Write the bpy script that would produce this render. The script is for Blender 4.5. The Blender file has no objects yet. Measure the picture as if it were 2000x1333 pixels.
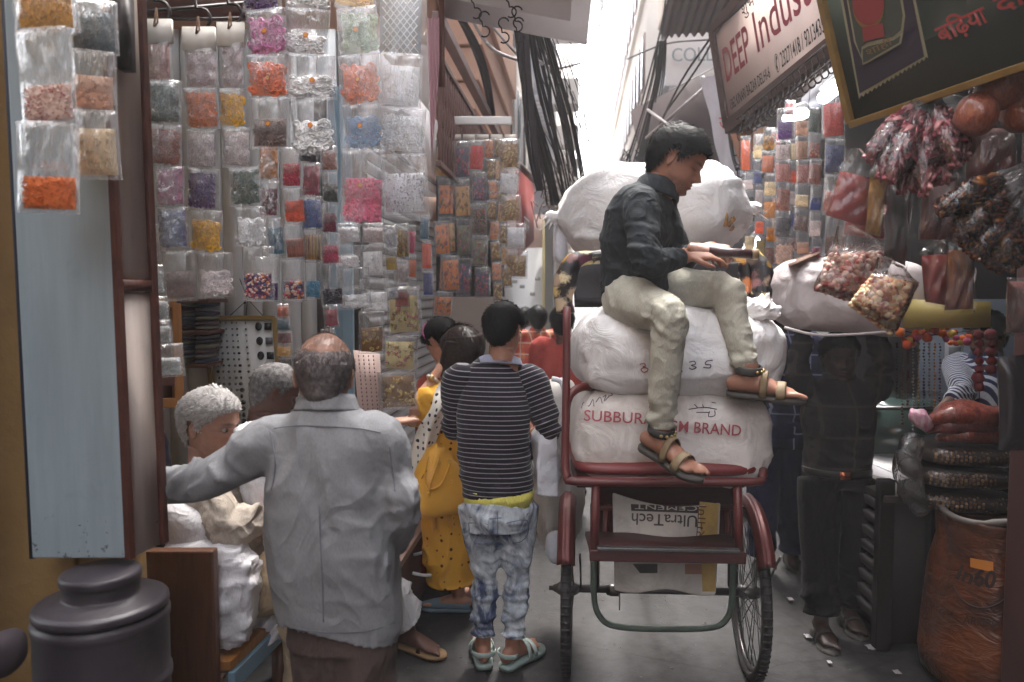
import bpy, math, random
import numpy as np
from mathutils import Vector, Matrix, Quaternion
from mathutils.bvhtree import BVHTree

random.seed(7)
RS = np.random.RandomState(11)
sc = bpy.context.scene
COL = sc.collection
R = math.radians
PI = math.pi

# ------------------------------------------------------------------ camera, sky, sun, exposure
H_EYE, FPX, PITCH = 1.65, 1500.0, math.atan(91.5 / 1500.0)
cam_d = bpy.data.cameras.new('camera')
cam_d.sensor_width = 36.0
cam_d.lens = 36.0 * FPX / 2000.0
cam_d.clip_start, cam_d.clip_end = 0.05, 400.0
cam_d.dof.use_dof = True
cam_d.dof.focus_distance = 3.1
cam_d.dof.aperture_fstop = 2.6
cam = bpy.data.objects.new('camera', cam_d)
COL.objects.link(cam)
cam.location = (0, 0, H_EYE)
cam.rotation_euler = (PI / 2 - PITCH, 0, 0)
sc.camera = cam

SUN_EL, SUN_AZ = R(66), R(4)          # azimuth measured from +Y towards +X
world = bpy.data.worlds.new('World')
sc.world = world
world.use_nodes = True
wn = world.node_tree
for n in list(wn.nodes):
    wn.nodes.remove(n)
w_sky = wn.nodes.new('ShaderNodeTexSky')
w_sky.sky_type = 'NISHITA'
w_sky.sun_disc = False
w_sky.sun_elevation = SUN_EL
w_sky.sun_rotation = SUN_AZ
w_sky.dust_density = 4.0
w_sky.air_density = 1.0
w_hs = wn.nodes.new('ShaderNodeHueSaturation')
w_hs.inputs['Saturation'].default_value = 0.22     # white overcast sky
w_bg = wn.nodes.new('ShaderNodeBackground')
w_bg.inputs['Strength'].default_value = 0.13
w_out = wn.nodes.new('ShaderNodeOutputWorld')
wn.links.new(w_sky.outputs[0], w_hs.inputs['Color'])
wn.links.new(w_hs.outputs[0], w_bg.inputs['Color'])
wn.links.new(w_bg.outputs[0], w_out.inputs['Surface'])

sun_d = bpy.data.lights.new('sun', 'SUN')
sun_d.energy = 1.5
sun_d.angle = R(22)
sun_d.color = (1.0, 0.96, 0.9)
sun = bpy.data.objects.new('sun', sun_d)
COL.objects.link(sun)
sd = Vector((math.sin(SUN_AZ) * math.cos(SUN_EL), math.cos(SUN_AZ) * math.cos(SUN_EL), math.sin(SUN_EL)))
sun.rotation_euler = sd.to_track_quat('Z', 'Y').to_euler()
sun.location = (0, 6, 12)

sc.view_settings.view_transform = 'Standard'
sc.view_settings.look = 'None'
sc.view_settings.exposure = 3.2
sc.view_settings.gamma = 1.0
sc.view_settings.use_curve_mapping = False
sc.render.engine = 'CYCLES'
sc.cycles.use_denoising = True
sc.cycles.transparent_max_bounces = 24
sc.cycles.max_bounces = 7
sc.cycles.diffuse_bounces = 4
sc.cycles.glossy_bounces = 3
sc.cycles.transmission_bounces = 4
sc.cycles.volume_bounces = 1
sc.cycles.caustics_reflective = False
sc.cycles.caustics_refractive = False
sc.cycles.sample_clamp_indirect = 6.0

# ------------------------------------------------------------------ helpers
CP, SP = math.cos(PITCH), math.sin(PITCH)
STREET = Vector((0.087, 1.0, 0)).normalized()
SIDE = Vector((STREET.y, -STREET.x, 0))


def P(px, py, Y):
    """world point seen at photo pixel (px, py) at distance Y down the lane"""
    dx, dy = (px - 1000.0) / FPX, (666.5 - py) / FPX
    d = Vector((dx, CP + dy * SP, -SP + dy * CP))
    return Vector((0, 0, H_EYE)) + d * (Y / d.y)


_TAB = np.random.RandomState(5).rand(8192)


def vnoise(p, seed=0):
    p = np.asarray(p, float)
    i = np.floor(p).astype(np.int64)
    f = p - i
    f = f * f * (3 - 2 * f)
    out = 0
    for a in (0, 1):
        wa = f[:, 0] if a else 1 - f[:, 0]
        for b in (0, 1):
            wb = f[:, 1] if b else 1 - f[:, 1]
            for c in (0, 1):
                wc = f[:, 2] if c else 1 - f[:, 2]
                h = ((i[:, 0] + a) * 73856093) ^ ((i[:, 1] + b) * 19349663) ^ ((i[:, 2] + c + seed * 101) * 83492791)
                out = out + wa * wb * wc * _TAB[h & 8191]
    return out * 2 - 1


def fbm(p, seed=0, oct=3):
    s, a = 0, 1.0
    p = np.asarray(p, float)
    for k in range(oct):
        s = s + a * vnoise(p * (2.03 ** k), seed + k * 7)
        a *= 0.5
    return s


class G:
    def __init__(self):
        self.v, self.f, self.m, self.n = [], [], [], 0

    def add(self, verts, faces, mi=0):
        verts = np.asarray([tuple(v) for v in verts] if not isinstance(verts, np.ndarray) else verts, float)
        b = self.n
        self.v.append(verts)
        self.n += len(verts)
        for f in faces:
            self.f.append(tuple(i + b for i in f))
            self.m.append(mi)
        return self

    def box(self, c, s, rot=None, mi=0, taper=1.0):
        hx, hy, hz = s[0] / 2, s[1] / 2, s[2] / 2
        vs = []
        for z in (-1, 1):
            t = taper if z > 0 else 1.0
            for x, y in ((-1, -1), (1, -1), (1, 1), (-1, 1)):
                v = Vector((x * hx * t, y * hy * t, z * hz))
                if rot is not None:
                    v = rot @ v
                vs.append(v + Vector(c))
        return self.add(vs, [(3, 2, 1, 0), (4, 5, 6, 7), (0, 1, 5, 4), (1, 2, 6, 5), (2, 3, 7, 6), (3, 0, 4, 7)], mi)

    def hexa(self, b, t, mi=0):
        """prism from four bottom and four top points"""
        return self.add(list(b) + list(t), [(3, 2, 1, 0), (4, 5, 6, 7), (0, 1, 5, 4), (1, 2, 6, 5), (2, 3, 7, 6), (3, 0, 4, 7)], mi)

    def quad_slab(self, q, th, mi=0):
        """quad of four points given thickness th along its normal (away)"""
        q = [Vector(p) for p in q]
        n = (q[1] - q[0]).cross(q[3] - q[0]).normalized() * th
        return self.hexa([p - n for p in q], q, mi)

    def rings(self, rings, mi=0, caps=(True, True)):
        n = len(rings[0])
        vs = np.concatenate(rings)
        fs = []
        for k in range(len(rings) - 1):
            a, b = k * n, (k + 1) * n
            for i in range(n):
                j = (i + 1) % n
                fs.append((a + i, a + j, b + j, b + i))
        if caps[0]:
            fs.append(tuple(range(n - 1, -1, -1)))
        if caps[1]:
            o = (len(rings) - 1) * n
            fs.append(tuple(range(o, o + n)))
        return self.add(vs, fs, mi)

    def limb(self, pts, rad, side=None, n=14, sub=4, p=2.0, mi=0, cap='flat', closed=False):
        pts = [np.array(q, float) for q in pts]
        rad = [(r, r) if not hasattr(r, '__len__') else tuple(r) for r in rad]
        rad = [np.array(r, float) for r in rad]
        m = len(pts)
        P_, R_ = [], []
        if sub > 1 and m > 2:
            for k in range(m - 1):
                p0, p1, p2, p3 = pts[max(k - 1, 0)], pts[k], pts[k + 1], pts[min(k + 2, m - 1)]
                r0, r1, r2, r3 = rad[max(k - 1, 0)], rad[k], rad[k + 1], rad[min(k + 2, m - 1)]
                for s in range(sub):
                    t = s / sub
                    w = (-.5 * t + t * t - .5 * t ** 3, 1 - 2.5 * t * t + 1.5 * t ** 3, .5 * t + 2 * t * t - 1.5 * t ** 3, -.5 * t * t + .5 * t ** 3)
                    P_.append(w[0] * p0 + w[1] * p1 + w[2] * p2 + w[3] * p3)
                    R_.append(np.maximum(w[0] * r0 + w[1] * r1 + w[2] * r2 + w[3] * r3, 1e-4))
            P_.append(pts[-1]); R_.append(rad[-1])
        else:
            P_, R_ = pts, rad
        T_ = []
        for k in range(len(P_)):
            a, b = P_[max(k - 1, 0)], P_[min(k + 1, len(P_) - 1)]
            d = b - a
            T_.append(d / (np.linalg.norm(d) + 1e-9))
        s = np.array(side if side is not None else (0.0123, 0.98, 0.2) if abs(T_[0][1]) < .8 else (1, 0.01, 0.02), float)
        ang = np.linspace(0, 2 * PI, n, endpoint=False)
        ca, sa = np.cos(ang), np.sin(ang)
        if p != 2.0:
            ca = np.sign(ca) * np.abs(ca) ** (2 / p)
            sa = np.sign(sa) * np.abs(sa) ** (2 / p)
        rings = []
        prev = s
        frames = []
        for k in range(len(P_)):
            t = T_[k]
            base = s if side is not None else prev
            u = base - t * base.dot(t)
            l = np.linalg.norm(u)
            if l < 1e-4:
                u = prev - t * prev.dot(t); l = np.linalg.norm(u)
            u = u / l
            prev = u
            b = np.cross(t, u)
            frames.append((u, b, t))
            rings.append(P_[k] + np.outer(ca, u) * R_[k][0] + np.outer(sa, b) * R_[k][1])
        if cap == 'round':
            def capr(k, sg):
                u, b, t = frames[k]
                r = R_[k]
                h = min(r) * .8
                out = []
                for q in (.45, .8, .97):
                    c = math.sqrt(1 - q * q)
                    out.append(P_[k] + sg * t * h * q + np.outer(ca, u) * r[0] * c + np.outer(sa, b) * r[1] * c)
                return out
            rings = capr(0, -1)[::-1] + rings + capr(len(P_) - 1, 1)
        return self.rings(rings, mi, (cap is not None, cap is not None))

    def tube(self, pts, r, n=8, mi=0, sub=1, cap=True):
        rr = r if hasattr(r, '__len__') else [r] * len(pts)
        return self.limb(pts, rr, n=n, sub=sub, mi=mi, cap='flat' if cap else None)

    def lathe(self, prof, c=(0, 0, 0), n=24, mi=0, M=None):
        a = np.linspace(0, 2 * PI, n, endpoint=False)
        rings = []
        for r, z in prof:
            q = np.stack([np.cos(a) * r, np.sin(a) * r, np.full(n, z)], 1)
            if M is not None:
                q = q @ np.array(M.to_3x3()).T
            rings.append(q + np.array(c))
        return self.rings(rings, mi)

    def ball(self, c, r, n=12, m=8, mi=0, M=None):
        r = (r, r, r) if not hasattr(r, '__len__') else r
        a = np.linspace(0, 2 * PI, n, endpoint=False)
        rings = []
        for k in range(m + 1):
            ph = PI * (k + .02 * (k == 0) - .02 * (k == m)) / m
            q = np.stack([np.cos(a) * math.sin(ph) * r[0], np.sin(a) * math.sin(ph) * r[1], np.full(n, -math.cos(ph) * r[2])], 1)
            if M is not None:
                q = q @ np.array(M.to_3x3()).T
            rings.append(q + np.array(c))
        return self.rings(rings, mi)

    def torus(self, c, R_, r, M=None, n=20, m=8, mi=0):
        vs, fs = [], []
        for i in range(n):
            a = 2 * PI * i / n
            for j in range(m):
                b = 2 * PI * j / m
                v = Vector(((R_ + r * math.cos(b)) * math.cos(a), (R_ + r * math.cos(b)) * math.sin(a), r * math.sin(b)))
                if M is not None:
                    v = M @ v
                vs.append(v + Vector(c))
        for i in range(n):
            for j in range(m):
                fs.append((i * m + j, ((i + 1) % n) * m + j, ((i + 1) % n) * m + (j + 1) % m, i * m + (j + 1) % m))
        return self.add(vs, fs, mi)

    def grid(self, pts, mi=0):
        """pts: array (a, b, 3)"""
        a, b = pts.shape[:2]
        fs = [(i * b + j, i * b + j + 1, (i + 1) * b + j + 1, (i + 1) * b + j) for i in range(a - 1) for j in range(b - 1)]
        return self.add(pts.reshape(-1, 3), fs, mi)

    def merge(self, o, mi_off=0):
        b = self.n
        for v in o.v:
            self.v.append(v)
        self.n += o.n
        self.f += [tuple(i + b for i in f) for f in o.f]
        self.m += [m + mi_off for m in o.m]
        return self

    def verts(self):
        return np.concatenate(self.v) if self.v else np.zeros((0, 3))

    def move(self, fn):
        V = fn(self.verts())
        self.v = [V]
        return self


def co_get(me):
    a = np.empty(len(me.vertices) * 3, np.float32)
    me.vertices.foreach_get('co', a)
    return a.reshape(-1, 3).astype(float)


def co_set(me, v):
    me.vertices.foreach_set('co', np.asarray(v, np.float32).ravel())
    me.update()


def no_get(me):
    a = np.empty(len(me.vertices) * 3, np.float32)
    me.vertices.foreach_get('normal', a)
    return a.reshape(-1, 3).astype(float)


def mesh_of(g, name, smooth=True):
    me = bpy.data.meshes.new(name)
    me.from_pydata(g.verts().tolist(), [], g.f)
    if any(g.m):
        me.polygons.foreach_set('material_index', g.m)
    me.polygons.foreach_set('use_smooth', [smooth] * len(me.polygons))
    me.update()
    return me


def modded(me, mods):
    """apply a list of (type, {settings}) modifiers to a mesh and return the new mesh"""
    o = bpy.data.objects.new('work', me)
    COL.objects.link(o)
    for i, (t, kw) in enumerate(mods):
        m = o.modifiers.new('m%d' % i, t)
        for k, v in kw.items():
            setattr(m, k, v)
    dg = bpy.context.evaluated_depsgraph_get()
    dg.update()
    out = bpy.data.meshes.new_from_object(o.evaluated_get(dg))
    bpy.data.objects.remove(o)
    bpy.data.meshes.remove(me)
    out.polygons.foreach_set('use_smooth', [True] * len(out.polygons))
    return out


def props(o, label=None, cat=None, group=None, kind=None):
    if label: o['label'] = label
    if cat: o['category'] = cat
    if group: o['group'] = group
    if kind: o['kind'] = kind
    return o


def empty(name, loc, label=None, cat=None, group=None):
    o = bpy.data.objects.new(name, None)
    COL.objects.link(o)
    o.location = loc
    o.empty_display_size = .1
    return props(o, label, cat, group)


def wloc(o):
    v = Vector((0, 0, 0))
    while o is not None:
        v = v + o.location
        o = o.parent
    return v


def put(name, me, mats, parent=None, loc=None):
    o = bpy.data.objects.new(name, me)
    COL.objects.link(o)
    if not isinstance(mats, (list, tuple)):
        mats = [mats]
    if mats and not me.materials:
        for m in mats:
            me.materials.append(m)
    if parent is not None:
        o.parent = parent
    if loc is not None:
        o.location = loc
    return o


def mk(name, g, mats, parent=None, origin=None, smooth=True, voxel=None, it=2, disp=None, sub=0, bevel=0, attr=None, dec=None):
    """link geometry built in world coordinates as one object (local to parent or to origin)"""
    me = mesh_of(g, name, smooth)
    if voxel:
        mods = [('REMESH', dict(mode='VOXEL', voxel_size=voxel, use_smooth_shade=True))]
        if it:
            mods.append(('SMOOTH', dict(iterations=it, factor=.5)))
        if dec:
            mods.append(('DECIMATE', dict(ratio=dec)))
        me = modded(me, mods)
    elif sub:
        me = modded(me, [('SUBSURF', dict(levels=sub, render_levels=sub))])
    if bevel:
        me = modded(me, [('BEVEL', dict(width=bevel, segments=2, limit_method='ANGLE', angle_limit=R(40)))])
        me.polygons.foreach_set('use_smooth', [False] * len(me.polygons))
    if disp:
        v = co_get(me)
        nn = no_get(me)
        co_set(me, v + nn * (np.asarray(disp(v)) * (1 - np.clip(-nn[:, 2] * 1.3 - .1, 0, 1)))[:, None])
    if attr:
        for an, fn in attr.items():
            vals = np.asarray(fn(co_get(me)), np.float32)
            if vals.ndim == 1:
                a = me.attributes.new(an, 'FLOAT', 'POINT')
                a.data.foreach_set('value', vals)
            else:
                a = me.attributes.new(an, 'FLOAT_COLOR', 'POINT')
                a.data.foreach_set('color', np.concatenate([vals, np.ones((len(vals), 1), np.float32)], 1).ravel())
    off = wloc(parent) if parent is not None else Vector(origin) if origin is not None else Vector((0, 0, 0))
    if off.length > 0:
        co_set(me, co_get(me) - np.array(off))
    return put(name, me, mats, parent, None if parent is not None else off)


# ------------------------------------------------------------------ materials
MATS = {}


def lin(c):
    return tuple((x / 12.92 if x <= .04045 else ((x + .055) / 1.055) ** 2.4) for x in c)


def rgb8(r, g, b):
    return lin((r / 255, g / 255, b / 255))


class NT:
    def __init__(self, name):
        self.mat = bpy.data.materials.new(name)
        self.mat.use_nodes = True
        self.nt = self.mat.node_tree
        for n in list(self.nt.nodes):
            self.nt.nodes.remove(n)
        self.out = self.new('ShaderNodeOutputMaterial')

    def new(self, t, **kw):
        n = self.nt.nodes.new(t)
        for k, v in kw.items():
            if k.startswith('i_'):
                n.inputs[k[2:].replace('_', ' ')].default_value = v
            else:
                setattr(n, k, v)
        return n

    def link(self, a, b):
        self.nt.links.new(a, b)

    def coords(self, scale=(1, 1, 1), kind='Object'):
        tc = self.new('ShaderNodeTexCoord')
        mp = self.new('ShaderNodeMapping')
        mp.inputs['Scale'].default_value = scale
        self.link(tc.outputs[kind], mp.inputs['Vector'])
        return mp.outputs[0]

    def noise(self, vec, scale, detail=4, rough=.55, dist=0):
        n = self.new('ShaderNodeTexNoise')
        n.inputs['Scale'].default_value = scale
        n.inputs['Detail'].default_value = detail
        n.inputs['Roughness'].default_value = rough
        n.inputs['Distortion'].default_value = dist
        self.link(vec, n.inputs['Vector'])
        return n.outputs['Fac']

    def ramp(self, fac, stops):
        r = self.new('ShaderNodeValToRGB')
        el = r.color_ramp.elements
        while len(el) < len(stops):
            el.new(.5)
        for e, (p, c) in zip(el, stops):
            e.position = p
            e.color = (c, c, c, 1) if not hasattr(c, '__len__') else tuple(c)[:3] + (1,)
        self.link(fac, r.inputs['Fac'])
        return r.outputs['Color']

    def mix(self, fac, a, b, mode='MIX'):
        m = self.new('ShaderNodeMix', data_type='RGBA', blend_type=mode)
        for s, v in ((m.inputs[0], fac), (m.inputs[6], a), (m.inputs[7], b)):
            if hasattr(v, 'is_linked'):
                self.link(v, s)
            elif hasattr(v, '__len__'):
                s.default_value = tuple(v)[:3] + (1,)
            else:
                s.default_value = v
        return m.outputs[2]

    def math(self, op, a, b=None, c=None):
        m = self.new('ShaderNodeMath', operation=op)
        for i, v in enumerate((a, b, c)):
            if v is None:
                continue
            if hasattr(v, 'is_linked'):
                self.link(v, m.inputs[i])
            else:
                m.inputs[i].default_value = v
        return m.outputs[0]

    def bump(self, h, strength=.3, dist=.01, nrm=None):
        b = self.new('ShaderNodeBump')
        b.inputs['Strength'].default_value = strength
        b.inputs['Distance'].default_value = dist
        self.link(h, b.inputs['Height'])
        if nrm is not None:
            self.link(nrm, b.inputs['Normal'])
        return b.outputs[0]

    def bsdf(self, col, rough=.6, metal=0, spec=.5, nrm=None, **kw):
        b = self.new('ShaderNodeBsdfPrincipled')
        for k, v in (('Base Color', col), ('Roughness', rough), ('Metallic', metal)):
            if hasattr(v, 'is_linked'):
                self.link(v, b.inputs[k])
            else:
                b.inputs[k].default_value = tuple(v)[:3] + (1,) if hasattr(v, '__len__') else v
        b.inputs['Specular IOR Level'].default_value = spec
        for k, v in kw.items():
            b.inputs[k].default_value = v
        if nrm is not None:
            self.link(nrm, b.inputs['Normal'])
        self.link(b.outputs[0], self.out.inputs['Surface'])
        return b


def pm(name, col, rough=.6, var=.18, vs=6.0, metal=0, spec=.4, bump=0, bs=60.0, bd=.004, dirt=0, dirtcol=(.06, .05, .045), stretch=(1, 1, 1), **kw):
    """plain material with procedural colour variation, grain relief and dirt"""
    key = name
    if key in MATS:
        return MATS[key]
    t = NT(name)
    co = t.coords(stretch)
    n = t.noise(co, vs, 5)
    c = t.mix(1.0, col, t.ramp(n, [(.28, 1 - var), (.72, 1.0)]), 'MULTIPLY')
    if dirt:
        d = t.noise(co, vs * .45, 8, .68)
        c = t.mix(t.ramp(d, [(.5, 0), (.75, dirt)]), c, dirtcol)
    nr = None
    if bump:
        nr = t.bump(t.noise(co, bs, 4), bump, bd)
    t.bsdf(c, rough, metal, spec, nr, **kw)
    MATS[key] = t.mat
    return t.mat


def cloth(name, col, rough=.85, weave=900.0, var=.15, dirt=0, wr=.35, wscale=9.0, dirtcol=(.1, .08, .06), sheen=.03):
    """woven cloth: thread grain, soft wrinkles, colour unevenness"""
    if name in MATS:
        return MATS[name]
    t = NT(name)
    co = t.coords()
    n = t.noise(co, 7, 4)
    c = t.mix(1.0, col, t.ramp(n, [(.3, 1 - var), (.7, 1.0)]), 'MULTIPLY')
    fine = t.noise(t.coords((1, 1, .35)), 260, 2)
    c = t.mix(1.0, c, t.ramp(fine, [(.3, .86), (.7, 1.06)]), 'MULTIPLY')
    if dirt:
        d = t.noise(co, 4.5, 8, .7)
        c = t.mix(t.ramp(d, [(.5, 0), (.78, dirt)]), c, dirtcol)
    w = t.noise(co, wscale, 3, .5, 1.2)
    cr = t.ramp(t.noise(t.coords((1, 1, .6)), wscale * .9, 2, .5, 1.0), [(.40, 0), (.5, 1), (.60, 0)])
    b = t.bump(cr, wr * .9, .012, t.bump(w, wr, .02))
    b = t.bump(fine, .25, .0015, b)
    t.bsdf(c, rough, 0, .2, b, **{'Sheen Weight': sheen})
    MATS[name] = t.mat
    return t.mat


def emit(name, col, s):
    t = NT(name)
    e = t.new('ShaderNodeEmission')
    e.inputs[0].default_value = tuple(col) + (1,)
    e.inputs[1].default_value = s
    t.link(e.outputs[0], t.out.inputs['Surface'])
    return t.mat


def plastic_film(name, tint=(.93, .94, .96), body=.10, bodycol=(.8, .81, .83), rough=.12, bs=35.0, bstr=.6, streak=(1, 1, .3), gl_=.75):
    """clear polythene: mostly see-through, a milky film and wrinkled gloss"""
    if name in MATS:
        return MATS[name]
    t = NT(name)
    co = t.coords(streak)
    h = t.noise(co, bs, 3, .6, .8)
    nr = t.bump(h, bstr, .01)
    tr = t.new('ShaderNodeBsdfTransparent'); tr.inputs[0].default_value = tint + (1,)
    df = t.new('ShaderNodeBsdfDiffuse'); df.inputs[0].default_value = bodycol + (1,)
    tl = t.new('ShaderNodeBsdfTranslucent'); tl.inputs[0].default_value = bodycol + (1,)
    mx0 = t.new('ShaderNodeMixShader'); mx0.inputs[0].default_value = .5
    t.link(df.outputs[0], mx0.inputs[1]); t.link(tl.outputs[0], mx0.inputs[2])
    gl = t.new('ShaderNodeBsdfGlossy'); gl.inputs['Roughness'].default_value = rough
    t.link(nr, gl.inputs['Normal'])
    mx1 = t.new('ShaderNodeMixShader')
    t.link(t.ramp(t.noise(co, bs * .4, 3), [(.35, body * .4), (.7, body * 1.8)]), mx1.inputs[0])
    t.link(tr.outputs[0], mx1.inputs[1]); t.link(mx0.outputs[0], mx1.inputs[2])
    lw = t.new('ShaderNodeFresnel'); lw.inputs['IOR'].default_value = 1.45
    t.link(nr, lw.inputs['Normal'])
    mx2 = t.new('ShaderNodeMixShader')
    t.link(t.math('ADD', t.math('MULTIPLY', lw.outputs[0], gl_), .015), mx2.inputs[0])
    t.link(mx1.outputs[0], mx2.inputs[1]); t.link(gl.outputs[0], mx2.inputs[2])
    t.link(mx2.outputs[0], t.out.inputs['Surface'])
    MATS[name] = t.mat
    return t.mat


def text_mesh(s, size, font=None, extrude=0.0, align='LEFT', sx=1.0, bold=0.0, shear=0.0):
    cu = bpy.data.curves.new('lettering', 'FONT')
    cu.body = s
    cu.size = size
    cu.align_x = align
    cu.extrude = extrude
    cu.offset = bold
    cu.shear = shear
    cu.resolution_u = 3
    if font is not None:
        cu.font = font
    o = bpy.data.objects.new('lettering', cu)
    COL.objects.link(o)
    dg = bpy.context.evaluated_depsgraph_get(); dg.update()
    me = bpy.data.meshes.new_from_object(o.evaluated_get(dg))
    bpy.data.objects.remove(o)
    bpy.data.curves.remove(cu)
    me.materials.clear()
    if sx != 1.0:
        v = co_get(me); v[:, 0] *= sx; co_set(me, v)
    return me


# ------------------------------------------------------------------ ground and big structure
def LX(Y): return -1.174 + .087 * Y
def RX(Y): return 2.05 + .087 * Y
def WP(px, Y, z):
    """world point at photo column px, distance Y, height z"""
    p = P(px, 600, Y)
    return Vector((p.x, Y, z))

def ground_material():
    t = NT('lane_concrete')
    co = t.coords()
    n1 = t.noise(co, 1.3, 8, .62, .6)
    n2 = t.noise(co, 14, 6, .65)
    n3 = t.noise(co, 90, 3)
    c = t.mix(t.ramp(n1, [(.3, 0), (.7, 1)]), (.026, .024, .025), (.05, .046, .046))
    c = t.mix(1.0, c, t.ramp(n2, [(.3, .5), (.7, 1.2)]), 'MULTIPLY')
    c = t.mix(t.ramp(t.noise(co, 3.1, 9, .75, 1.5), [(.6, 0), (.7, .65)]), c, (.02, .019, .02))
    c = t.mix(t.ramp(t.noise(co, 5.3, 9, .75, 1.0), [(.66, 0), (.74, .4)]), c, (.085, .078, .074))
    vo = t.new('ShaderNodeTexVoronoi', feature='DISTANCE_TO_EDGE')
    vo.inputs['Scale'].default_value = .9
    w = t.mix(.12, co, t.new('ShaderNodeTexNoise').outputs['Color'])
    t.link(w, vo.inputs['Vector'])
    crack = t.ramp(vo.outputs['Distance'], [(0, 1), (.008, 0)])
    c = t.mix(t.math('MULTIPLY', crack, .6), c, (.016, .015, .015))
    h = t.math('ADD', t.math('MULTIPLY', n2, .6), t.math('MULTIPLY', n3, .4))
    nr = t.bump(h, .45, .008)
    t.bsdf(c, t.ramp(n1, [(.35, .55), (.65, .9)]), 0, .3, nr)
    return t.mat

g = G()
N = 60
xs = np.linspace(-1, 1, N); xs = np.sign(xs) * np.abs(xs) ** 2.2 * 40
ys = np.linspace(-1, 1, N); ys = np.sign(ys) * np.abs(ys) ** 2.2 * 45 + 12
X, Yg = np.meshgrid(xs, ys, indexing='ij')
Z = fbm(np.stack([X.ravel() * 1.1, Yg.ravel() * 1.1, X.ravel() * 0], 1), 3).reshape(X.shape) * .008 - .008
g.grid(np.stack([X, Yg, Z], 2))
props(mk('ground', g, ground_material()), kind='structure')

M_ochre = pm('ochre_plaster', rgb8(158, 124, 76), .8, .28, 3, bump=.45, bs=30, bd=.01, dirt=.55, dirtcol=rgb8(100, 75, 45))
def worn_paint(name, c0, chip, z0=1.0, rough=.5):
    """old gloss paint: vertical streaks, scuffs, chips that gather along the lower edge"""
    t = NT(name); co = t.coords(); tc = t.new('ShaderNodeTexCoord'); sp = t.new('ShaderNodeSeparateXYZ'); t.link(tc.outputs['Object'], sp.inputs[0])
    c = t.mix(1.0, c0, t.ramp(t.noise(t.coords((9, 9, .7)), 3, 6, .6), [(.3, .84), (.7, 1.04)]), 'MULTIPLY')
    c = t.mix(t.ramp(t.noise(co, 7, 9, .75, .6), [(.58, 0), (.72, .3)]), c, tuple(x * .45 for x in c0))
    low = t.math('MULTIPLY', t.math('MAXIMUM', t.math('SUBTRACT', z0 + .16, sp.outputs[2]), 0), .7)
    k = t.ramp(t.math('ADD', t.noise(co, 38, 7, .7), low), [(.715, 0), (.74, .8)])
    c = t.mix(k, c, chip)
    t.bsdf(c, rough, 0, .4, t.bump(k, -.4, .003, t.bump(t.noise(co, 14, 4), .12, .006)))
    MATS[name] = t.mat
    return t.mat
M_blue = worn_paint('blue_paint', rgb8(158, 172, 177), rgb8(74, 70, 70))
M_cream = worn_paint('cream_laminate', rgb8(206, 190, 180), rgb8(120, 92, 80), .96)
M_brown = pm('brown_trim', rgb8(92, 50, 40), .5, .4, 18, bump=.4, bs=40, dirt=.5, dirtcol=rgb8(50, 30, 28))
M_wood = pm('stained_wood', rgb8(96, 58, 36), .42, .42, 10, stretch=(9, 9, .8), bump=.2, bs=30, dirt=.25, dirtcol=rgb8(48, 28, 20))
M_orange_wood = pm('orange_wood', rgb8(176, 118, 62), .5, .35, 9, stretch=(8, 8, .9), bump=.15, bs=30)
M_white_wall = pm('white_board', rgb8(206, 210, 214), .5, .05, 2, dirt=.08)
M_black = pm('black_plastic', rgb8(58, 52, 58), .42, .22, 9, bump=.15, bs=120, dirt=.3, dirtcol=rgb8(105, 98, 96))
M_peach = pm('peach_plaster', rgb8(205, 165, 142), .8, .12, 2, bump=.25, bs=22, dirt=.25, dirtcol=rgb8(150, 115, 98))
M_pale = pm('pale_plaster', rgb8(214, 206, 198), .85, .12, 1.2, bump=.2, bs=20, dirt=.3, dirtcol=rgb8(150, 140, 132))
M_pale2 = pm('cool_plaster', rgb8(188, 190, 198), .85, .12, 1.1, bump=.2, bs=20, dirt=.3, dirtcol=rgb8(130, 130, 138))
M_dark = pm('near_black', rgb8(40, 34, 35), .75, .3, 4, bump=.2, bs=30)
M_iron = pm('dark_iron', rgb8(48, 40, 40), .5, .3, 20, metal=.6, bump=.2, bs=60)
M_grey_tin = pm('grey_tin', rgb8(176, 170, 172), .5, .14, 3, dirt=.35, dirtcol=rgb8(120, 108, 102), bump=.1, bs=12)
M_dark_tin = pm('dark_tin', rgb8(92, 84, 86), .55, .25, 3, dirt=.4, dirtcol=rgb8(58, 50, 50), bump=.15, bs=10)
M_rail = pm('red_oxide_iron', rgb8(112, 84, 80), .5, .25, 12, dirt=.3)
M_glass_dark = pm('window_glass', rgb8(60, 66, 74), .12, .1, 3, spec=.8)
M_white_paint = pm('white_paint', rgb8(222, 222, 222), .5, .06, 4, dirt=.15)
M_red_board = pm('faded_red_board', rgb8(168, 84, 82), .5, .12, 5, dirt=.2)
M_teal_post = pm('blue_door_paint', rgb8(120, 150, 168), .42, .14, 6, dirt=.2)
M_grey_blue = pm('grey_blue_wall', rgb8(120, 130, 142), .7, .08, 3)

def lean(v, k=-.014, z0=.95):
    w = v.copy(); w[:, 0] += k * (w[:, 2] - z0); return w

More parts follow.
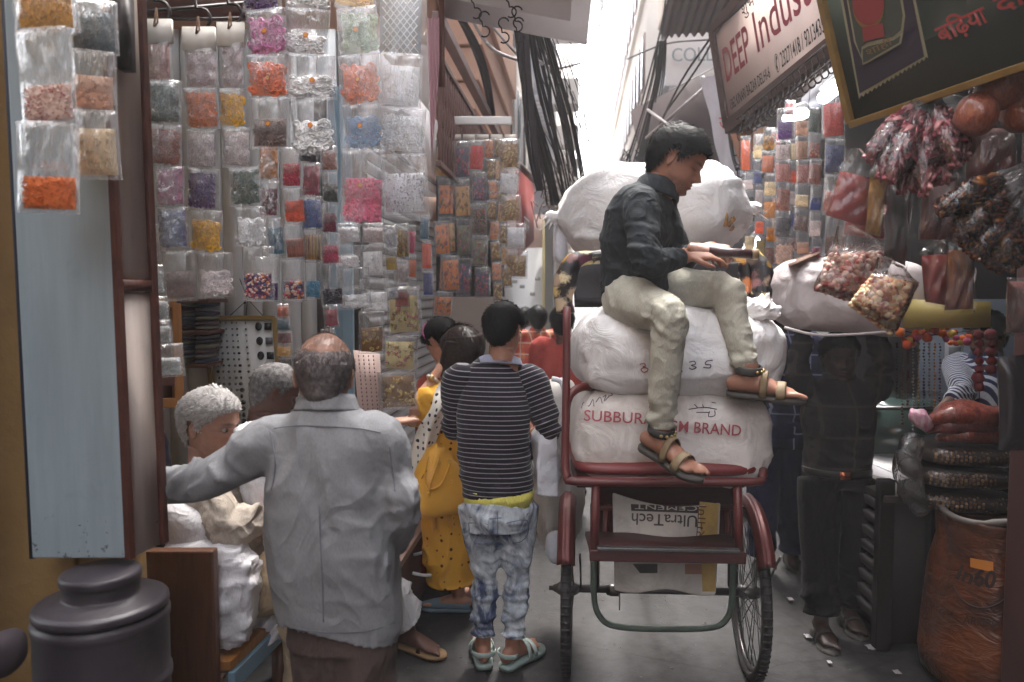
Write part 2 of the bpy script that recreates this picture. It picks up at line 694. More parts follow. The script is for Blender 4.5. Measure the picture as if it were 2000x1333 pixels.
# ochre wall pier on the left and blue showcase side with cream jamb
t0 = empty('wall_pier', (-1.5, 2.2, 0), 'ochre plastered pier carrying the blue panel at the lane corner', 'pier')
g = G(); g.box((-1.75, 2.25, 2.2), (1.0, .2, 4.4)); g.box((-1.185, 2.235, .46), (.128, .16, .92))
g.move(lambda v: lean(v, -.02)); mk('plaster', g, M_ochre, t0, bevel=.012)
g = G(); g.box((-1.142, 2.055, 2.1), (.245, .14, 2.29)); g.move(lambda v: lean(v, -.012)); mk('blue_panel', g, M_blue, t0, bevel=.004)
g = G(); g.box((-1.272, 2.02, 2.1), (.012, .05, 2.3)); g.move(lambda v: lean(v, -.012)); mk('edge_strip', g, pm('navy_edge', rgb8(52, 58, 74), .5), t0)
jd = Vector((.036, .155, 0)).normalized()
def jamb(g, u0, u1, z0, z1, out=0):
    a = Vector((-1.016, 1.985, 0)); n = Vector((jd.y, -jd.x, 0))
    p0, p1 = a + jd * u0 + n * out, a + jd * u1 + n * out
    q0, q1 = p0 - n * .03, p1 - n * .03
    g.hexa([p0 + Vector((0, 0, z0)), p1 + Vector((0, 0, z0)), q1 + Vector((0, 0, z0)), q0 + Vector((0, 0, z0))],
           [p0 + Vector((0, 0, z1)), p1 + Vector((0, 0, z1)), q1 + Vector((0, 0, z1)), q0 + Vector((0, 0, z1))])
for z0, z1 in ((.95, 1.655), (1.69, 3.3)):
    g = G(); jamb(g, .024, .132, z0, z1); g.move(lambda v: lean(v)); mk('cream_panel', g, M_cream, t0)
for u0, u1 in ((0, .022), (.134, .156)):
    g = G(); jamb(g, u0, u1, .95, 3.3, .012); g.move(lambda v: lean(v)); mk('wooden_edge', g, M_brown, t0, bevel=.003)
g = G(); jamb(g, .023, .133, 1.657, 1.688, .008); g.move(lambda v: lean(v)); mk('cross_rail', g, M_brown, t0)

# left shop interior
t0 = props(empty('shop_back_wall', (-1.7, 4.0, 0)), 'white boarded back wall of the open trimmings shop', 'wall')
g = G(); g.box((-1.9, 4.08, 1.9), (2.2, .1, 3.8)); mk('backing', g, M_dark, t0)
x = -2.9
while x < -.9:
    g = G(); g.box((x + .05, 4.02, 1.9), (.094, .025, 3.8)); mk('plank', g, M_white_wall, t0)
    x += .1
t0 = props(empty('shop_side_wall', (-2.95, 3.2, 0)), 'far left inner wall of the open shop in shadow', 'wall')
g = G(); g.box((-2.98, 3.2, 1.9), (.1, 1.6, 3.8)); mk('plaster', g, M_white_wall, t0)
t0 = props(empty('shop_ceiling', (-1.9, 3.2, 3.3)), 'pale panelled ceiling over the left shop counter', 'ceiling')
for k in range(6):
    g = G(); g.box((-2.0, 2.62 + k * .24, 3.2), (2.1, .23, .05)); mk('panel', g, M_white_wall, t0)

# door post beside the roller shutter
t0 = empty('door_post', (-.85, 4.0, 0), 'blue painted steel door post beside the roller shutter', 'door post')
g = G(); g.box((-.845, 3.96, 1.35), (.055, .05, 2.7)); mk('post', g, M_teal_post, t0, bevel=.004)
g = G(); g.box((-.905, 3.98, 1.35), (.06, .03, 2.7)); mk('door_edge', g, M_teal_post, t0, bevel=.003)
g = G(); g.box((-.835, 3.93, 1.05), (.02, .012, .09)); g.box((-.835, 3.93, 1.62), (.02, .012, .05)); mk('latch', g, M_iron, t0)
g = G(); g.box((-.98, 3.99, 1.4), (.06, .02, 2.5)); mk('gap_shade_strip', g, M_dark, t0)  # dark strip standing in for the shade inside the gap

# roller shutter
def lp(Y, z, out=0): return Vector((LX(Y) + out, Y, z))
t0 = empty('roller_shutter', lp(5.2, 0), 'closed grey corrugated roller shutter behind the woman in yellow', 'shutter')
sh0 = None
nsl = 30
for k in range(nsl):
    z0 = .42 + k * .07
    g = G()
    prof = [(0, 0), (.018, .012), (.026, .032), (.018, .052), (0, .066)]
    a = [lp(4.15, z0 + dz, .02 + o) for o, dz in prof]; b = [lp(6.6, z0 + dz, .02 + o) for o, dz in prof]
    g.grid(np.array([a, b], float)); mk('slat', g, pm('shutter_grey', rgb8(168, 170, 172), .45, .14, 6, metal=.3, dirt=.35, dirtcol=rgb8(98, 92, 90)), t0)
g = G(); g.quad_slab([lp(4.1, .4, .0), lp(6.7, .4, .0), lp(6.7, 2.7, .0), lp(4.1, 2.7, .0)], .04); mk('backing', g, M_dark, t0)
g = G(); g.quad_slab([lp(4.05, 2.53, .06), lp(6.7, 2.53, .06), lp(6.7, 2.95, .1), lp(4.05, 2.95, .1)], .05); mk('hood', g, M_grey_tin, t0)

t0 = empty('shop_plinth', lp(5.0, 0), 'worn red stone step running along below the roller shutter', 'step')
g = G(); a, b = lp(3.5, 0, .32), lp(8.5, 0, .3)
g.hexa([lp(3.5, -.02, -.1), a + Vector((0, 0, -.02)), b + Vector((0, 0, -.02)), lp(8.5, -.02, -.1)], [lp(3.5, .38, -.1), a + Vector((0, 0, .38)), b + Vector((0, 0, .38)), lp(8.5, .38, -.1)])
mk('base', g, pm('red_stone', rgb8(112, 74, 66), .6, .3, 6, dirt=.5, dirtcol=rgb8(60, 48, 46), bump=.3, bs=20), t0)
for k in range(5):
    g = G(); y0 = 3.48 + k * 1.0
    g.quad_slab([lp(y0, .42, .36), lp(y0 + .985, .42, .36), lp(y0 + .985, .42, -.1), lp(y0, .42, -.1)], .036)
    mk('slab', g, pm('pale_stone', rgb8(160, 132, 122), .5, .2, 6, dirt=.4), t0, bevel=.004)

# upper storeys of the left building, balcony and soffit
t0 = empty('peach_building', lp(6, 0), 'peach plastered building with iron balcony over the left shops', 'building')
g = G()
def lslab(g, Y0, Y1, z0, z1, o0, o1):
    g.hexa([lp(Y0, z0, o0), lp(Y0, z0, o1), lp(Y1, z0, o1), lp(Y1, z0, o0)], [lp(Y0, z1, o0), lp(Y0, z1, o1), lp(Y1, z1, o1), lp(Y1, z1, o0)])
g = G(); lslab(g, 4.0, 9.0, 3.0, 10, -3.0, -.02); mk('wall', g, M_peach, t0)
g = G(); lslab(g, 5.2, 8.2, 2.2, 2.3, 0.005, .42); mk('balcony_slab', g, M_peach, t0)
# block projecting over the lane with stepped cornice
for k, (z0, z1, o) in enumerate(((3.2, 3.42, .30), (3.43, 3.7, .33), (3.71, 4.0, .36), (4.01, 4.45, .40), (4.46, 6.8, .36))):
    g = G(); lslab(g, 6.55 - .03 * k, 9.5, z0, z1, 0.0, o); mk('cornice', g, M_peach, t0, bevel=.01)
for (Y0, zz) in ((4.6, 3.3), (7.2, 5.2), (5.4, 5.4)):
    g = G(); lslab(g, Y0, Y0 + .8, zz, zz + 1.3, -.02, .03); w = mk('window_frame', g, M_rail, t0)
    g = G(); lslab(g, Y0 + .06, Y0 + .74, zz + .06, zz + 1.24, .0, .034); mk('pane', g, M_glass_dark, w)
t0 = empty('balcony_railing', lp(5.5, 2.3, .4), 'rusty ornamental iron balcony railing with turned balusters', 'railing')
g = G(); lslab(g, 4.2, 8.2, 3.10, 3.16, .38, .44); lslab(g, 4.2, 8.2, 2.92, 2.95, .395, .425); lslab(g, 4.2, 8.2, 2.34, 2.37, .395, .425); mk('handrail', g, M_rail, t0, bevel=.004)
bal = None
for k in range(46):
    Yb = 4.25 + k * .086
    if bal is None:
        gb = G(); gb.lathe([(.009, 0), (.009, .1), (.017, .14), (.010, .19), (.019, .27), (.011, .34), (.018, .40), (.010, .45), (.009, .55)], n=8)
        bal = mesh_of(gb, 'baluster')
    p = lp(Yb, 2.37, .41)
    put('baluster', bal, M_rail, t0, p - wloc(t0))
g = G()
for k in range(15):
    Yb = 4.35 + k * .26
    for s in (0, 1):
        M = Matrix.Rotation(PI / 2, 3, 'Y')
        g.torus(lp(Yb + s * .1, 2.62 + .12 * s, .412), .05, .007, M, 12, 5)
mk('scroll', g, M_rail, t0)

# low tin awning with hooks over the left shops
aw = [P(862, 26, 4.3), P(1146, 80, 4.1), P(1190, -330, 2.9), P(800, -330, 3.0)]
t0 = empty('tin_awning', aw[0], 'pale grey sheet awning hung with wire hooks at the top of the lane', 'awning')
g = G(); g.quad_slab([aw[3], aw[2], aw[1], aw[0]], .02); mk('sheet', g, M_grey_tin, t0)
g = G(); g.tube([aw[0] + Vector((0, 0, -.01)), aw[1] + Vector((0, 0, -.01))], .012, 8); mk('edge_pipe', g, M_grey_tin, t0)
g = G()
q = [aw[1] + Vector((-.02, 0, .0)), aw[1] + Vector((.06, 0, -.03)), aw[2] + Vector((.06, 0, -.03)), aw[2] + Vector((-.02, 0, 0))]
g.quad_slab(q[::-1], .006); mk('frosted_strip', g, plastic_film('frosted_strip', body=.35), t0)
def s_hook(p, s=.05, name='hook', lab=None, grp=None, mat=None):
    g = G(); pts = []
    for k in range(9):
        a = PI * .1 + k / 8 * PI * 1.25
        pts.append(Vector((math.cos(a) * s * .35, 0, math.sin(a) * s * .35 + s * .55)))
    for k in range(9):
        a = PI * .6 - k / 8 * PI * 1.3
        pts.append(Vector((math.cos(a) * s * .35, .0, math.sin(a) * s * .35 - s * .4)))
    g.tube([p + q for q in pts], s * .055, 6)
    o = mk(name, g, mat or M_iron, None, p)
    return props(o, lab, 'hook', grp)
for px, py, q in ((998, 12, 'topmost of the middle three'), (1010, 40, 'middle one nearest the cables'), (984, 62, 'lowest one left of the cables'), (946, 50, 'lone one over the peach wall'), (1013, 62, 'lowest one touching the black cables'), (930, 14, 'one farthest from the cables')):
    s_hook(P(px, py, 3.9), .075, 'wire_hook', 'bent wire hook under the pale grey awning, ' + q, 'hooks under the grey awning')
g = G(); p = P(862, 0, 4.05); g.tube([Vector((p.x, p.y, 2.72)), Vector((p.x, p.y, 4.1))], .016, 8)
props(mk('awning_pole', g, M_brown, None, p), 'thin brown pole standing beside the balcony railing', 'pole')
t0 = empty('pink_sheet', P(845, 90, 4.0), 'strip of ribbed pink translucent sheet beside the brown pole', 'sheet')
ps = [P(833, 36, 3.9), P(858, 36, 4.0), P(858, 130, 4.0), P(842, 330, 3.95)]
g = G(); gr = np.zeros((13, 2, 3))
for k in range(13):
    for j, (a, b) in enumerate(((ps[0], ps[1]), (ps[3], ps[2]))):
        q = a.lerp(b, k / 12); gr[k, j] = q + Vector((0, .012 * math.sin(k * 2.1), 0))
g.grid(gr); mk('sheet', g, pm('pink_sheet', rgb8(196, 150, 160), .4, .1, 5), t0)

# red sign board at the edge of the left shops
t0 = empty('red_sign', lp(6.6, 2.0, .4), 'faded red board standing out beyond the hanging floral packets', 'sign')
g = G(); q = [P(1013, 330, 6.4), P(1043, 362, 7.6), P(1043, 470, 7.6), P(1016, 500, 6.4)]; g.quad_slab(q[::-1], .03); mk('board', g, M_red_board, t0)
g = G(); g.tube([P(1012, 322, 6.4), P(1046, 354, 7.6)], .03, 6); mk('top_rail', g, pm('sign_rail', rgb8(110, 96, 90), .5), t0)
me = text_mesh('दुकान', .2); q0 = P(1019, 452, 6.39); ux = (P(1043, 450, 7.6) - P(1016, 480, 6.4)).normalized()
ux.z = 0; ux.normalize()
Mx = Matrix((ux, Vector((0, 0, 1)), ux.cross(Vector((0, 0, 1))))).transposed()
v = co_get(me) @ np.array(Mx).T + np.array(q0 - wloc(t0)) + np.array(ux.cross(Vector((0, 0, 1)))) * .02; co_set(me, v)
put('lettering', me, M_white_paint, t0)

# far buildings -------------------------------------------------------
def far_building(name, label, side, Y0, Y1, off, ztop, mat, wins=True, step=1.1, z0=0):
    t = empty(name, (0, Y0, 0), label, 'building')
    def pt(Y, z, o):
        x = (LX(Y) + o) if side < 0 else (RX(Y) - o)
        return Vector((x, Y, z))
    def slab(g, ya, yb, za, zb, oa, ob):
        A = [pt(ya, za, oa), pt(ya, za, ob), pt(yb, za, ob), pt(yb, za, oa)]
        B = [p + Vector((0, 0, zb - za)) for p in A]
        g.hexa(A, B)
    g = G(); slab(g, Y0, Y1, z0, ztop, -4, off); mk('wall', g, mat, t)
    z = 3.0
    while z < ztop - .6:
        g = G(); slab(g, Y0 - .05, Y1, z - .16, z, off - .3, off + .09); mk('ledge', g, mat, t, bevel=.01)
        if wins:
            y = Y0 + .4
            while y < Y1 - .7:
                g = G(); slab(g, y, y + .62, z + .45, z + 1.5, off - .1, off + .035); w = mk('window', g, M_rail if side > 0 else M_white_paint, t)
                g = G(); slab(g, y + .06, y + .56, z + .5, z + 1.45, off - .1, off + .045); mk('pane', g, M_glass_dark, w)
                y += step
        z += 2.35
    return t, slab
fb1, sl = far_building('cream_building', 'cream building beyond the peach balcony, draped with black cables', -1, 9.2, 13.5, .28, 8.5, M_pale)
g = G(); sl(g, 9.25, 13.4, 2.1, 2.6, .29, .75); mk('shop_fascia', g, pm('pink_fascia', rgb8(205, 176, 166), .7), fb1)
for k, (yy, zz) in enumerate(((9.8, 4.9), (10.8, 6.4), (11.8, 4.2), (12.4, 5.6))):
    g = G(); sl(g, yy, yy + .6, zz, zz + .45, .29, .75); a = mk('cooler_box', g, M_pale2, fb1, bevel=.02)
    g = G()
    for j in range(6): sl(g, yy - .012, yy - .002, zz + .06 + j * .06, zz + .09 + j * .06, .33, .7)
    mk('grille', g, M_grey_tin, a)
fb2, sl = far_building('pale_far_building', 'tall pale building fading into the haze left of the sky gap', -1, 13.7, 22, .5, 12, M_pale2)
for k in range(5):
    g = G(); sl(g, 14 + k * 1.4, 14.7 + k * 1.4, 3.6 + (k % 3) * 1.8, 4.1 + (k % 3) * 1.8, .51, 1.15); mk('cooler_box', g, M_pale, fb2, bevel=.02)
fb3, sl = far_building('hazy_end_building', 'white hazy building closing the far end of the lane', -1, 24, 34, .9, 9, M_pale)
fb4, sl = far_building('grey_tower_building', 'grey plastered building rising behind the dark awning', 1, 8.6, 15, .52, 13, M_pale2, True, 1.3, 2.4)
for k, (yy, zz) in enumerate(((9.0, 4.6), (10.6, 5.4), (12.0, 4.0))):
    g = G(); sl(g, yy, yy + .6, zz, zz + .5, .53, .95); mk('cooler_box', g, M_pale, fb4, bevel=.02)
fb5, sl = far_building('far_right_building', 'pale building fading out behind the grey plastered one', 1, 15.2, 30, .75, 10, M_pale)
# end of the lane : shop front with pillar
t0 = empty('bright_shopfront', WP(1030, 9.0, 0), 'bright white shop front with grey pillar above the far walkers', 'shop front')
g = G(); a = WP(985, 9.3, 0); b = WP(1066, 9.15, 0)
g.hexa([a, b, b + Vector((0, .1, 0)), a + Vector((0, .1, 0))], [p + Vector((0, 0, 2.2)) for p in (a, b, b + Vector((0, .1, 0)), a + Vector((0, .1, 0)))])
mk('wall', g, M_white_paint, t0)
g = G(); g.box(WP(1072, 9.0, 1.25), (.1, .12, 2.5)); mk('pillar', g, pm('grey_pillar', rgb8(120, 118, 112), .6), t0, bevel=.01)
g = G(); g.box(WP(1062, 9.0, 1.25), (.035, .08, 2.5)); mk('pipe', g, pm('yellow_pipe', rgb8(176, 160, 110), .6), t0)
for k, (px, py) in enumerate(((1005, 550), (1020, 560), (1040, 575), (1050, 545))):
    g = G(); p = P(px, py, 9.08); g.box(p, (.06, .012, .04)); mk('wall_notice', g, pm('faded_notice', rgb8(170, 165, 160), .7), t0)

# ---- right side masses
M_rwall = pm('dark_plaster', rgb8(92, 84, 80), .8, .25, 2, bump=.2, bs=20, dirt=.4, dirtcol=rgb8(60, 50, 46))
t0 = empty('right_building', (3, 4, 0), 'dim building rising over the right hand stalls', 'building')
def rp(Y, z, o=0): return Vector((RX(Y) - o, Y, z))
def rslab(g, Y0, Y1, z0, z1, o0, o1):
    g.hexa([rp(Y0, z0, o0), rp(Y0, z0, o1), rp(Y1, z0, o1), rp(Y1, z0, o0)], [rp(Y0, z1, o0), rp(Y0, z1, o1), rp(Y1, z1, o1), rp(Y1, z1, o0)])
g = G(); rslab(g, -5, 8.4, 2.9, 9.5, -3, .1); rslab(g, 5.6, 8.4, 0, 2.9, -2.5, -.7); rslab(g, 5.45, 5.6, 0, 2.9, -2.5, .05); mk('wall', g, M_rwall, t0)
g = G(); rslab(g, -5, 1.5, 0, 2.9, -3, .1); mk('near_wall', g, M_rwall, t0)
for (Y0, zz) in ((6.6, 4.2), (7.6, 4.2), (6.6, 6.6)):
    g = G(); rslab(g, Y0, Y0 + .7, zz, zz + 1.3, .0, .13); w = mk('window_frame', g, M_rail, t0)
    g = G(); rslab(g, Y0 + .06, Y0 + .64, zz + .06, zz + 1.24, .0, .14); mk('pane', g, M_glass_dark, w)
t0 = empty('left_near_building', (-2, -1, 0), 'ochre building continuing on the near left of the lane', 'building')
g = G(); g.hexa([Vector((-4, -5, 0)), Vector((-1.66, -5, 0)), Vector((-1.36, 1.7, 0)), Vector((-4, 1.7, 0))], [Vector((-4, -5, 4.6)), Vector((-1.66, -5, 4.6)), Vector((-1.36, 1.7, 4.6)), Vector((-4, 1.7, 4.6))]); mk('wall', g, M_ochre, t0)
t0 = empty('added_rear_building', (0, -9, 0), 'plastered building at the bend of the lane behind the viewpoint', 'building')
g = G(); g.box((0, -9.6, 4.2), (9, 1, 8.4)); mk('wall', g, M_pale2, t0)  # unseen block, put in to hold back low sky light from behind
# stall interior behind the right hand goods
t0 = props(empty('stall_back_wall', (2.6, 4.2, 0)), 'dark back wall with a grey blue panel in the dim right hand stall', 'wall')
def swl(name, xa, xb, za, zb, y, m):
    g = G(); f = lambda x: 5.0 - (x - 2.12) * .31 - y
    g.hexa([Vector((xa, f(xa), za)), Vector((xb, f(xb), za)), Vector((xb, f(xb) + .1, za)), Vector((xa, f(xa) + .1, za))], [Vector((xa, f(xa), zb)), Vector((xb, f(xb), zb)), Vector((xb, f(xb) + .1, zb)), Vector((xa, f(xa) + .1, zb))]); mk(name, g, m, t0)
swl('plaster', 2.12, 3.4, 0, 3, 0, M_dark); swl('wall_patch', 2.58, 3.3, .7, 1.62, .02, M_grey_blue)  # dark plaster stands in for dark hanging bags; the wall shows in the patch
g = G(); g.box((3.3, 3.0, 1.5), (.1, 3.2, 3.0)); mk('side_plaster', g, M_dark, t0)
g = G(); g.hexa([Vector((1.6, 1.4, 2.93)), Vector((3.4, 1.4, 2.93)), Vector((3.4, 5.4, 2.93)), Vector((2.0, 5.4, 2.93))], [Vector((1.6, 1.4, 3.0)), Vector((3.4, 1.4, 3.0)), Vector((3.4, 5.4, 3.0)), Vector((2.0, 5.4, 3.0))])
props(mk('stall_ceiling', g, pm('ceiling_grey', rgb8(132, 132, 140), .7, .1, 3)), 'grey ceiling over the right hand stall', 'ceiling')
t0 = empty('stall_pillar', (1.9, 2.85, 0), 'dark red brown pillar at the right edge of the stall', 'pillar')
g = G(); g.box((1.995, 2.85, 1.5), (.16, .16, 3.0)); mk('post', g, pm('dark_red_paint', rgb8(70, 42, 40), .6, .2, 5), t0, bevel=.01)
# unseen canvas awning, added overhead to darken the right stalls
aq = [Vector((.8, -5, 2.95)), Vector((2.3, -5, 3.3)), Vector((2.5, 2.7, 3.3)), Vector((1.15, 2.7, 2.9))]
g = G(); g.quad_slab(aq, .015)
props(mk('added_shade_awning', g, pm('awning_canvas', rgb8(96, 84, 78), .8, .2, 4), None, aq[0]), 'dark canvas awning over the near right stall', 'awning')

# dark sloping awnings beyond the sign
t0 = empty('slate_awning', P(1330, 240, 7.2), 'dark sloping tin awning in front of the grey building, lower one', 'awning')
A = [P(1236, 218, 8.6), P(1404, 132, 6.4), P(1440, 330, 6.2), P(1262, 332, 8.4)]
g = G(); g.quad_slab(A, .03); mk('sheet', g, M_dark_tin, t0)
g = G(); g.tube([A[0], A[1]], .02, 6); g.tube([A[3], A[2]], .02, 6); mk('edge_pipe', g, M_iron, t0)
g = G(); g.tube([P(1265, 215, 7.9), P(1330, 262, 6.4)], .014, 6); g.tube([P(1262, 270, 7.6), P(1390, 160, 6.3)], .014, 6); g.tube([P(1372, 150, 6.4), P(1420, 330, 6.3)], .02, 6); mk('strut', g, M_grey_tin, t0)
t0 = empty('corrugated_roof', P(1340, 20, 5.8), 'dark corrugated roof edge high above the sign, upper one', 'awning')
A = [P(1288, 72, 6.6), P(1412, 66, 5.6), P(1500, -120, 4.4), P(1330, -120, 5.4)]
gr = np.zeros((40, 6, 3))
for i in range(40):
    for j in range(6):
        p = A[0].lerp(A[1], i / 39).lerp(A[3].lerp(A[2], i / 39), j / 5); gr[i, j] = p + Vector((0, 0, .018 * math.sin(i * 1.3)))
g = G(); g.grid(gr); g.grid(gr[::-1] + np.array([0, 0, .006])); mk('sheet', g, M_dark_tin, t0)
t0 = empty('far_signboard', P(1350, 110, 9), 'overexposed white signboard reading COLLE in front of the grey building', 'sign')
A = [P(1300, 168, 8.0), P(1404, 168, 7.6), P(1404, 62, 7.6), P(1300, 62, 8.0)]
g = G(); g.quad_slab(A, .04); mk('board', g, M_white_paint, t0, bevel=.003)
me = text_mesh('COLLE', .19, extrude=.004); ux = (A[1] - A[0]).normalized(); uz = (A[3] - A[0]).normalized(); nn = ux.cross(uz)
co_set(me, co_get(me) @ np.array([ux, uz, nn]) + np.array(P(1314, 122, 7.9) + nn * .03 - wloc(t0))); put('lettering', me, pm('faded_letter', rgb8(150, 160, 165), .6), t0)
t0 = empty('cloth_banner', P(1400, 260, 5.9), 'narrow white banner with red and black script beside the wooden sign', 'banner')
A = [P(1368, 150, 5.9), P(1395, 150, 5.8), P(1455, 420, 5.7), P(1428, 420, 5.8)]
g = G(); gr = np.zeros((24, 6, 3))
for i in range(24):
    for j in range(6):
        p = A[0].lerp(A[3], i / 23).lerp(A[1].lerp(A[2], i / 23), j / 5); gr[i, j] = p + Vector((0, .02 * math.sin(i * .7 + j), 0))
g.grid(gr); mk('sheet', g, cloth('banner_cloth', rgb8(206, 204, 212), wr=.1), t0)
for s, px, py, m in (('ज', 1400, 258, M_red_board), ('ज', 1428, 330, M_dark), ('प', 1432, 356, M_dark)):
    me = text_mesh(s, .15); co_set(me, np.stack([co_get(me)[:, 0], 0 * co_get(me)[:, 1] - .045, co_get(me)[:, 1]], 1) + np.array(P(px, py, 5.72) - wloc(t0))); put('lettering', me, m, t0)
# ---- haze in the lane
# ---- thin smoky air of the lane
g = G(); g.box((0, 12, 8.5), (90, 104, 20))
hz = props(mk('haze', g, [], smooth=False), kind='stuff')
t = NT('smoky_air'); pv = t.new('ShaderNodeVolumePrincipled'); pv.inputs['Density'].default_value = .003; pv.inputs['Color'].default_value = (.95, .96, 1, 1); pv.inputs['Anisotropy'].default_value = .3
t.link(pv.outputs[0], t.out.inputs['Volume']); hz.data.materials.append(t.mat)
# ------------------------------------------------------------------ people
import bmesh

def V3(*a): return Vector(a)

HZT = [-.10, -.06, -.02, -.004, .004, .014, .03, .045, .06, .078, .1, .115, .133, .15, .168, .186, .203, .217, .227, .2325]
HYF = [.030, .034, .040, .052, .074, .088, .090, .0915, .090, .0885, .088, .086, .0935, .0935, .090, .080, .062, .041, .021, .004]
HYB = [-.056, -.060, -.066, -.070, -.074, -.073, -.074, -.078, -.083, -.09, -.098, -.103, -.107, -.108, -.105, -.096, -.08, -.058, -.033, -.008]
HHW = [.058, .057, .056, .053, .050, .049, .056, .062, .066, .069, .072, .074, .0765, .077, .075, .068, .056, .040, .023, .005]
NU, NV = 92, 66

def head_point(th, z):
    """point of the bare head: th 0 = face, z height above the chin"""
    yf, yb, hw = np.interp(z, HZT, HYF), np.interp(z, HZT, HYB), np.interp(z, HZT, HHW)
    c, s = np.cos(th), np.sin(th)
    front = c > 0
    ex = np.where((z > -.01) & (z < .1), .82, 1.0)
    x = hw * np.sign(s) * np.abs(s) ** np.where(front, 1.0, .92)
    mid = (yf + yb) / 2 * .55
    y = np.where(front, mid + (yf - mid) * np.abs(c) ** ex, mid - (mid - yb) * np.abs(c) ** .95)
    return x, y, z

def head_grid(nose=1.0, jaw=1.0, age=0.0, seed=0):
    u = np.linspace(-PI, PI, NU, endpoint=False)
    u = u - .42 * np.sin(u)                       # denser around the face
    z = np.concatenate([np.linspace(-.045, 0, 9)[:-1], np.linspace(0, .15, 40)[:-1], np.linspace(.15, .2325, 19)])
    U, Z = np.meshgrid(u, z)
    x, y, zz = head_point(U, Z)
    f = np.clip(np.cos(U), 0, 1) ** .5
    def ga(cx, cz, sx, sz): return np.exp(-((np.abs(x) - cx) / sx) ** 2 - ((zz - cz) / sz) ** 2) * f
    def gc(cz, sx, sz): return np.exp(-(x / sx) ** 2 - ((zz - cz) / sz) ** 2) * f
    ridge = np.interp(zz, [.066, .072, .08, .088, .105, .12, .13], [0, .012, .027, .024, .014, .005, 0]) * nose
    y2 = y + ridge * np.exp(-(x / np.interp(zz, [.07, .085, .12], [.0135, .0115, .009])) ** 2) * f
    y2 += ga(.014, .077, .008, .008) * .009 * nose
    y2 -= ga(.031, .113, .016, .011) * .012
    y2 += ga(.031, .112, .011, .0055) * .0055
    y2 += ga(.03, .131, .022, .007) * .0055
    y2 += ga(.045, .088, .018, .016) * .005
    y2 -= ga(.042, .052, .014, .02) * .004 * (1 + age)
    y2 += gc(.056, .02, .0055) * .006 + gc(.0445, .017, .0055) * .0065 - gc(.0505, .024, .0022) * .004
    y2 -= gc(.032, .025, .006) * .004
    y2 += gc(.012, .022, .012) * .005 * jaw
    if age:
        y2 -= ga(.024, .062, .005, .016) * .003 * age
    V = np.stack([x, y2, zz - .115], 2)
    return V, U, Z

HL_X = [0, 25, 45, 58, 68, 76, 82, 90, 106, 116, 150, 180]
HL_FULL = [.176, .174, .166, .152, .138, .130, .102, .136, .136, .075, .028, .024]
HL_RECEDE = [.200, .198, .196, .178, .148, .132, .098, .136, .136, .075, .028, .024]

def hair_mask(th, z, style):
    a = np.degrees(np.abs(th))
    m = z - np.interp(a, HL_X, HL_RECEDE if style == 'recede' else HL_FULL)
    if style == 'bald':
        top = np.interp(a, [0, 60, 80, 110, 150, 180], [.12, .14, .155, .172, .165, .16])
        m = np.minimum(np.where(a < 72, -.02, m), top - z)
    return m

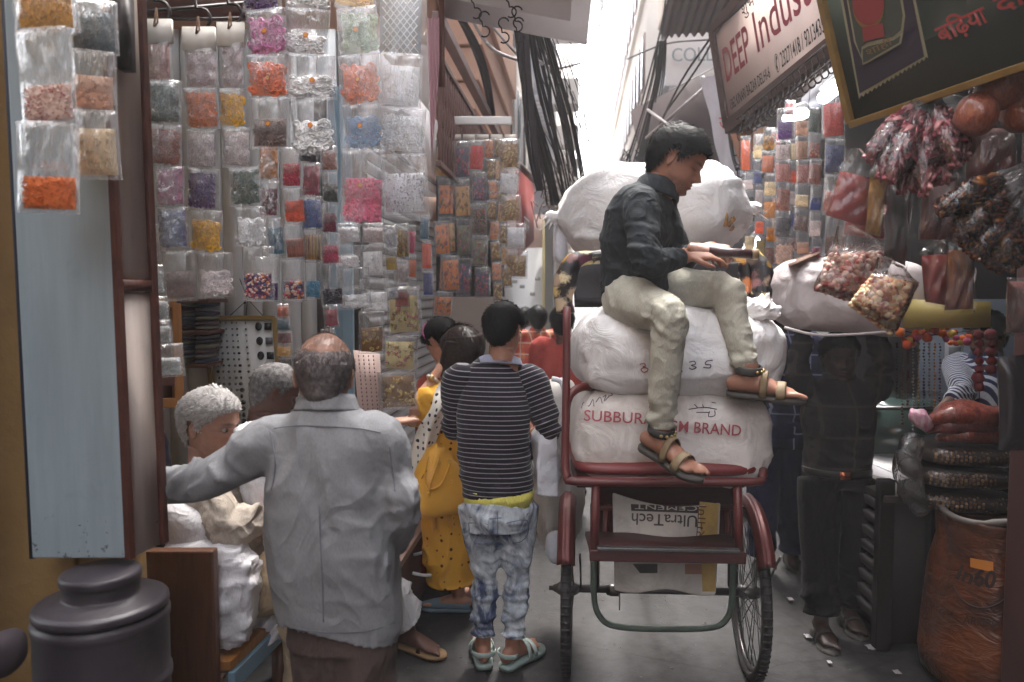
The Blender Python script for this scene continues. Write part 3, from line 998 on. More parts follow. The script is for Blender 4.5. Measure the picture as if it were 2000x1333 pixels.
class Head:
    def __init__(s, c, face, up=(0, 0, 1), scale=1.0, **kw):
        f = Vector(face).normalized()
        u = Vector(up); u = (u - f * u.dot(f)).normalized()
        r = f.cross(u)
        s.M3 = np.array([r, f, u]) * scale           # rows: local x,y,z in world
        s.c = np.array(c, float)
        s.grid, s.U, s.Z = head_grid(**kw)
        s.scale = scale

    def w(s, p):
        return np.asarray(p, float) @ s.M3 + s.c

    def loc(s, p):
        return (np.asarray(p, float) - s.c) @ np.linalg.inv(s.M3)

    def skin(s, g):
        b = G()
        nv, nu = s.grid.shape[:2]
        fs = []
        for i in range(nv - 1):
            for j in range(nu):
                k = (j + 1) % nu
                fs.append((i * nu + j, i * nu + k, (i + 1) * nu + k, (i + 1) * nu + j))
        fs.append(tuple(range((nv - 1) * nu, nv * nu)))
        g.add(s.w(s.grid.reshape(-1, 3)), fs)
        for sg in (-1, 1):                            # ears
            e = G(); e.ball((0, 0, 0), (.008, .0185, .031), 16, 12)
            v = e.verts()
            r2 = (v[:, 1] / .0185) ** 2 + (v[:, 2] / .031) ** 2
            dent = np.exp(-r2 / .32) * .009
            v[:, 0] = v[:, 0] - dent * (v[:, 0] > 0)
            v[:, 1] *= np.where(v[:, 2] < 0, .72, 1.0)
            a = R(24)
            q = np.stack([v[:, 0] * math.cos(a) + v[:, 1] * -math.sin(a), v[:, 1] * math.cos(a) + v[:, 0] * math.sin(a), v[:, 2]], 1)
            q[:, 0] = q[:, 0] * sg + sg * .078; q[:, 1] += -.014; q[:, 2] += .1 - .115
            e.v = [s.w(q)]
            g.merge(e)

    def tint(s, co, stubble=0, lips=(1.0, .72, .7), flush=0):
        q = s.loc(co)
        x, y, z = q[:, 0], q[:, 1], q[:, 2] + .115
        t = np.ones((len(co), 3))
        inb = (np.abs(x) < .1) & (np.abs(y) < .14) & (z > -.06) & (z < .25)
        fr = inb & (y > .03)
        lip = np.exp(-(x / .022) ** 2 - ((z - .0505) / .008) ** 2) * fr
        t = t * (1 - lip[:, None] * (1 - np.array(lips)))
        br = np.exp(-((np.abs(x) - .031) / .019) ** 2 - ((z - .1335 + .1 * np.abs(np.abs(x) - .03)) / .0045) ** 2) * fr
        t = t * (1 - br[:, None] * .88)
        ls = np.exp(-((np.abs(x) - .031) / .015) ** 2 - ((z - .1075) / .0022) ** 2) * fr
        t = t * (1 - ls[:, None] * .75)
        mo_ = np.exp(-(x / .02) ** 2 - ((z - .0505) / .0016) ** 2) * fr
        t = t * (1 - mo_[:, None] * .6)
        if stubble:
            n = .75 + .5 * vnoise(co * 420, 3)
            low = np.clip((.062 - z) / .02, 0, 1) * np.clip((y + .005) / .03, 0, 1) * np.clip((z + .03) / .02, 0, 1) * inb
            mo = np.exp(-(x / .03) ** 2 - ((z - .064) / .007) ** 2) * fr
            sb = np.clip(np.maximum(low * (1 - lip), mo) * n, 0, 1)[:, None] * stubble
            t = t * (1 - sb * np.array([.55, .52, .46]))
        if flush:
            fl = (np.exp(-(x / .02) ** 2 - ((z - .082) / .016) ** 2) + np.exp(-((np.abs(x) - .045) / .02) ** 2 - ((z - .085) / .018) ** 2)) * fr * flush
            t = t * (1 - fl[:, None] * np.array([0, .16, .2]))
        return t

    def hair(s, name, parent, mat, style='full', thick=.014, L=.035, comb=(0, .5, -.6), n=2200, wid=.0022, lift=.006, seed=1, cap=True):
        rs = np.random.RandomState(seed)
        m = hair_mask(s.U, s.Z, style)
        nv, nu = m.shape
        V = s.grid
        nrm = V - np.array([0, -.012, .012]); nrm = nrm / np.array([.075, .1, .105]) ** 2
        nrm /= np.linalg.norm(nrm, axis=2, keepdims=True)
        g = G()
        if cap:
            tk = thick * np.clip(m / .03 + .12, 0, 1) ** .6 * (1 + .16 * fbm(V.reshape(-1, 3) * 34, seed).reshape(m.shape))
            W = V + nrm * (tk * (m > -.006) + .0006)[..., None]
            idx = {}
            vs, fs = [], []
            def vid(i, j):
                k = (i, j % nu)
                if k not in idx:
                    idx[k] = len(vs); vs.append(W[i, j % nu])
                return idx[k]
            for i in range(nv - 1):
                for j in range(nu):
                    if m[i, j] > -.003 and m[i + 1, j] > -.003 and m[i, (j + 1) % nu] > -.003 and m[i + 1, (j + 1) % nu] > -.003:
                        fs.append((vid(i, j), vid(i, j + 1), vid(i + 1, j + 1), vid(i + 1, j)))
            if style != 'bald':
                vs.append(np.array([0, -.002, .2325 - .115 + thick])); c = len(vs) - 1
                for j in range(nu):
                    fs.append((vid(nv - 1, j), vid(nv - 1, j + 1), c))
            g.add(s.w(np.array(vs)), fs)
        cand = np.argwhere(m > -.002)
        wgt = np.maximum(.25, np.sin(np.clip((s.Z[cand[:, 0], cand[:, 1]]) / .2325, 0, 1) * PI * .95))
        wgt = wgt / wgt.sum()
        pick = cand[rs.choice(len(cand), n, p=wgt)]
        p0 = V[pick[:, 0], pick[:, 1]] + rs.normal(0, .002, (n, 3))
        nn = nrm[pick[:, 0], pick[:, 1]]
        mm = m[pick[:, 0], pick[:, 1]]
        cb = np.array(comb, float)[None] + rs.normal(0, .22, (n, 3))
        side = np.abs(p0[:, 0]) / .075
        low = np.clip((.07 - (p0[:, 2] + .0)) / .1, 0, 1)
        cb[:, 2] -= low * .9
        cb[:, 1] -= low * .35
        t = cb - nn * (cb * nn).sum(1, keepdims=True)
        t /= np.linalg.norm(t, axis=1, keepdims=True) + 1e-6
        b = np.cross(t, nn)
        ln = L * rs.uniform(.6, 1.25, (n, 1)) * np.clip(mm[:, None] / .045 + .2, .2, 1)
        tk = (thick * np.clip(mm / .03 + .12, 0, 1) ** .6)[:, None] * (1 if cap else .3)
        base = p0 + nn * tk * .75
        lf = lift * rs.uniform(.2, 1.3, (n, 1))
        q1 = base + t * ln * .5 + nn * lf
        q2 = base + t * ln + nn * lf * .35 - np.array([0, 0, .25]) * ln * .15
        w = wid * rs.uniform(.5, 1.2, (n, 1))
        vs = np.concatenate([np.stack([base - b * w, base + b * w, q1 - b * w * .9, q1 + b * w * .9, q2], 1).reshape(-1, 3)])
        fs = []
        for k in range(n):
            o = k * 5
            fs.append((o, o + 1, o + 3, o + 2)); fs.append((o + 2, o + 3, o + 4))
        g.add(s.w(vs), fs)
        return mk(name, g, mat, parent)

    def eyes(s, parent, lid=.35):
        for sg in (-1, 1):
            g = G(); c = np.array([sg * .031, .0735, .113 - .115])
            g.ball((0, 0, 0), .0108, 14, 10, 0); g.v = [g.v[0] + c]
            i = G(); i.ball((0, 0, 0), (.0068, .003, .0068), 10, 6); i.v = [i.v[0] + c + np.array([0, .0094, -.001])]; i.m = [1] * len(i.m)
            g.merge(i)
            g.v = [s.w(v) for v in g.v]
            mk('eye', g, [M_eye, M_iris], parent)

    def tuft(s, name, parent, mat, cx, cz, sx, sz, n, L, d=(0, .1, -1), yoff=.004):
        """moustache or eyebrow strands"""
        rs = np.random.RandomState(4)
        g = G(); vs, fs = [], []
        for k in range(n):
            x = cx + rs.uniform(-1, 1) * sx; z = cz + rs.uniform(-1, 1) * sz - .12 * abs(x - cx)
            j = np.argmin((s.grid[:, :, 0] - x) ** 2 + (s.grid[:, :, 2] + .115 - z) ** 2 + (s.grid[:, :, 1] < 0) * 1)
            p = s.grid.reshape(-1, 3)[j] + np.array([0, .001, 0])
            dd = np.array(d) + np.array([np.sign(x) * .8, 0, 0]) * (cx == 0) + rs.normal(0, .2, 3)
            dd /= np.linalg.norm(dd)
            q = p + dd * L + np.array([0, yoff, 0])
            o = len(vs); w = .0009
            vs += [p + [w, 0, 0], p - [w, 0, 0], q]
            fs.append((o, o + 1, o + 2))
        g.add(s.w(np.array(vs)), fs)
        return mk(name, g, mat, parent)

def skin_mat(name, col, rough=.48):
    if name in MATS: return MATS[name]
    t = NT(name)
    co = t.coords()
    at = t.new('ShaderNodeAttribute', attribute_name='tint')
    n = t.noise(co, 40, 5)
    c = t.mix(1.0, col, t.ramp(n, [(.3, .84), (.7, 1.06)]), 'MULTIPLY')
    c = t.mix(1.0, c, at.outputs['Color'], 'MULTIPLY')
    nr = t.bump(t.noise(co, 420, 2), .18, .001)
    t.bsdf(c, rough, 0, .45, nr, **{'Subsurface Weight': .08, 'Subsurface Radius': (.012, .005, .003), 'Subsurface Scale': 1.0})
    MATS[name] = t.mat
    return t.mat

def hair_mat(name, col, col2, rough=.6):
    if name in MATS: return MATS[name]
    t = NT(name)
    co = t.coords()
    n = t.noise(co, 60, 3)
    c = t.mix(t.ramp(n, [(.4, 0), (.8, .8)]), col, col2)
    t.bsdf(c, rough, 0, .14, t.bump(n, .3, .001))
    MATS[name] = t.mat
    return t.mat

M_eye = pm('eye_white', rgb8(160, 146, 136), .25, .03)
M_iris = pm('eye_iris', rgb8(38, 24, 18), .15, .03)
M_hair_black = hair_mat('black_hair', rgb8(7, 6, 7), rgb8(15, 13, 14))
M_hair_white = hair_mat('white_hair', rgb8(178, 172, 170), rgb8(225, 222, 220), .6)
M_hair_grey = hair_mat('grey_hair', rgb8(92, 88, 88), rgb8(165, 160, 158), .6)
M_hair_dkgrey = hair_mat('thin_grey_hair', rgb8(88, 80, 80), rgb8(150, 142, 140), .6)
M_hair_brown = hair_mat('dark_brown_hair', rgb8(30, 21, 20), rgb8(62, 46, 42), .38)

def folds(v, fl=(), base=.004, freq=8.0, seed=0):
    d = base * fbm(v * freq, seed, 2)
    for c, r, ax, wl, amp in fl:
        q = v - np.array(c)
        rr = np.array(r) if hasattr(r, '__len__') else np.array([r, r, r])
        w = np.exp(-((q / rr) ** 2).sum(1))
        a = np.array(ax, float); a /= np.linalg.norm(a)
        b = np.cross(a, (.31, .9, .27)); b /= np.linalg.norm(b)
        e = np.cross(a, b)
        u = np.stack([(q @ a) / (wl * 1.5), (q @ b) / (wl * 5), (q @ e) / (wl * 5)], 1) + 11.3
        u[:, 0] += .5 * vnoise(v * 9, seed + 5)
        n1 = np.abs(vnoise(u, seed + 2))
        n2 = np.abs(vnoise(u * 1.9 + 7, seed + 4))
        d = d + 1.7 * amp * w * (.75 - 2.4 * n1 ** .6 + .45 - 1.3 * n2 ** .6)
    return np.maximum(d, -.013)

def hand(g, wrist, f, n, side=1, curl=(.5, .5, .5, .5), thumb=.5, size=1.0, spread=.06):
    """palm, four unequal bent fingers and a thumb; f = finger direction, n = way the palm faces"""
    w = Vector(wrist); f = Vector(f).normalized(); n = Vector(n); n = (n - f * n.dot(f)).normalized()
    s = f.cross(n) * side
    k = size
    g.limb([w - f * .03 * k, w + f * .015 * k, w + f * .05 * k, w + f * .092 * k], [(.024 * k, .019 * k), (.029 * k, .017 * k), (.039 * k, .0165 * k), (.038 * k, .012 * k)], side=s, n=12, sub=3, cap='round')
    for i, (o, L) in enumerate(((.0285, .070), (.0095, .079), (-.0095, .073), (-.0275, .057))):
        c = curl[i]
        p = w + f * (.086 - .004 * abs(i - 1)) * k + s * o * k
        d = (f + s * spread * (1.5 - i)).normalized()
        pts = [p - d * .012 * k, p]
        ang = 0
        for j, fr in enumerate((.45, .31, .27)):
            ang += c * (1.0, 1.15, .8)[j]
            dj = d * math.cos(ang) + n * math.sin(ang)
            p = p + dj * L * fr * k
            pts.append(p)
        g.limb(pts, [(.0088 * k)] * 2 + [.0083 * k, .0074 * k, .0058 * k], n=9, sub=2, cap='round')
    p = w + f * .022 * k + s * .026 * k
    d1 = (f * .55 + s * .75 + n * .25).normalized()
    d2 = (f * .9 + s * (.35 - thumb * .6) + n * (.2 + thumb * .5)).normalized()
    d3 = (f * .9 + s * (.1 - thumb * .9) + n * (.1 + thumb * .6)).normalized()
    g.limb([p - d1 * .01 * k, p + d1 * .034 * k, p + d1 * .034 * k + d2 * .03 * k, p + d1 * .034 * k + d2 * .03 * k + d3 * .026 * k], [.0125 * k, .0105 * k, .009 * k, .0066 * k], n=9, sub=2, cap='round')

def foot(g, ankle, f, u=(0, 0, 1), k=1.0, side=1):
    """bare foot; ankle joint, toe direction, sole normal up"""
    a = Vector(ankle); f = Vector(f).normalized(); u = Vector(u); u = (u - f * u.dot(f)).normalized()
    s = f.cross(u) * side                               # side = +1 : big toe lies opposite to s
    b = a - u * .075 * k
    g.limb([b - f * .055 * k + u * .028 * k, b - f * .015 * k + u * .036 * k, b + f * .05 * k + u * .034 * k, b + f * .115 * k + u * .02 * k, b + f * .155 * k + u * .013 * k],
           [(.028 * k, .028 * k), (.034 * k, .036 * k), (.036 * k, .034 * k), (.044 * k, .02 * k), (.040 * k, .012 * k)], side=s, n=14, sub=3, cap='round')
    g.limb([a + u * .03 * k, a - u * .01 * k, b + f * .02 * k + u * .04 * k], [.034 * k, .036 * k, .034 * k], n=12, sub=2, cap='round')
    for i, (o, L, r) in enumerate(((-.03, .058, .0125), (-.0115, .052, .0092), (.004, .046, .0086), (.0185, .039, .008), (.0315, .032, .0075))):
        p = b + f * (.142 - .006 * i) * k + s * o * k + u * .012 * k
        g.limb([p - f * .012 * k, p + f * L * .5 * k + u * .004 * k, p + f * L * k - u * .003 * k], [r * k, r * .95 * k, r * .75 * k], n=8, sub=2, cap='round')

def sole(g, ankle, f, u=(0, 0, 1), k=1.0, th=.018, grow=1.12, off=.0):
    a = Vector(ankle); f = Vector(f).normalized(); u = Vector(u); u = (u - f * u.dot(f)).normalized(); s = f.cross(u)
    b = a - u * (.078 + off) * k
    prof = [(-.075, .006), (-.07, .022), (-.05, .033), (0, .034), (.05, .036), (.1, .045), (.15, .048), (.185, .038), (.205, .02), (.212, .006)]
    top = [b + f * y * k + s * x * k * grow for y, x in prof] + [b + f * y * k - s * x * k * grow for y, x in prof[::-1]]
    n = len(top)
    rr = np.array([tuple(p) for p in top])
    g.rings([rr - np.array(u) * th, rr])
    return b, f, u, s

def join_mesh(me, g, name):
    bm = bmesh.new(); bm.from_mesh(me)
    m2 = mesh_of(g, name); bm.from_mesh(m2)
    bm.to_mesh(me); bm.free(); bpy.data.meshes.remove(m2)
    me.polygons.foreach_set('use_smooth', [True] * len(me.polygons)); me.update()
    return me

def body(label, g, head, mat, base, voxel=.007, group=None, stub=0, flush=0, name='person', it=2, lips=(1, .72, .7)):
    """one continuous skin surface: limbs, hands and feet fused, head grown on; the top-level object of a person"""
    me = modded(mesh_of(g, name), [('REMESH', dict(mode='VOXEL', voxel_size=voxel, use_smooth_shade=True)), ('SMOOTH', dict(iterations=it, factor=.5))])
    if head is not None:
        hg = G(); head.skin(hg); join_mesh(me, hg, name)
    co = co_get(me)
    t = head.tint(co, stub, lips, flush) if head is not None else np.ones((len(co), 3))
    a = me.attributes.new('tint', 'FLOAT_COLOR', 'POINT')
    a.data.foreach_set('color', np.concatenate([t, np.ones((len(co), 1))], 1).astype(np.float32).ravel())
    b = Vector(base)
    co_set(me, co - np.array(b))
    o = put(name, me, mat, None, b)
    return props(o, label, 'person', group)

def arm(g, s, e, w, r=(.05, .042, .028), side=None):
    s, e, w = Vector(s), Vector(e), Vector(w)
    m1, m2 = s.lerp(e, .5), e.lerp(w, .4)
    g.limb([s, m1, e, m2, w], [r[0], r[0] * .92, r[1], r[1] * 1.0, r[2]], n=12, sub=3, side=side)

def leg(g, h, k, a, r=(.066, .043, .034)):
    h, k, a = Vector(h), Vector(k), Vector(a)
    g.limb([h, h.lerp(k, .5), k, k.lerp(a, .35), a], [r[0], r[0] * .88, r[1], r[1] * 1.02, r[2]], n=14, sub=3)

def torso(g, pts, rad, side, p=2.3):
    g.limb(pts, rad, side=side, n=26, sub=4, p=p)

def collar(name, parent, mat, c, axis, r0, r1, h, side, gap=.0, th=.005, front=(0, 1, 0)):
    """folded collar band around the neck"""
    ax = Vector(axis).normalized(); s = Vector(side); s = (s - ax * s.dot(ax)).normalized(); b = ax.cross(s)
    g = G(); n = 36
    rings = []
    for rr, hh in ((r0, 0), (r0 * .97, h * .6), (r0 * .96, h), (r0 * 1.0, h * 1.06), (r1 * .99, h * .75), (r1 * 1.1, h * .05), (r1 * 1.12, -h * .12), (r1 * 1.06, -h * .1), (r0 * 1.02, h * .1)):
        rings.append(np.array([tuple(Vector(c) + ax * (hh + .01 * math.sin(2 * a + 1) * h) + (s * math.cos(a) * rr + b * math.sin(a) * rr * .92)) for a in np.linspace(0, 2 * PI, n, endpoint=False)]))
    g.rings(rings, caps=(False, False))
    return mk(name, g, mat, parent)

# fabrics
def attr_stripe(name, dark, light, pitch, duty, rough=.85):
    t = NT(name)
    at = t.new('ShaderNodeAttribute', attribute_name='run')
    fr = t.math('FRACT', t.math('DIVIDE', at.outputs['Fac'], pitch))
    m = t.ramp(fr, [(0, 1), (duty, 1), (duty + .06, 0), (.96, 0)])
    co = t.coords()
    fine = t.noise(t.coords((1, 1, .35)), 260, 2)
    c = t.mix(m, dark, light)
    c = t.mix(1.0, c, t.ramp(fine, [(.3, .8), (.7, 1.08)]), 'MULTIPLY')
    b = t.bump(t.noise(co, 9, 3, .5, 1.2), .35, .02)
    b = t.bump(fine, .25, .0015, b)
    t.bsdf(c, rough, 0, .2, b, **{'Sheen Weight': .15})
    return t.mat

def plaid(name, c0, c1, c2, s=1.0, rough=.85):
    """two-way check from object space"""
    t = NT(name)
    tc = t.new('ShaderNodeTexCoord')
    sp = t.new('ShaderNodeSeparateXYZ'); t.link(tc.outputs['Object'], sp.inputs[0])
    u = t.math('ADD', sp.outputs[0], t.math('MULTIPLY', sp.outputs[1], .6))
    def band(v, pitch, duty, off=0):
        fr = t.math('FRACT', t.math('DIVIDE', t.math('ADD', v, off + 20), pitch))
        return t.ramp(fr, [(0, 1), (duty, 1), (duty + .03, 0), (.97, 0)])
    c = t.mix(t.math('MULTIPLY', band(u, .085 * s, .45), .65), c0, c1)
    c = t.mix(t.math('MULTIPLY', band(sp.outputs[2], .095 * s, .42), .55), c, c1)
    c = t.mix(t.math('MULTIPLY', band(u, .085 * s, .07, .03), .9), c, c2)
    c = t.mix(t.math('MULTIPLY', band(sp.outputs[2], .095 * s, .06, .02), .9), c, c2)
    fine = t.noise(t.coords(), 240, 2)
    c = t.mix(1.0, c, t.ramp(fine, [(.3, .85), (.7, 1.06)]), 'MULTIPLY')
    t.bsdf(c, rough, 0, .2, t.bump(t.noise(t.coords(), 9, 3, .5, 1), .4, .02))
    return t.mat

def dots(name, base, dot, scale, duty=.3, rough=.8):
    t = NT(name)
    co = t.coords()
    vo = t.new('ShaderNodeTexVoronoi'); vo.inputs['Scale'].default_value = scale; vo.inputs['Randomness'].default_value = .45
    t.link(co, vo.inputs['Vector'])
    c = t.mix(t.ramp(vo.outputs['Distance'], [(duty, 1), (duty + .05, 0)]), base, dot)
    t.bsdf(c, rough, 0, .2, t.bump(t.noise(co, 11, 3), .4, .015))
    return t.mat
# ---------- A: young man sitting on the sacks of the rickshaw
SK_A = skin_mat('skin_brown', rgb8(150, 104, 84))
SK_B = skin_mat('skin_tan', rgb8(152, 112, 94))
SK_C = skin_mat('skin_dark', rgb8(98, 66, 56))
SK_D = skin_mat('skin_light', rgb8(196, 146, 122))
M_khaki = cloth('khaki_twill', rgb8(178, 174, 160), wr=.35, dirt=.2)
M_slate = cloth('slate_shirt', rgb8(40, 44, 48), wr=.4)
M_greyshirt = cloth('grey_kurta', rgb8(142, 142, 145), wr=.4, wscale=6)
M_sandal = pm('tan_sandal', rgb8(128, 108, 80), .6, .2, 30)
M_sole = pm('dark_rubber', rgb8(70, 66, 62), .7, .2, 30)

def build_A():
    fd = V3(.96, -.28, 0).normalized(); sd = V3(-.28, -.96, 0).normalized()
    pel, spn, chs, nb = P(1240, 572, 3.0), P(1236, 500, 2.99), P(1250, 428, 2.97), P(1284, 372, 2.95)
    hd = Head(P(1324, 314, 2.93), (.88, -.28, -.52), up=(.42, -.05, .9), scale=1.0, nose=1.1)
    shR, shL = P(1252, 402, 2.83), P(1286, 398, 3.11)
    elR, elL = P(1262, 512, 2.70), P(1330, 508, 3.05)
    wrR, wrL = P(1340, 502, 2.78), P(1368, 487, 2.92)
    hpR, hpL = P(1225, 585, 2.9), P(1262, 565, 3.1)
    knR, knL = P(1308, 618, 2.62), P(1418, 568, 2.86)
    anR, anL = P(1290, 846, 2.66), P(1462, 728, 2.76)
    g = G()
    torso(g, [pel, spn, chs, nb], [(.13, .1), (.12, .09), (.14, .1), (.06, .06)], sd)
    g.limb([nb - V3(0, 0, .03), nb.lerp(Vector(hd.w((0, -.02, -.1))), .5), Vector(hd.w((0, -.025, -.075)))], [.062, .06, .056], n=14, sub=2)
    arm(g, shR, elR, wrR, (.045, .038, .027)); arm(g, shL, elL, wrL, (.045, .038, .027))
    hand(g, wrR, (.9, .1, .02), (0, .3, -1), -1, (.25, .3, .35, .4), .3, 1.0)
    hand(g, wrL, (.95, -.22, -.1), (.1, .55, -.8), 1, (.95, 1.0, 1.05, 1.1), .9, 1.12)
    leg(g, hpR, knR, anR); leg(g, hpL, knL, anL)
    fR = V3(.62, -.7, -.3); uR = V3(.1, -.3, .95)
    fL = V3(.93, -.34, -.06); uL = V3(.05, -.2, 1)
    foot(g, anR, fR, uR, 1.0, 1); foot(g, anL, fL, uL, 1.0, -1)
    o = body('young man in dark slate shirt and khaki trousers sitting on the rickshaw sacks', g, hd, SK_A, P(1240, 600, 2.95), .0058, stub=1.1)
    hd.hair('hair', o, M_hair_black, 'full', .017, .042, (.1, .75, .15), 3400, .0022, .012, 3)
    hd.tuft('moustache', o, M_hair_black, 0, .0645, .022, .003, 90, .008)
    # shirt
    g = G()
    torso(g, [pel - V3(0, 0, .045), pel + V3(0, 0, .02), spn, chs, P(1270, 392, 2.96), P(1284, 370, 2.95)], [(.158, .13), (.162, .134), (.16, .13), (.182, .135), (.155, .1), (.082, .078)], sd)
    g.limb([shR + V3(.0, .05, .0), shR, shR.lerp(elR, .5), elR, elR.lerp(wrR, .5), wrR + (elR - wrR).normalized() * .02], [.082, .076, .068, .058, .05, .038], n=16, sub=3)
    g.limb([shL - V3(.0, .05, 0), shL, shL.lerp(elL, .5), elL, elL.lerp(wrL, .5), wrL + (elL - wrL).normalized() * .02], [.075, .068, .06, .052, .046, .037], n=16, sub=3)
    fl = [(elR, .1, (.3, .1, 1), .024, .009), (elR + V3(.08, .04, .02), .07, (1, .3, .1), .02, .005), (shR + V3(.02, 0, -.07), .1, (.4, 0, 1), .03, .006), (spn, .16, (.2, 0, 1), .045, .008), (pel, .16, (.1, 0, 1), .04, .007), (chs, .15, (.7, 0, .7), .05, .006), (elL, .1, (.4, 0, 1), .024, .007)]
    mk('shirt', g, M_slate, o, voxel=.0075, it=3, disp=lambda v: folds(v, fl, .004, 7))
    collar('collar', o, M_slate, P(1282, 378, 2.95), (.30, -.05, .95), .07, .088, .056, sd)
    # trousers
    g = G()
    torso(g, [pel + V3(0, 0, .04), pel - V3(0, 0, .06)], [(.135, .115), (.15, .125)], sd)
    cR = anR.lerp(knR, .05); cL = anL.lerp(knL, .05)
    for h, k, a, q in ((hpR, knR, cR, 0), (hpL, knL, cL, 1)):
        g.limb([pel.lerp(h, .5) - V3(0, 0, .03), h, h.lerp(k, .55), k - (k - a).normalized() * .0, k.lerp(a, .22), k.lerp(a, .6), a], [.098, .098, .083, .066, .061, .055, .047], n=18, sub=4)
    fl = [(knR, .1, (.2, -.5, .8), .024, .0045), (knL, .1, (.9, -.2, -.5), .024, .0045), (cR, (.09, .09, .11), (0.15, 0, 1), .026, .011), (cL, (.09, .09, .11), (-.2, 0, 1), .026, .011), (hpR, .13, (.8, -.4, .3), .03, .0045), (hpL, .13, (.8, -.4, .3), .03, .0045)]
    mk('trousers', g, M_khaki, o, voxel=.0075, it=3, disp=lambda v: folds(v, fl, .004, 9))
    for an, f, u, sg in ((anR, fR, uR, 1), (anL, fL, uL, -1)):
        g = G(); b, f, u, s = sole(g, an, f, u, .96, .018, 1.05)
        sd_ = mk('sandal', g, M_sole, o)
        g = G()
        def arch(g, y, w, h, wd):
            pts = [b + f * y + s * (w * math.cos(t)) + u * (h * math.sin(t)) for t in np.linspace(0, PI, 9)]
            g.limb(pts, [(wd, .003)] * 9, side=f, n=8, sub=1, cap='flat')
        arch(g, .115, .05, .05, .017); mk('strap', g, M_sandal, sd_); g = G(); arch(g, .055, .043, .085, .014)
        mk('strap', g, M_sandal, sd_)
        g = G()
        ang = [Vector(an) + u * .012 + (f * math.cos(t) * .046 + s * math.sin(t) * .043) for t in np.linspace(0, 2 * PI, 17)]
        g.limb(ang, [(.015, .0035)] * 17, side=u, n=8, sub=1, cap='flat')
        mk('ankle_strap', g, pm('black_strap', rgb8(62, 60, 58), .6, .2, 20), sd_)
        g = G()
        for t in np.linspace(-.7, .9, 5):
            g.ball(Vector(an) + u * .012 + (f * math.cos(t) * .052 + s * math.sin(t) * .048), .006, 7, 5)
        mk('brass_trim', g, pm('brass_trim', rgb8(176, 150, 96), .35, .2, 20, metal=.7), sd_)
    # pocket seam lines and belt loop thread
    g = G(); g.tube([hpR + V3(-.03, -.1, .02), hpR + V3(.03, -.108, -.01), hpR + V3(.09, -.105, .0)], .0016, 5); mk('pocket_seam', g, pm('seam', rgb8(112, 108, 96), .8), o)
    # dark wrapped stick held in the fist
    g = G(); a0, a1 = P(1385, 492, 2.86), P(1474, 497, 2.84); g.tube([a0, a0.lerp(a1, .5), a1], .018, 12)
    s_ = props(mk('wrapped_handle', g, pm('maroon_grip', rgb8(58, 34, 38), .45, .2, 20), None, a0), 'short maroon wrapped bar held in the fist of the seated young man', 'bar')
    g = G(); g.tube([a1 - V3(.012, 0, 0), a1 + V3(.012, 0, 0)], .02, 12); mk('end_cap', g, M_sandal, s_)
build_A()

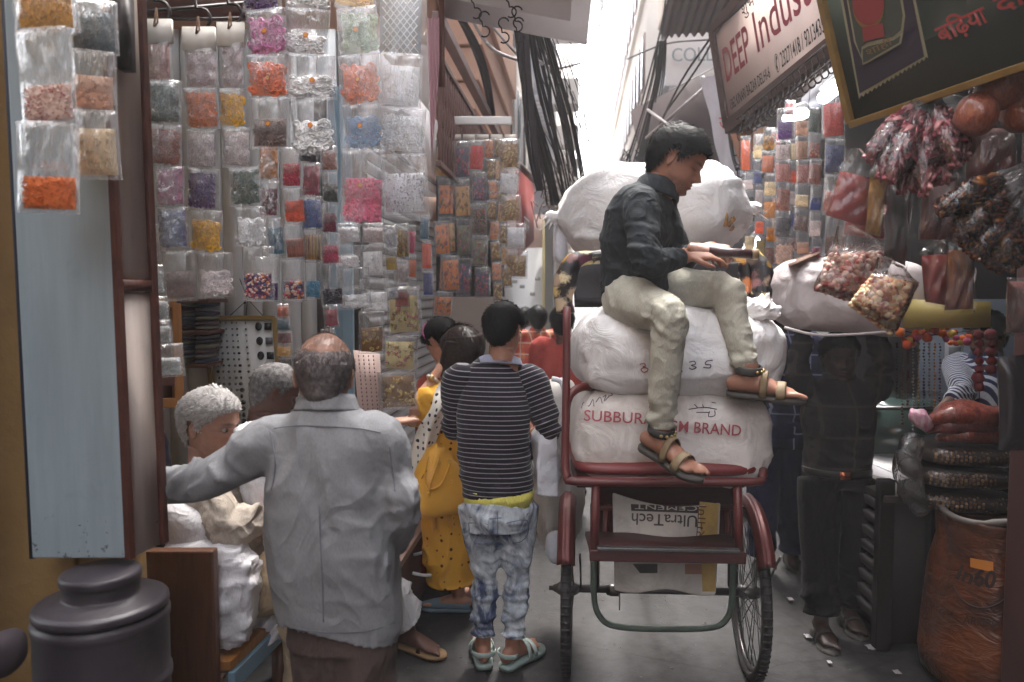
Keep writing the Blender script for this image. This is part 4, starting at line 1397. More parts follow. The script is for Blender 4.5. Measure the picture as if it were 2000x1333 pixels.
# ---------- B: bald old man in the long grey shirt, seen from behind
def build_B():
    Y = 2.12
    sd = V3(1, .06, 0)
    hd = Head(P(634, 730, Y + .02), (-.12, .96, -.22), up=(.02, .2, .98), scale=.97, age=.6)
    nb, chs, wst, hip = P(640, 792, Y), P(642, 905, Y), P(655, 1060, Y), P(668, 1190, Y)
    shL, elL, wrL = P(528, 868, Y), P(394, 936, Y + .0), P(258, 962, Y + .22)
    shR, elR, wrR = P(742, 862, Y), P(786, 995, Y - .02), P(770, 1060, Y + .22)
    g = G()
    torso(g, [hip, wst, chs, nb - V3(0, 0, .05), nb], [(.14, .1), (.14, .11), (.15, .1), (.09, .07), (.06, .06)], sd)
    g.limb([nb - V3(0, 0, .04), Vector(hd.w((0, -.02, -.08)))], [.064, .06], n=14)
    arm(g, shL, elL, wrL, (.045, .04, .028)); arm(g, shR, elR, wrR, (.045, .04, .028))
    hand(g, wrL, (-.95, .2, -.15), (0, -.3, -1), 1, (.3, .35, .4, .4)); hand(g, wrR, (-.2, .9, .1), (-1, 0, 0), 1, (.6, .6, .6, .6))
    hL, hR = P(628, 1180, Y), P(708, 1180, Y)
    aL, aR = V3(hL.x + .0, Y + .04, .1), V3(hR.x + .02, Y - .03, .1)
    leg(g, hL, hL.lerp(aL, .5), aL); leg(g, hR, hR.lerp(aR, .5), aR)
    foot(g, aL, (-.15, 1, 0)); foot(g, aR, (.2, 1, 0))
    o = body('balding old man in long grey shirt seen from behind, arm stretched to the pillar', g, hd, SK_B, V3(-.5, Y, 0), .007, flush=.3)
    hd.hair('hair', o, M_hair_dkgrey, 'bald', .009, .022, (0, -.5, -.7), 2600, .0016, .004, 5)
    rs = np.random.RandomState(2); g = G(); vs, fs = [], []
    for k in range(1100):
        x, y = rs.uniform(-.068, .068), rs.uniform(-.09, .06); q = np.array([x, y - .01, .004 + .112 * math.sqrt(max(.02, 1 - (x / .082) ** 2 - (y / .118) ** 2))]); d = np.array([x * .8, -.5, 0]); d = d / np.linalg.norm(d) * rs.uniform(.012, .028); o_ = len(vs)
        vs += [q + [.0006, 0, 0], q - [.0006, 0, 0], q + d + [0, 0, -abs(y) * .12 + .001]]; fs.append((o_, o_ + 1, o_ + 2))
    g.add(hd.w(np.array(vs)), fs); mk('thin_strands', g, M_hair_dkgrey, o)['kind'] = 'stuff'
    g = G()
    hem = P(668, 1210, Y)
    torso(g, [hem, hip, wst, chs, P(640, 832, Y), P(640, 796, Y)], [(.172, .135), (.176, .135), (.184, .145), (.172, .13), (.14, .1), (.08, .076)], sd, 2.5)
    g.limb([shL + V3(.07, 0, .0), shL, shL.lerp(elL, .5), elL, elL.lerp(wrL, .55), wrL], [.086, .08, .068, .062, .052, .036], n=18, sub=4)
    g.limb([shR - V3(.06, 0, .01), shR, shR.lerp(elR, .5), elR, wrR], [.085, .08, .068, .06, .045], n=18, sub=4)
    fl = [(shL.lerp(elL, .5), (.13, .1, .09), (1, 0, .55), .05, .009), (elL, .12, (.8, 0, -.5), .04, .012), (elL.lerp(wrL, .6), .09, (1, 0, .2), .03, .008), (elR, .12, (.4, 0, 1), .045, .011), (shR + V3(0, 0, -.08), .1, (.8, 0, .5), .035, .007),
          (shL + V3(.05, -.1, -.06), .12, (.9, 0, -.5), .05, .004), (P(700, 1150, Y - .12), (.16, .2, .1), (.5, 0, 1), .045, .003), (P(770, 1080, Y - .1), (.07, .2, .25), (1, 0, .25), .05, .006), (P(660, 1000, Y - .13), (.2, .2, .3), (1, 0, .5), .12, .004)]
    shb = mk('shirt', g, M_greyshirt, o, voxel=.0075, it=2, disp=lambda v: folds(v, fl, .0055, 5))
    collar('collar', o, M_greyshirt, P(639, 801, Y), (0, .2, .97), .074, .082, .04, sd)
    # stitched yoke, armhole and back pleat
    seam = pm('shirt_seam', rgb8(112, 112, 120), .85)
    bvh = BVHTree.FromPolygons([tuple(v.co) for v in shb.data.vertices], [tuple(p.vertices) for p in shb.data.polygons])
    def on_back(px, py):
        d = (P(px, py, Y) - P(px, py, 1.0)).normalized()
        r = bvh.ray_cast(P(px, py, 1.0) - wloc(o), d)
        return (r[0] + r[1] * .0025 + wloc(o)) if r[0] else None
    for path in ([(536, 838), (580, 832), (640, 834), (700, 838), (744, 846)], [(528, 842), (534, 870), (538, 900), (536, 935), (530, 958)], [(760, 870), (764, 900), (768, 930), (772, 960)], [(624, 985), (626, 1060), (630, 1130), (632, 1215)], [(556, 1222), (600, 1231), (660, 1236), (720, 1232), (770, 1216)]):
        pts = [q for q in (on_back(*p) for p in path) if q is not None]
        if len(pts) > 1:
            g = G(); g.tube(pts, .0016, 5, sub=4); mk('seam', g, seam, o)
    g = G()
    torso(g, [P(668, 1180, Y), P(668, 1250, Y)], [(.15, .12), (.155, .12)], sd)
    for h, a in ((hL, aL), (hR, aR)):
        g.limb([h, h.lerp(a, .5), a + V3(0, 0, -.04)], [(.105, .1), (.1, .092), (.088, .085)], n=18, sub=5)
    mk('trousers', g, cloth('brown_trousers', rgb8(88, 74, 70), wr=.3), o, voxel=.009, it=3, disp=lambda v: folds(v, [((-.5, Y, .4), (.4, .3, .4), (1, .3, .1), .09, .008)], .005, 6))
    for an, f in ((aL, (-.15, 1, 0)), (aR, (.2, 1, 0))):
        g = G(); sole(g, an, f, k=1.05); mk('slipper', g, M_sole, o)
build_B()

# ---------- C: white haired old man seated on the bench
M_beige = cloth('beige_kurta', rgb8(192, 178, 164), wr=.5, wscale=10)
def build_C():
    Y = 2.84
    sd = V3(-.15, -.98, 0)
    hd = Head(P(414, 828, Y), (.93, -.26, -.12), up=(.08, -.05, 1), scale=1.07, age=1.0, nose=1.15)
    nb, chs, wst, pel = P(402, 925, Y), P(410, 985, Y), P(425, 1060, Y), P(430, 1140, Y)
    shR, shL = P(395, 960, Y - .18), P(405, 955, Y + .17)
    elR, wrR = P(440, 1035, Y - .26), P(520, 1005, Y - .12)
    elL, wrL = P(470, 1040, Y + .15), P(540, 1010, Y + .02)
    hR, hL = P(440, 1150, Y - .1), P(450, 1150, Y + .1)
    kR, kL = P(600, 1130, Y - .12), P(610, 1130, Y + .2)
    aR, aL = V3(kR.x - .02, kR.y + .02, .1), V3(kL.x, kL.y + .05, .1)
    g = G()
    torso(g, [pel, wst, chs, nb], [(.15, .12), (.15, .13), (.15, .11), (.06, .06)], sd)
    g.limb([nb - V3(0, 0, .03), Vector(hd.w((0, -.02, -.08)))], [.066, .062], n=14)
    arm(g, shR, elR, wrR); arm(g, shL, elL, wrL)
    hand(g, wrR, (.9, .2, 0), (0, .2, -1), -1, (.4, .45, .5, .5)); hand(g, wrL, (.9, -.2, 0), (0, .2, -1), 1, (.4, .45, .5, .5))
    leg(g, hR, kR, aR); leg(g, hL, kL, aL); foot(g, aR, (1, 0, 0)); foot(g, aL, (1, .1, 0))
    o = body('white haired old man in beige kurta seated on the bench by the bolster', g, hd, skin_mat('skin_fair', rgb8(182, 136, 116)), pel, .007, flush=.8, stub=.15)
    hd.eyes(o)
    hd.hair('hair', o, M_hair_white, 'full', .015, .032, (-.05, -.45, -.3), 3200, .002, .008, 8)
    hd.tuft('eyebrow', o, M_hair_grey, -.031, .135, .016, .003, 60, .007, (-.5, .3, .2)); hd.tuft('eyebrow', o, M_hair_grey, .031, .135, .016, .003, 60, .007, (.5, .3, .2))
    hd.tuft('moustache', o, M_hair_white, 0, .064, .022, .003, 70, .008)
    g = G()
    torso(g, [pel - V3(0, 0, .1), pel, wst, chs, P(404, 945, Y), P(403, 922, Y)], [(.2, .19), (.2, .18), (.18, .165), (.175, .14), (.13, .09), (.07, .066)], sd)
    for s, e, w in ((shR, elR, wrR), (shL, elL, wrL)):
        g.limb([s.lerp(nb, .3), s, s.lerp(e, .5), e, e.lerp(w, .5), w - (w - e).normalized() * .03], [.08, .08, .078, .075, .068, .06], n=18, sub=4)
    fl = [(elR, .13, (.8, 0, .6), .032, .013), (elR.lerp(wrR, .7), .09, (1, 0, -.1), .022, .010), (shR + V3(.02, 0, -.08), .11, (.5, 0, 1), .035, .008), (wst, .2, (.3, 0, 1), .04, .009)]
    mk('kurta', g, M_beige, o, voxel=.008, it=3, disp=lambda v: folds(v, fl, .006, 8))
    collar('collar', o, M_beige, P(403, 926, Y), (.05, 0, 1), .07, .076, .03, sd)
    g = G()
    for h, k, a in ((hR, kR, aR), (hL, kL, aL)):
        g.limb([h, h.lerp(k, .5), k, k.lerp(a, .5), a], [.125, .115, .1, .09, .085], n=18, sub=4)
    fl = [(hR.lerp(kR, .4), .25, (.9, 0, .4), .06, .014)]
    mk('pyjama', g, cloth('fawn_cotton', rgb8(178, 154, 124), wr=.4), o, voxel=.01, it=3, disp=lambda v: folds(v, fl, .008, 7))
    for an in (aR, aL):
        g = G(); sole(g, an, (1, 0, 0)); mk('slipper', g, M_sole, o)
build_C()

# ---------- D: grey haired man in white, behind the old men
M_whitecloth = cloth('white_cotton', rgb8(222, 220, 222), wr=.4)
def build_D():
    Y = 3.0
    sd = V3(.5, -.86, 0)
    hd = Head(P(538, 766, Y), (.80, .42, -.42), up=(.3, .2, .93), scale=.9, age=.8)
    nb, chs, wst, pel = P(518, 842, Y), P(512, 900, Y), P(520, 985, Y), P(540, 1070, Y + .02)
    shR, shL = P(490, 870, Y - .17), P(548, 862, Y + .15)
    elR, wrR = P(520, 990, Y - .18), P(600, 1000, Y - .05)
    elL, wrL = P(600, 985, Y + .2), P(660, 1000, Y + .1)
    hR, hL = P(548, 1085, Y - .09), P(560, 1085, Y + .1)
    kR, kL = P(620, 1070, Y + .2), P(690, 1060, Y + .35)
    aL = P(797, 1226, 3.5); aR = P(580, 1278, 3.25)
    aR.z = .09; aL.z = .09
    g = G()
    torso(g, [pel, wst, chs, nb], [(.14, .11), (.14, .11), (.15, .1), (.06, .06)], sd)
    g.limb([nb - V3(0, 0, .03), Vector(hd.w((0, -.02, -.08)))], [.062, .058], n=14)
    arm(g, shR, elR, wrR); arm(g, shL, elL, wrL)
    hand(g, wrR, (.9, .3, 0), (0, 0, -1), -1); hand(g, wrL, (.9, .3, 0), (0, 0, -1), 1)
    leg(g, hR, kR, aR); leg(g, hL, kL, aL)
    foot(g, aR, (.5, -.85, 0)); foot(g, aL, (.85, -.5, 0), side=-1)
    o = body('grey haired dark man in white shirt seated behind the two old men', g, hd, SK_C, V3(pel.x, pel.y, .45), .0068, stub=.3)
    hd.hair('hair', o, M_hair_grey, 'recede', .011, .02, (0, .3, -.3), 2800, .0018, .006, 12)
    g = G()
    torso(g, [pel - V3(0, 0, .06), pel, wst, chs, P(514, 860, Y), P(516, 842, Y)], [(.17, .14), (.17, .14), (.165, .135), (.175, .125), (.13, .085), (.07, .066)], sd)
    for s, e, w in ((shR, elR, wrR), (shL, elL, wrL)):
        g.limb([s.lerp(nb, .3), s, s.lerp(e, .5), e], [.08, .078, .074, .074], n=16, sub=4)
    mk('shirt', g, M_whitecloth, o, voxel=.009, it=3, disp=lambda v: folds(v, [(shR, .15, (.5, 0, 1), .04, .008)], .006, 7))
    collar('collar', o, M_whitecloth, P(514, 846, Y), (.15, .1, 1), .068, .082, .042, sd)
    g = G()
    for h, k, a in ((hR, kR, aR), (hL, kL, aL)):
        g.limb([h, h.lerp(k, .5), k, k.lerp(a, .5), a + V3(-.02, 0, .05)], [.115, .105, .1, .1, .105], n=18, sub=4)
    mk('white_trousers', g, M_whitecloth, o, voxel=.01, it=2, disp=lambda v: folds(v, [(aL + V3(0, 0, .25), (.15, .15, .3), (1, .4, 0), .05, .014)], .006, 6))
    for an, f in ((aR, (.5, -.85, 0)), (aL, (.85, -.5, 0))):
        g = G(); b, ff, uu, ss = sole(g, an, f, th=.016); sl_ = mk('slipper', g, pm('buff_sole', rgb8(150, 120, 84), .7, .2, 20) if an is aL else M_sole, o)
        g = G(); pts = [b + ff * .09 + ss * .046 * math.cos(t) + uu * .05 * math.sin(t) for t in np.linspace(0, PI, 9)]; g.limb(pts, [(.012, .003)] * 9, side=ff, n=8, sub=1, cap='flat')
        mk('strap', g, pm('brown_strap', rgb8(70, 46, 36), .6), sl_)
build_D()
# ---------- E: young man in the striped polo, from behind
def build_E():
    Y = 3.35
    sd = V3(1, -.08, 0)
    hd = Head(P(984, 644, Y), (.34, .92, -.28), up=(.05, .28, .95), scale=.93)
    nb, chs, wst, hip = P(978, 706, Y), P(964, 790, Y), P(966, 890, Y), P(974, 962, Y)
    shL, elL, wrL = P(894, 742, Y), P(886, 835, Y + .04), P(935, 850, Y + .25)
    shR, elR, wrR = P(1038, 744, Y), P(1074, 838, Y - .03), P(1040, 850, Y + .22)
    hL, hR = P(940, 985, Y), P(1006, 985, Y)
    kL, kR = P(948, 1125, Y + .01), P(1010, 1125, Y + .0)
    aL, aR = P(944, 1278, Y), P(1002, 1288, Y - .02)
    aL.z, aR.z = .1, .1
    g = G()
    torso(g, [hip, wst, chs, nb - V3(0, 0, .03), nb], [(.13, .09), (.13, .1), (.14, .1), (.09, .07), (.055, .055)], sd)
    g.limb([nb - V3(0, 0, .05), Vector(hd.w((0, -.02, -.075)))], [.058, .055], n=14)
    arm(g, shL, elL, wrL); arm(g, shR, elR, wrR)
    hand(g, wrL, (.3, .9, .1), (1, 0, 0), 1); hand(g, wrR, (-.2, .9, .1), (-1, 0, 0), 1)
    leg(g, hL, kL, aL, (.065, .04, .034)); leg(g, hR, kR, aR, (.065, .04, .034))
    fL, fR = V3(-.1, 1, 0), V3(.62, .78, 0)
    foot(g, aL, fL); foot(g, aR, fR)
    o = body('young man in striped navy polo and acid washed jeans walking away', g, hd, SK_A, V3(P(972, 700, Y).x, Y, 0), .0068)
    hd.hair('hair', o, M_hair_black, 'full', .016, .036, (.0, -.35, -.35), 3400, .002, .008, 21)
    stripe = attr_stripe('navy_stripe', rgb8(34, 29, 38), rgb8(146, 142, 150), .0205, .15)
    g = G()
    torso(g, [hip, P(970, 930, Y), wst, chs, P(968, 735, Y), P(976, 706, Y)], [(.158, .115), (.162, .118), (.158, .125), (.165, .12), (.13, .088), (.07, .066)], sd, 2.5)
    fl = [(P(900, 900, Y), .16, (.3, 0, 1), .05, .006), (P(1030, 870, Y), .14, (-.4, 0, 1), .045, .006), (P(1020, 770, Y), .12, (.6, 0, .8), .045, .004)]
    sh = mk('shirt', g, stripe, o, voxel=.0075, it=3, disp=lambda v: folds(v, fl, .004, 6), attr={'run': lambda v: v[:, 2] + .006 * vnoise(v * 6) + 10})
    for s, e, w, q in ((shL, elL, wrL, .02), (shR, elR, wrR, -.02)):
        g = G(); e2 = e.lerp(w, .15)
        g.limb([s - V3(q * -2.5, 0, 0), s, s.lerp(e, .5), e, e2], [.07, .073, .066, .056, .05], n=18, sub=4)
        ax = (e - s).normalized()
        fl = [(e, .1, tuple(ax), .035, .008)]
        mk('sleeve', g, stripe, o, voxel=.0075, it=3, disp=lambda v: folds(v, fl, .004, 8), attr={'run': lambda v: (v - np.array(s)) @ np.array(ax) + 10})
    collar('collar', o, cloth('grey_blue_collar', rgb8(150, 152, 170)), P(976, 712, Y), (.05, .2, .97), .066, .092, .036, sd)
    g = G(); torso(g, [P(974, 985, Y), P(973, 952, Y)], [(.152, .112), (.156, .113)], sd, 2.5); mk('undershirt', g, cloth('yellow_undershirt', rgb8(226, 216, 110)), o)
    # jeans
    t = NT('acid_jeans')
    co = t.coords((1, 1, .55)); n = t.noise(co, 8, 6, .62, 1.2); n2 = t.noise(t.coords((1, 1, .35)), 45, 4, .6)
    c = t.mix(t.ramp(n, [(.4, 0), (.52, .65), (.62, 1)]), rgb8(72, 82, 110), rgb8(210, 215, 219))
    c = t.mix(1.0, c, t.ramp(n2, [(.3, .68), (.65, 1.05)]), 'MULTIPLY')
    t.bsdf(c, .85, 0, .2, t.bump(n2, .4, .004))
    g = G()
    torso(g, [P(974, 972, Y), P(973, 1000, Y), P(974, 1030, Y)], [(.155, .115), (.158, .125), (.15, .12)], sd, 2.4)
    for h, k, a, sg in ((hL, kL, aL, -1), (hR, kR, aR, 1)):
        g.limb([h, h.lerp(k, .35), h.lerp(k, .7), k, k.lerp(a, .3), k.lerp(a, .75), a + V3(0, 0, .03)], [(.085, .11), (.078, .095), (.064, .075), (.056, .06), (.058, .064), (.05, .055), (.054, .06)], n=20, sub=4)
    fl = []
    for k, a in ((kL, aL), (kR, aR)):
        fl += [(k, .13, (.15, 0, 1), .03, .005), (a + V3(0, 0, .08), .12, (.1, 0, 1), .03, .008)]
    fl += [(P(975, 1050, Y - .1), .14, (.3, 0, 1), .045, .009)]
    me = mk('jeans', g, t.mat, o, voxel=.0075, it=2, disp=lambda v: folds(v, fl, .003, 8))
    bv = BVHTree.FromPolygons([tuple(v.co) for v in me.data.vertices], [tuple(p.vertices) for p in me.data.polygons])
    def on(px, py):
        d = (P(px, py, Y) - P(px, py, 1.0)).normalized(); r = bv.ray_cast(P(px, py, 1.0) - wloc(o), d)
        return (r[0] + r[1] * .002 + wloc(o)) if r[0] else None
    sm = pm('denim_seam', rgb8(118, 124, 142), .85)
    for path in ([(917, 1010), (960, 1014), (1030, 1004)], [(916, 1022), (952, 1024), (950, 1050), (934, 1062), (920, 1050), (916, 1022)], [(990, 1022), (1028, 1016), (1030, 1044), (1012, 1060), (994, 1050), (990, 1022)], [(972, 985), (972, 1015), (972, 1045)]):
        pts = [q for q in (on(*p) for p in path) if q is not None]
        if len(pts) > 2:
            g = G(); g.tube(pts, .0022, 5, sub=3); mk('seam', g, sm, o)
    for an, f in ((aL, fL), (aR, fR)):
        g = G(); b, ff, uu, ss = sole(g, an, f, th=.022, grow=1.2); so = mk('sandal', g, pm('pale_green_sole', rgb8(132, 146, 140), .6, .15, 20), o)
        g = G()
        for y, w, h in ((.1, .056, .06), (.06, .054, .082)):
            pts = [b + ff * y + ss * (w * math.cos(t)) + uu * (h * math.sin(t)) for t in np.linspace(0, PI, 9)]
            g.limb(pts, [(.012, .003)] * 9, side=ff, n=8, sub=1, cap='flat'); mk('strap', g, pm('pale_green_strap', rgb8(160, 174, 168), .6, .15, 20), so); g = G()
        pts = [b + ff * (-.03 - .045 * math.sin(t)) + ss * (.052 * math.cos(t)) + uu * .045 for t in np.linspace(0, PI, 11)]
        g.limb(pts, [(.011, .003)] * 11, side=uu, n=8, sub=1, cap='flat')
        mk('strap', g, pm('pale_green_strap', rgb8(160, 174, 168), .6, .15, 20), so)
    # white carrier bag hung from his right arm
    g = G()
    c0 = P(1066, 892, Y + .02)
    g.limb([P(1082, 822, Y), P(1070, 836, Y + .01), c0, P(1068, 950, Y + .02), P(1068, 962, Y + .02)], [(.012, .03), (.05, .07), (.062, .09), (.06, .09), (.05, .08)], side=(1, .1, 0), n=20, sub=5, p=4.0)
    hg = mk('carrier_bag', g, pm('white_polythene', rgb8(214, 214, 220), .35, .08, 8, bump=.5, bs=22, bd=.02), None, c0, disp=lambda v: folds(v, [(c0, .2, (1, 0, .1), .03, .012)], .004, 12))
    props(hg, 'white plastic carrier bag hanging from the arm of the striped polo man', 'bag')
    g = G(); g.tube([P(1078, 740, Y - .02), P(1098, 750, Y - .03), P(1106, 800, Y - .03), P(1092, 838, Y)], .012, 8, sub=4); g.tube([P(1092, 838, Y), P(1104, 832, Y - .01)], .006, 6); mk('handle', g, pm('white_polythene', (1, 1, 1)), hg)
build_E()

# ---------- F: woman in yellow with a mustard backpack
M_yellow = dots('yellow_floral', rgb8(220, 164, 62), rgb8(88, 50, 30), 24, .17)
def build_F():
    Y = 3.85
    sd = V3(.85, .5, 0)
    hd = Head(P(900, 688, Y), (-.55, .78, -.38), up=(-.15, .3, .95), scale=.98)
    nb, chs, wst, hip = P(897, 748, Y), P(888, 830, Y), P(882, 910, Y), P(880, 985, Y)
    shL, elL, wrL = P(866, 776, Y - .1), P(808, 800, Y - .16), P(846, 742, Y - .1)
    shR, elR, wrR = P(925, 776, Y + .12), P(930, 850, Y + .15), P(890, 860, Y + .3)
    hL, hR = P(868, 1000, Y - .03), P(898, 1000, Y + .06)
    aL, aR = P(896, 1188, 3.93), P(930, 1185, 4.0); aL.z = aR.z = .085
    g = G()
    torso(g, [hip, wst, chs, nb], [(.14, .1), (.12, .09), (.13, .1), (.05, .05)], sd)
    g.limb([nb - V3(0, 0, .03), Vector(hd.w((0, -.02, -.075)))], [.05, .048], n=14)
    arm(g, shL, elL, wrL, (.042, .036, .024)); arm(g, shR, elR, wrR, (.042, .036, .024))
    hand(g, wrL, (.4, .2, .75), (.7, .5, -.2), 1, (.5, .5, .6, .6), size=.9); hand(g, wrR, (-.3, .9, 0), (-1, 0, 0), 1, size=.9)
    leg(g, hL, hL.lerp(aL, .5), aL, (.075, .05, .034)); leg(g, hR, hR.lerp(aR, .5), aR, (.075, .05, .034))
    foot(g, aL, (-1, .12, 0), k=.92); foot(g, aR, (-.6, .8, 0), k=.92)
    o = body('woman in yellow floral kurta with long dark hair, hand raised to her chin', g, hd, SK_D, V3(nb.x, Y, 0), .0075)
    hd.hair('hair', o, M_hair_brown, 'full', .022, .07, (0, -.5, -.8), 3000, .0024, .006, 31)
    g = G()
    hc = Vector(hd.w((0, -.05, .02)))
    g.limb([hc + V3(0, 0, .05), hc, P(897, 712, Y - .05), P(893, 750, Y - .05), P(890, 780, Y - .06)], [(.09, .08), (.105, .09), (.1, .08), (.085, .05), (.05, .03)], side=sd, n=22, sub=5)
    mk('long_hair', g, M_hair_brown, o, disp=lambda v: .006 * vnoise(v * np.array([55, 55, 5])))
    g = G()
    hem = P(884, 1132, Y + .02)
    torso(g, [hem, P(882, 1060, Y), hip, wst, chs, P(894, 775, Y), P(896, 752, Y)], [(.14, .12), (.142, .12), (.145, .12), (.125, .105), (.138, .11), (.11, .075), (.06, .056)], sd)
    g.limb([shL.lerp(nb, .35), shL, shL.lerp(elL, .5), elL - (elL - shL).normalized() * .01], [.078, .078, .082, .066], n=18, sub=4)
    g.limb([shR.lerp(nb, .35), shR, shR.lerp(elR, .5), elR], [.075, .075, .07, .06], n=18, sub=4)
    fl = [(shL.lerp(elL, .6), .12, (.7, 0, .7), .035, .008), (hem + V3(0, 0, .15), .3, (1, .3, .1), .06, .01)]
    mk('kurta', g, M_yellow, o, voxel=.0085, it=3, disp=lambda v: folds(v, fl, .005, 7))
    # printed flower sprigs
    dk = pm('sprig_print', rgb8(70, 42, 36), .8); pk = pm('sprig_bloom', rgb8(190, 88, 72), .8)
    # scarf: dotted white and lime strip falling in front
    g = G(); W = []
    path = [(884, 742, -.18, 46), (872, 768, -.22, 60), (862, 800, -.26, 34), (838, 830, -.2, 52), (824, 880, -.16, 48), (816, 950, -.14, 44), (810, 1010, -.12, 40)]
    rows = []
    for px, py, dy, w in path:
        rows.append([P(px + w * (u - .5) * .9, py + (6 * math.sin(u * 6)), Y + dy + .03 * math.sin(u * 7 + py)) for u in np.linspace(0, 1, 14)])
    g.grid(np.array([[tuple(p) for p in r] for r in rows]))
    me = modded(mesh_of(g, 'scarf'), [('SUBSURF', dict(levels=2, render_levels=2)), ('SOLIDIFY', dict(thickness=.004))])
    co_set(me, co_get(me) - np.array(wloc(o)))
    t = NT('scarf_print'); co = t.coords(); tc = t.new('ShaderNodeTexCoord'); sp = t.new('ShaderNodeSeparateXYZ'); t.link(tc.outputs['Object'], sp.inputs[0])
    vo = t.new('ShaderNodeTexVoronoi'); vo.inputs['Scale'].default_value = 30; vo.inputs['Randomness'].default_value = .35; t.link(co, vo.inputs['Vector'])
    dt = t.mix(t.ramp(vo.outputs['Distance'], [(.26, 1), (.3, 0)]), rgb8(226, 222, 214), rgb8(48, 42, 52))
    edge = t.math('ADD', sp.outputs[0], t.math('MULTIPLY', sp.outputs[2], -.19))
    c = t.mix(t.ramp(t.math('MULTIPLY_ADD', edge, 2.0, 1.36), [(.5, 1), (.52, 0)]), dt, rgb8(214, 214, 120))
    t.bsdf(c, .8, 0, .2, t.bump(t.noise(co, 14, 3), .4, .01))
    put('scarf', me, t.mat, o)
    g = G()
    for h, a in ((hL, aL), (hR, aR)):
        g.limb([h, h.lerp(a, .5), a + V3(0, 0, .07)], [.085, .06, .042], n=16, sub=5)
    mk('leggings', g, cloth('black_leggings', rgb8(36, 30, 34)), o, voxel=.009)
    for an, f in ((aL, (-1, .12, 0)), (aR, (-.6, .8, 0))):
        g = G(); b, ff, uu, ss = sole(g, an, f, th=.012, k=.95)
        g.limb([b - ff * .06 + uu * .02, b + uu * .018, b + ff * .1 + uu * .02, b + ff * .2 + uu * .008], [(.034, .03), (.036, .022), (.044, .026), (.02, .012)], side=ss, n=16, sub=4)
        mk('flat_shoe', g, pm('blue_grey_suede', rgb8(118, 138, 152), .8, .12, 20), o)
    g = G(); w0 = wrL; g.torus(w0, .031, .008, (wrL - elL).to_track_quat('Z', 'Y').to_matrix(), 18, 6); wt = mk('wrist_watch', g, pm('white_strap', rgb8(220, 214, 208), .4), o)
    g = G(); g.ball(w0 + V3(-.005, -.032, .01), (.017, .008, .017), 12, 6); mk('dial', g, pm('gold_dial', rgb8(190, 160, 110), .3, metal=.6), wt)
    bv = None
    # backpack
    c = P(856, 940, Y - .2)
    bp = empty('backpack', P(856, 1000, Y - .2), 'mustard yellow drawstring backpack on the back of the woman in yellow', 'backpack')
    ML = pm('mustard_leather', rgb8(226, 166, 62), .42, .16, 8, bump=.2, bs=70, dirt=.15, dirtcol=rgb8(150, 96, 30))
    g = G()
    g.limb([P(858, 1002, Y - .2), P(857, 985, Y - .2), P(855, 945, Y - .2), P(858, 900, Y - .19), P(866, 876, Y - .17)], [(.10, .07), (.128, .095), (.122, .09), (.088, .07), (.058, .045)], side=sd, n=28, sub=5, p=2.8)
    mk('body', g, ML, bp, disp=lambda v: folds(v, [(P(866, 885, Y - .25), (.12, .12, .08), (1, .2, 0), .03, .014)], .004, 9))
    g = G(); g.tube([P(836, 892, Y - .3), P(830, 930, Y - .31), P(840, 955, Y - .315), P(862, 945, Y - .31), P(880, 905, Y - .29)], .005, 7, sub=5); mk('handle', g, ML, bp)
    g = G(); g.tube([P(858, 895, Y - .3), P(846, 930, Y - .315), P(838, 962, Y - .32)], .0035, 6, sub=4); g.ball(P(838, 964, Y - .32), .009, 8, 6); mk('drawstring', g, ML, bp)
    g = G(); g.tube([P(876, 903, Y - .28), P(882, 938, Y - .3)], .0035, 6); g.ball(P(882, 940, Y - .3), .008, 8, 6); mk('drawstring', g, ML, bp)
    for px, py in ((857, 905), (878, 903)):
        g = G(); g.torus(P(px, py, Y - .295), .008, .002, Matrix.Rotation(PI / 2, 3, 'X'), 12, 5); mk('eyelet', g, pm('brass', rgb8(190, 160, 90), .3, metal=.8), bp)
    g = G(); g.tube([P(818, 950, Y - .27), P(826, 930, Y - .29), P(834, 920, Y - .3)], .002, 5); mk('pocket_seam', g, pm('leather_seam', rgb8(140, 92, 30), .6), bp)
    for px, w in ((846, .012), (880, .012)):
        g = G(); g.limb([P(px, 1000, Y - .16), P(px + 2, 1030, Y - .12), P(px + 8, 1062, Y - .06)], [(w, .003)] * 3, side=(1, 0, 0), n=8, sub=3, cap='flat'); mk('strap', g, ML, bp)
build_F()

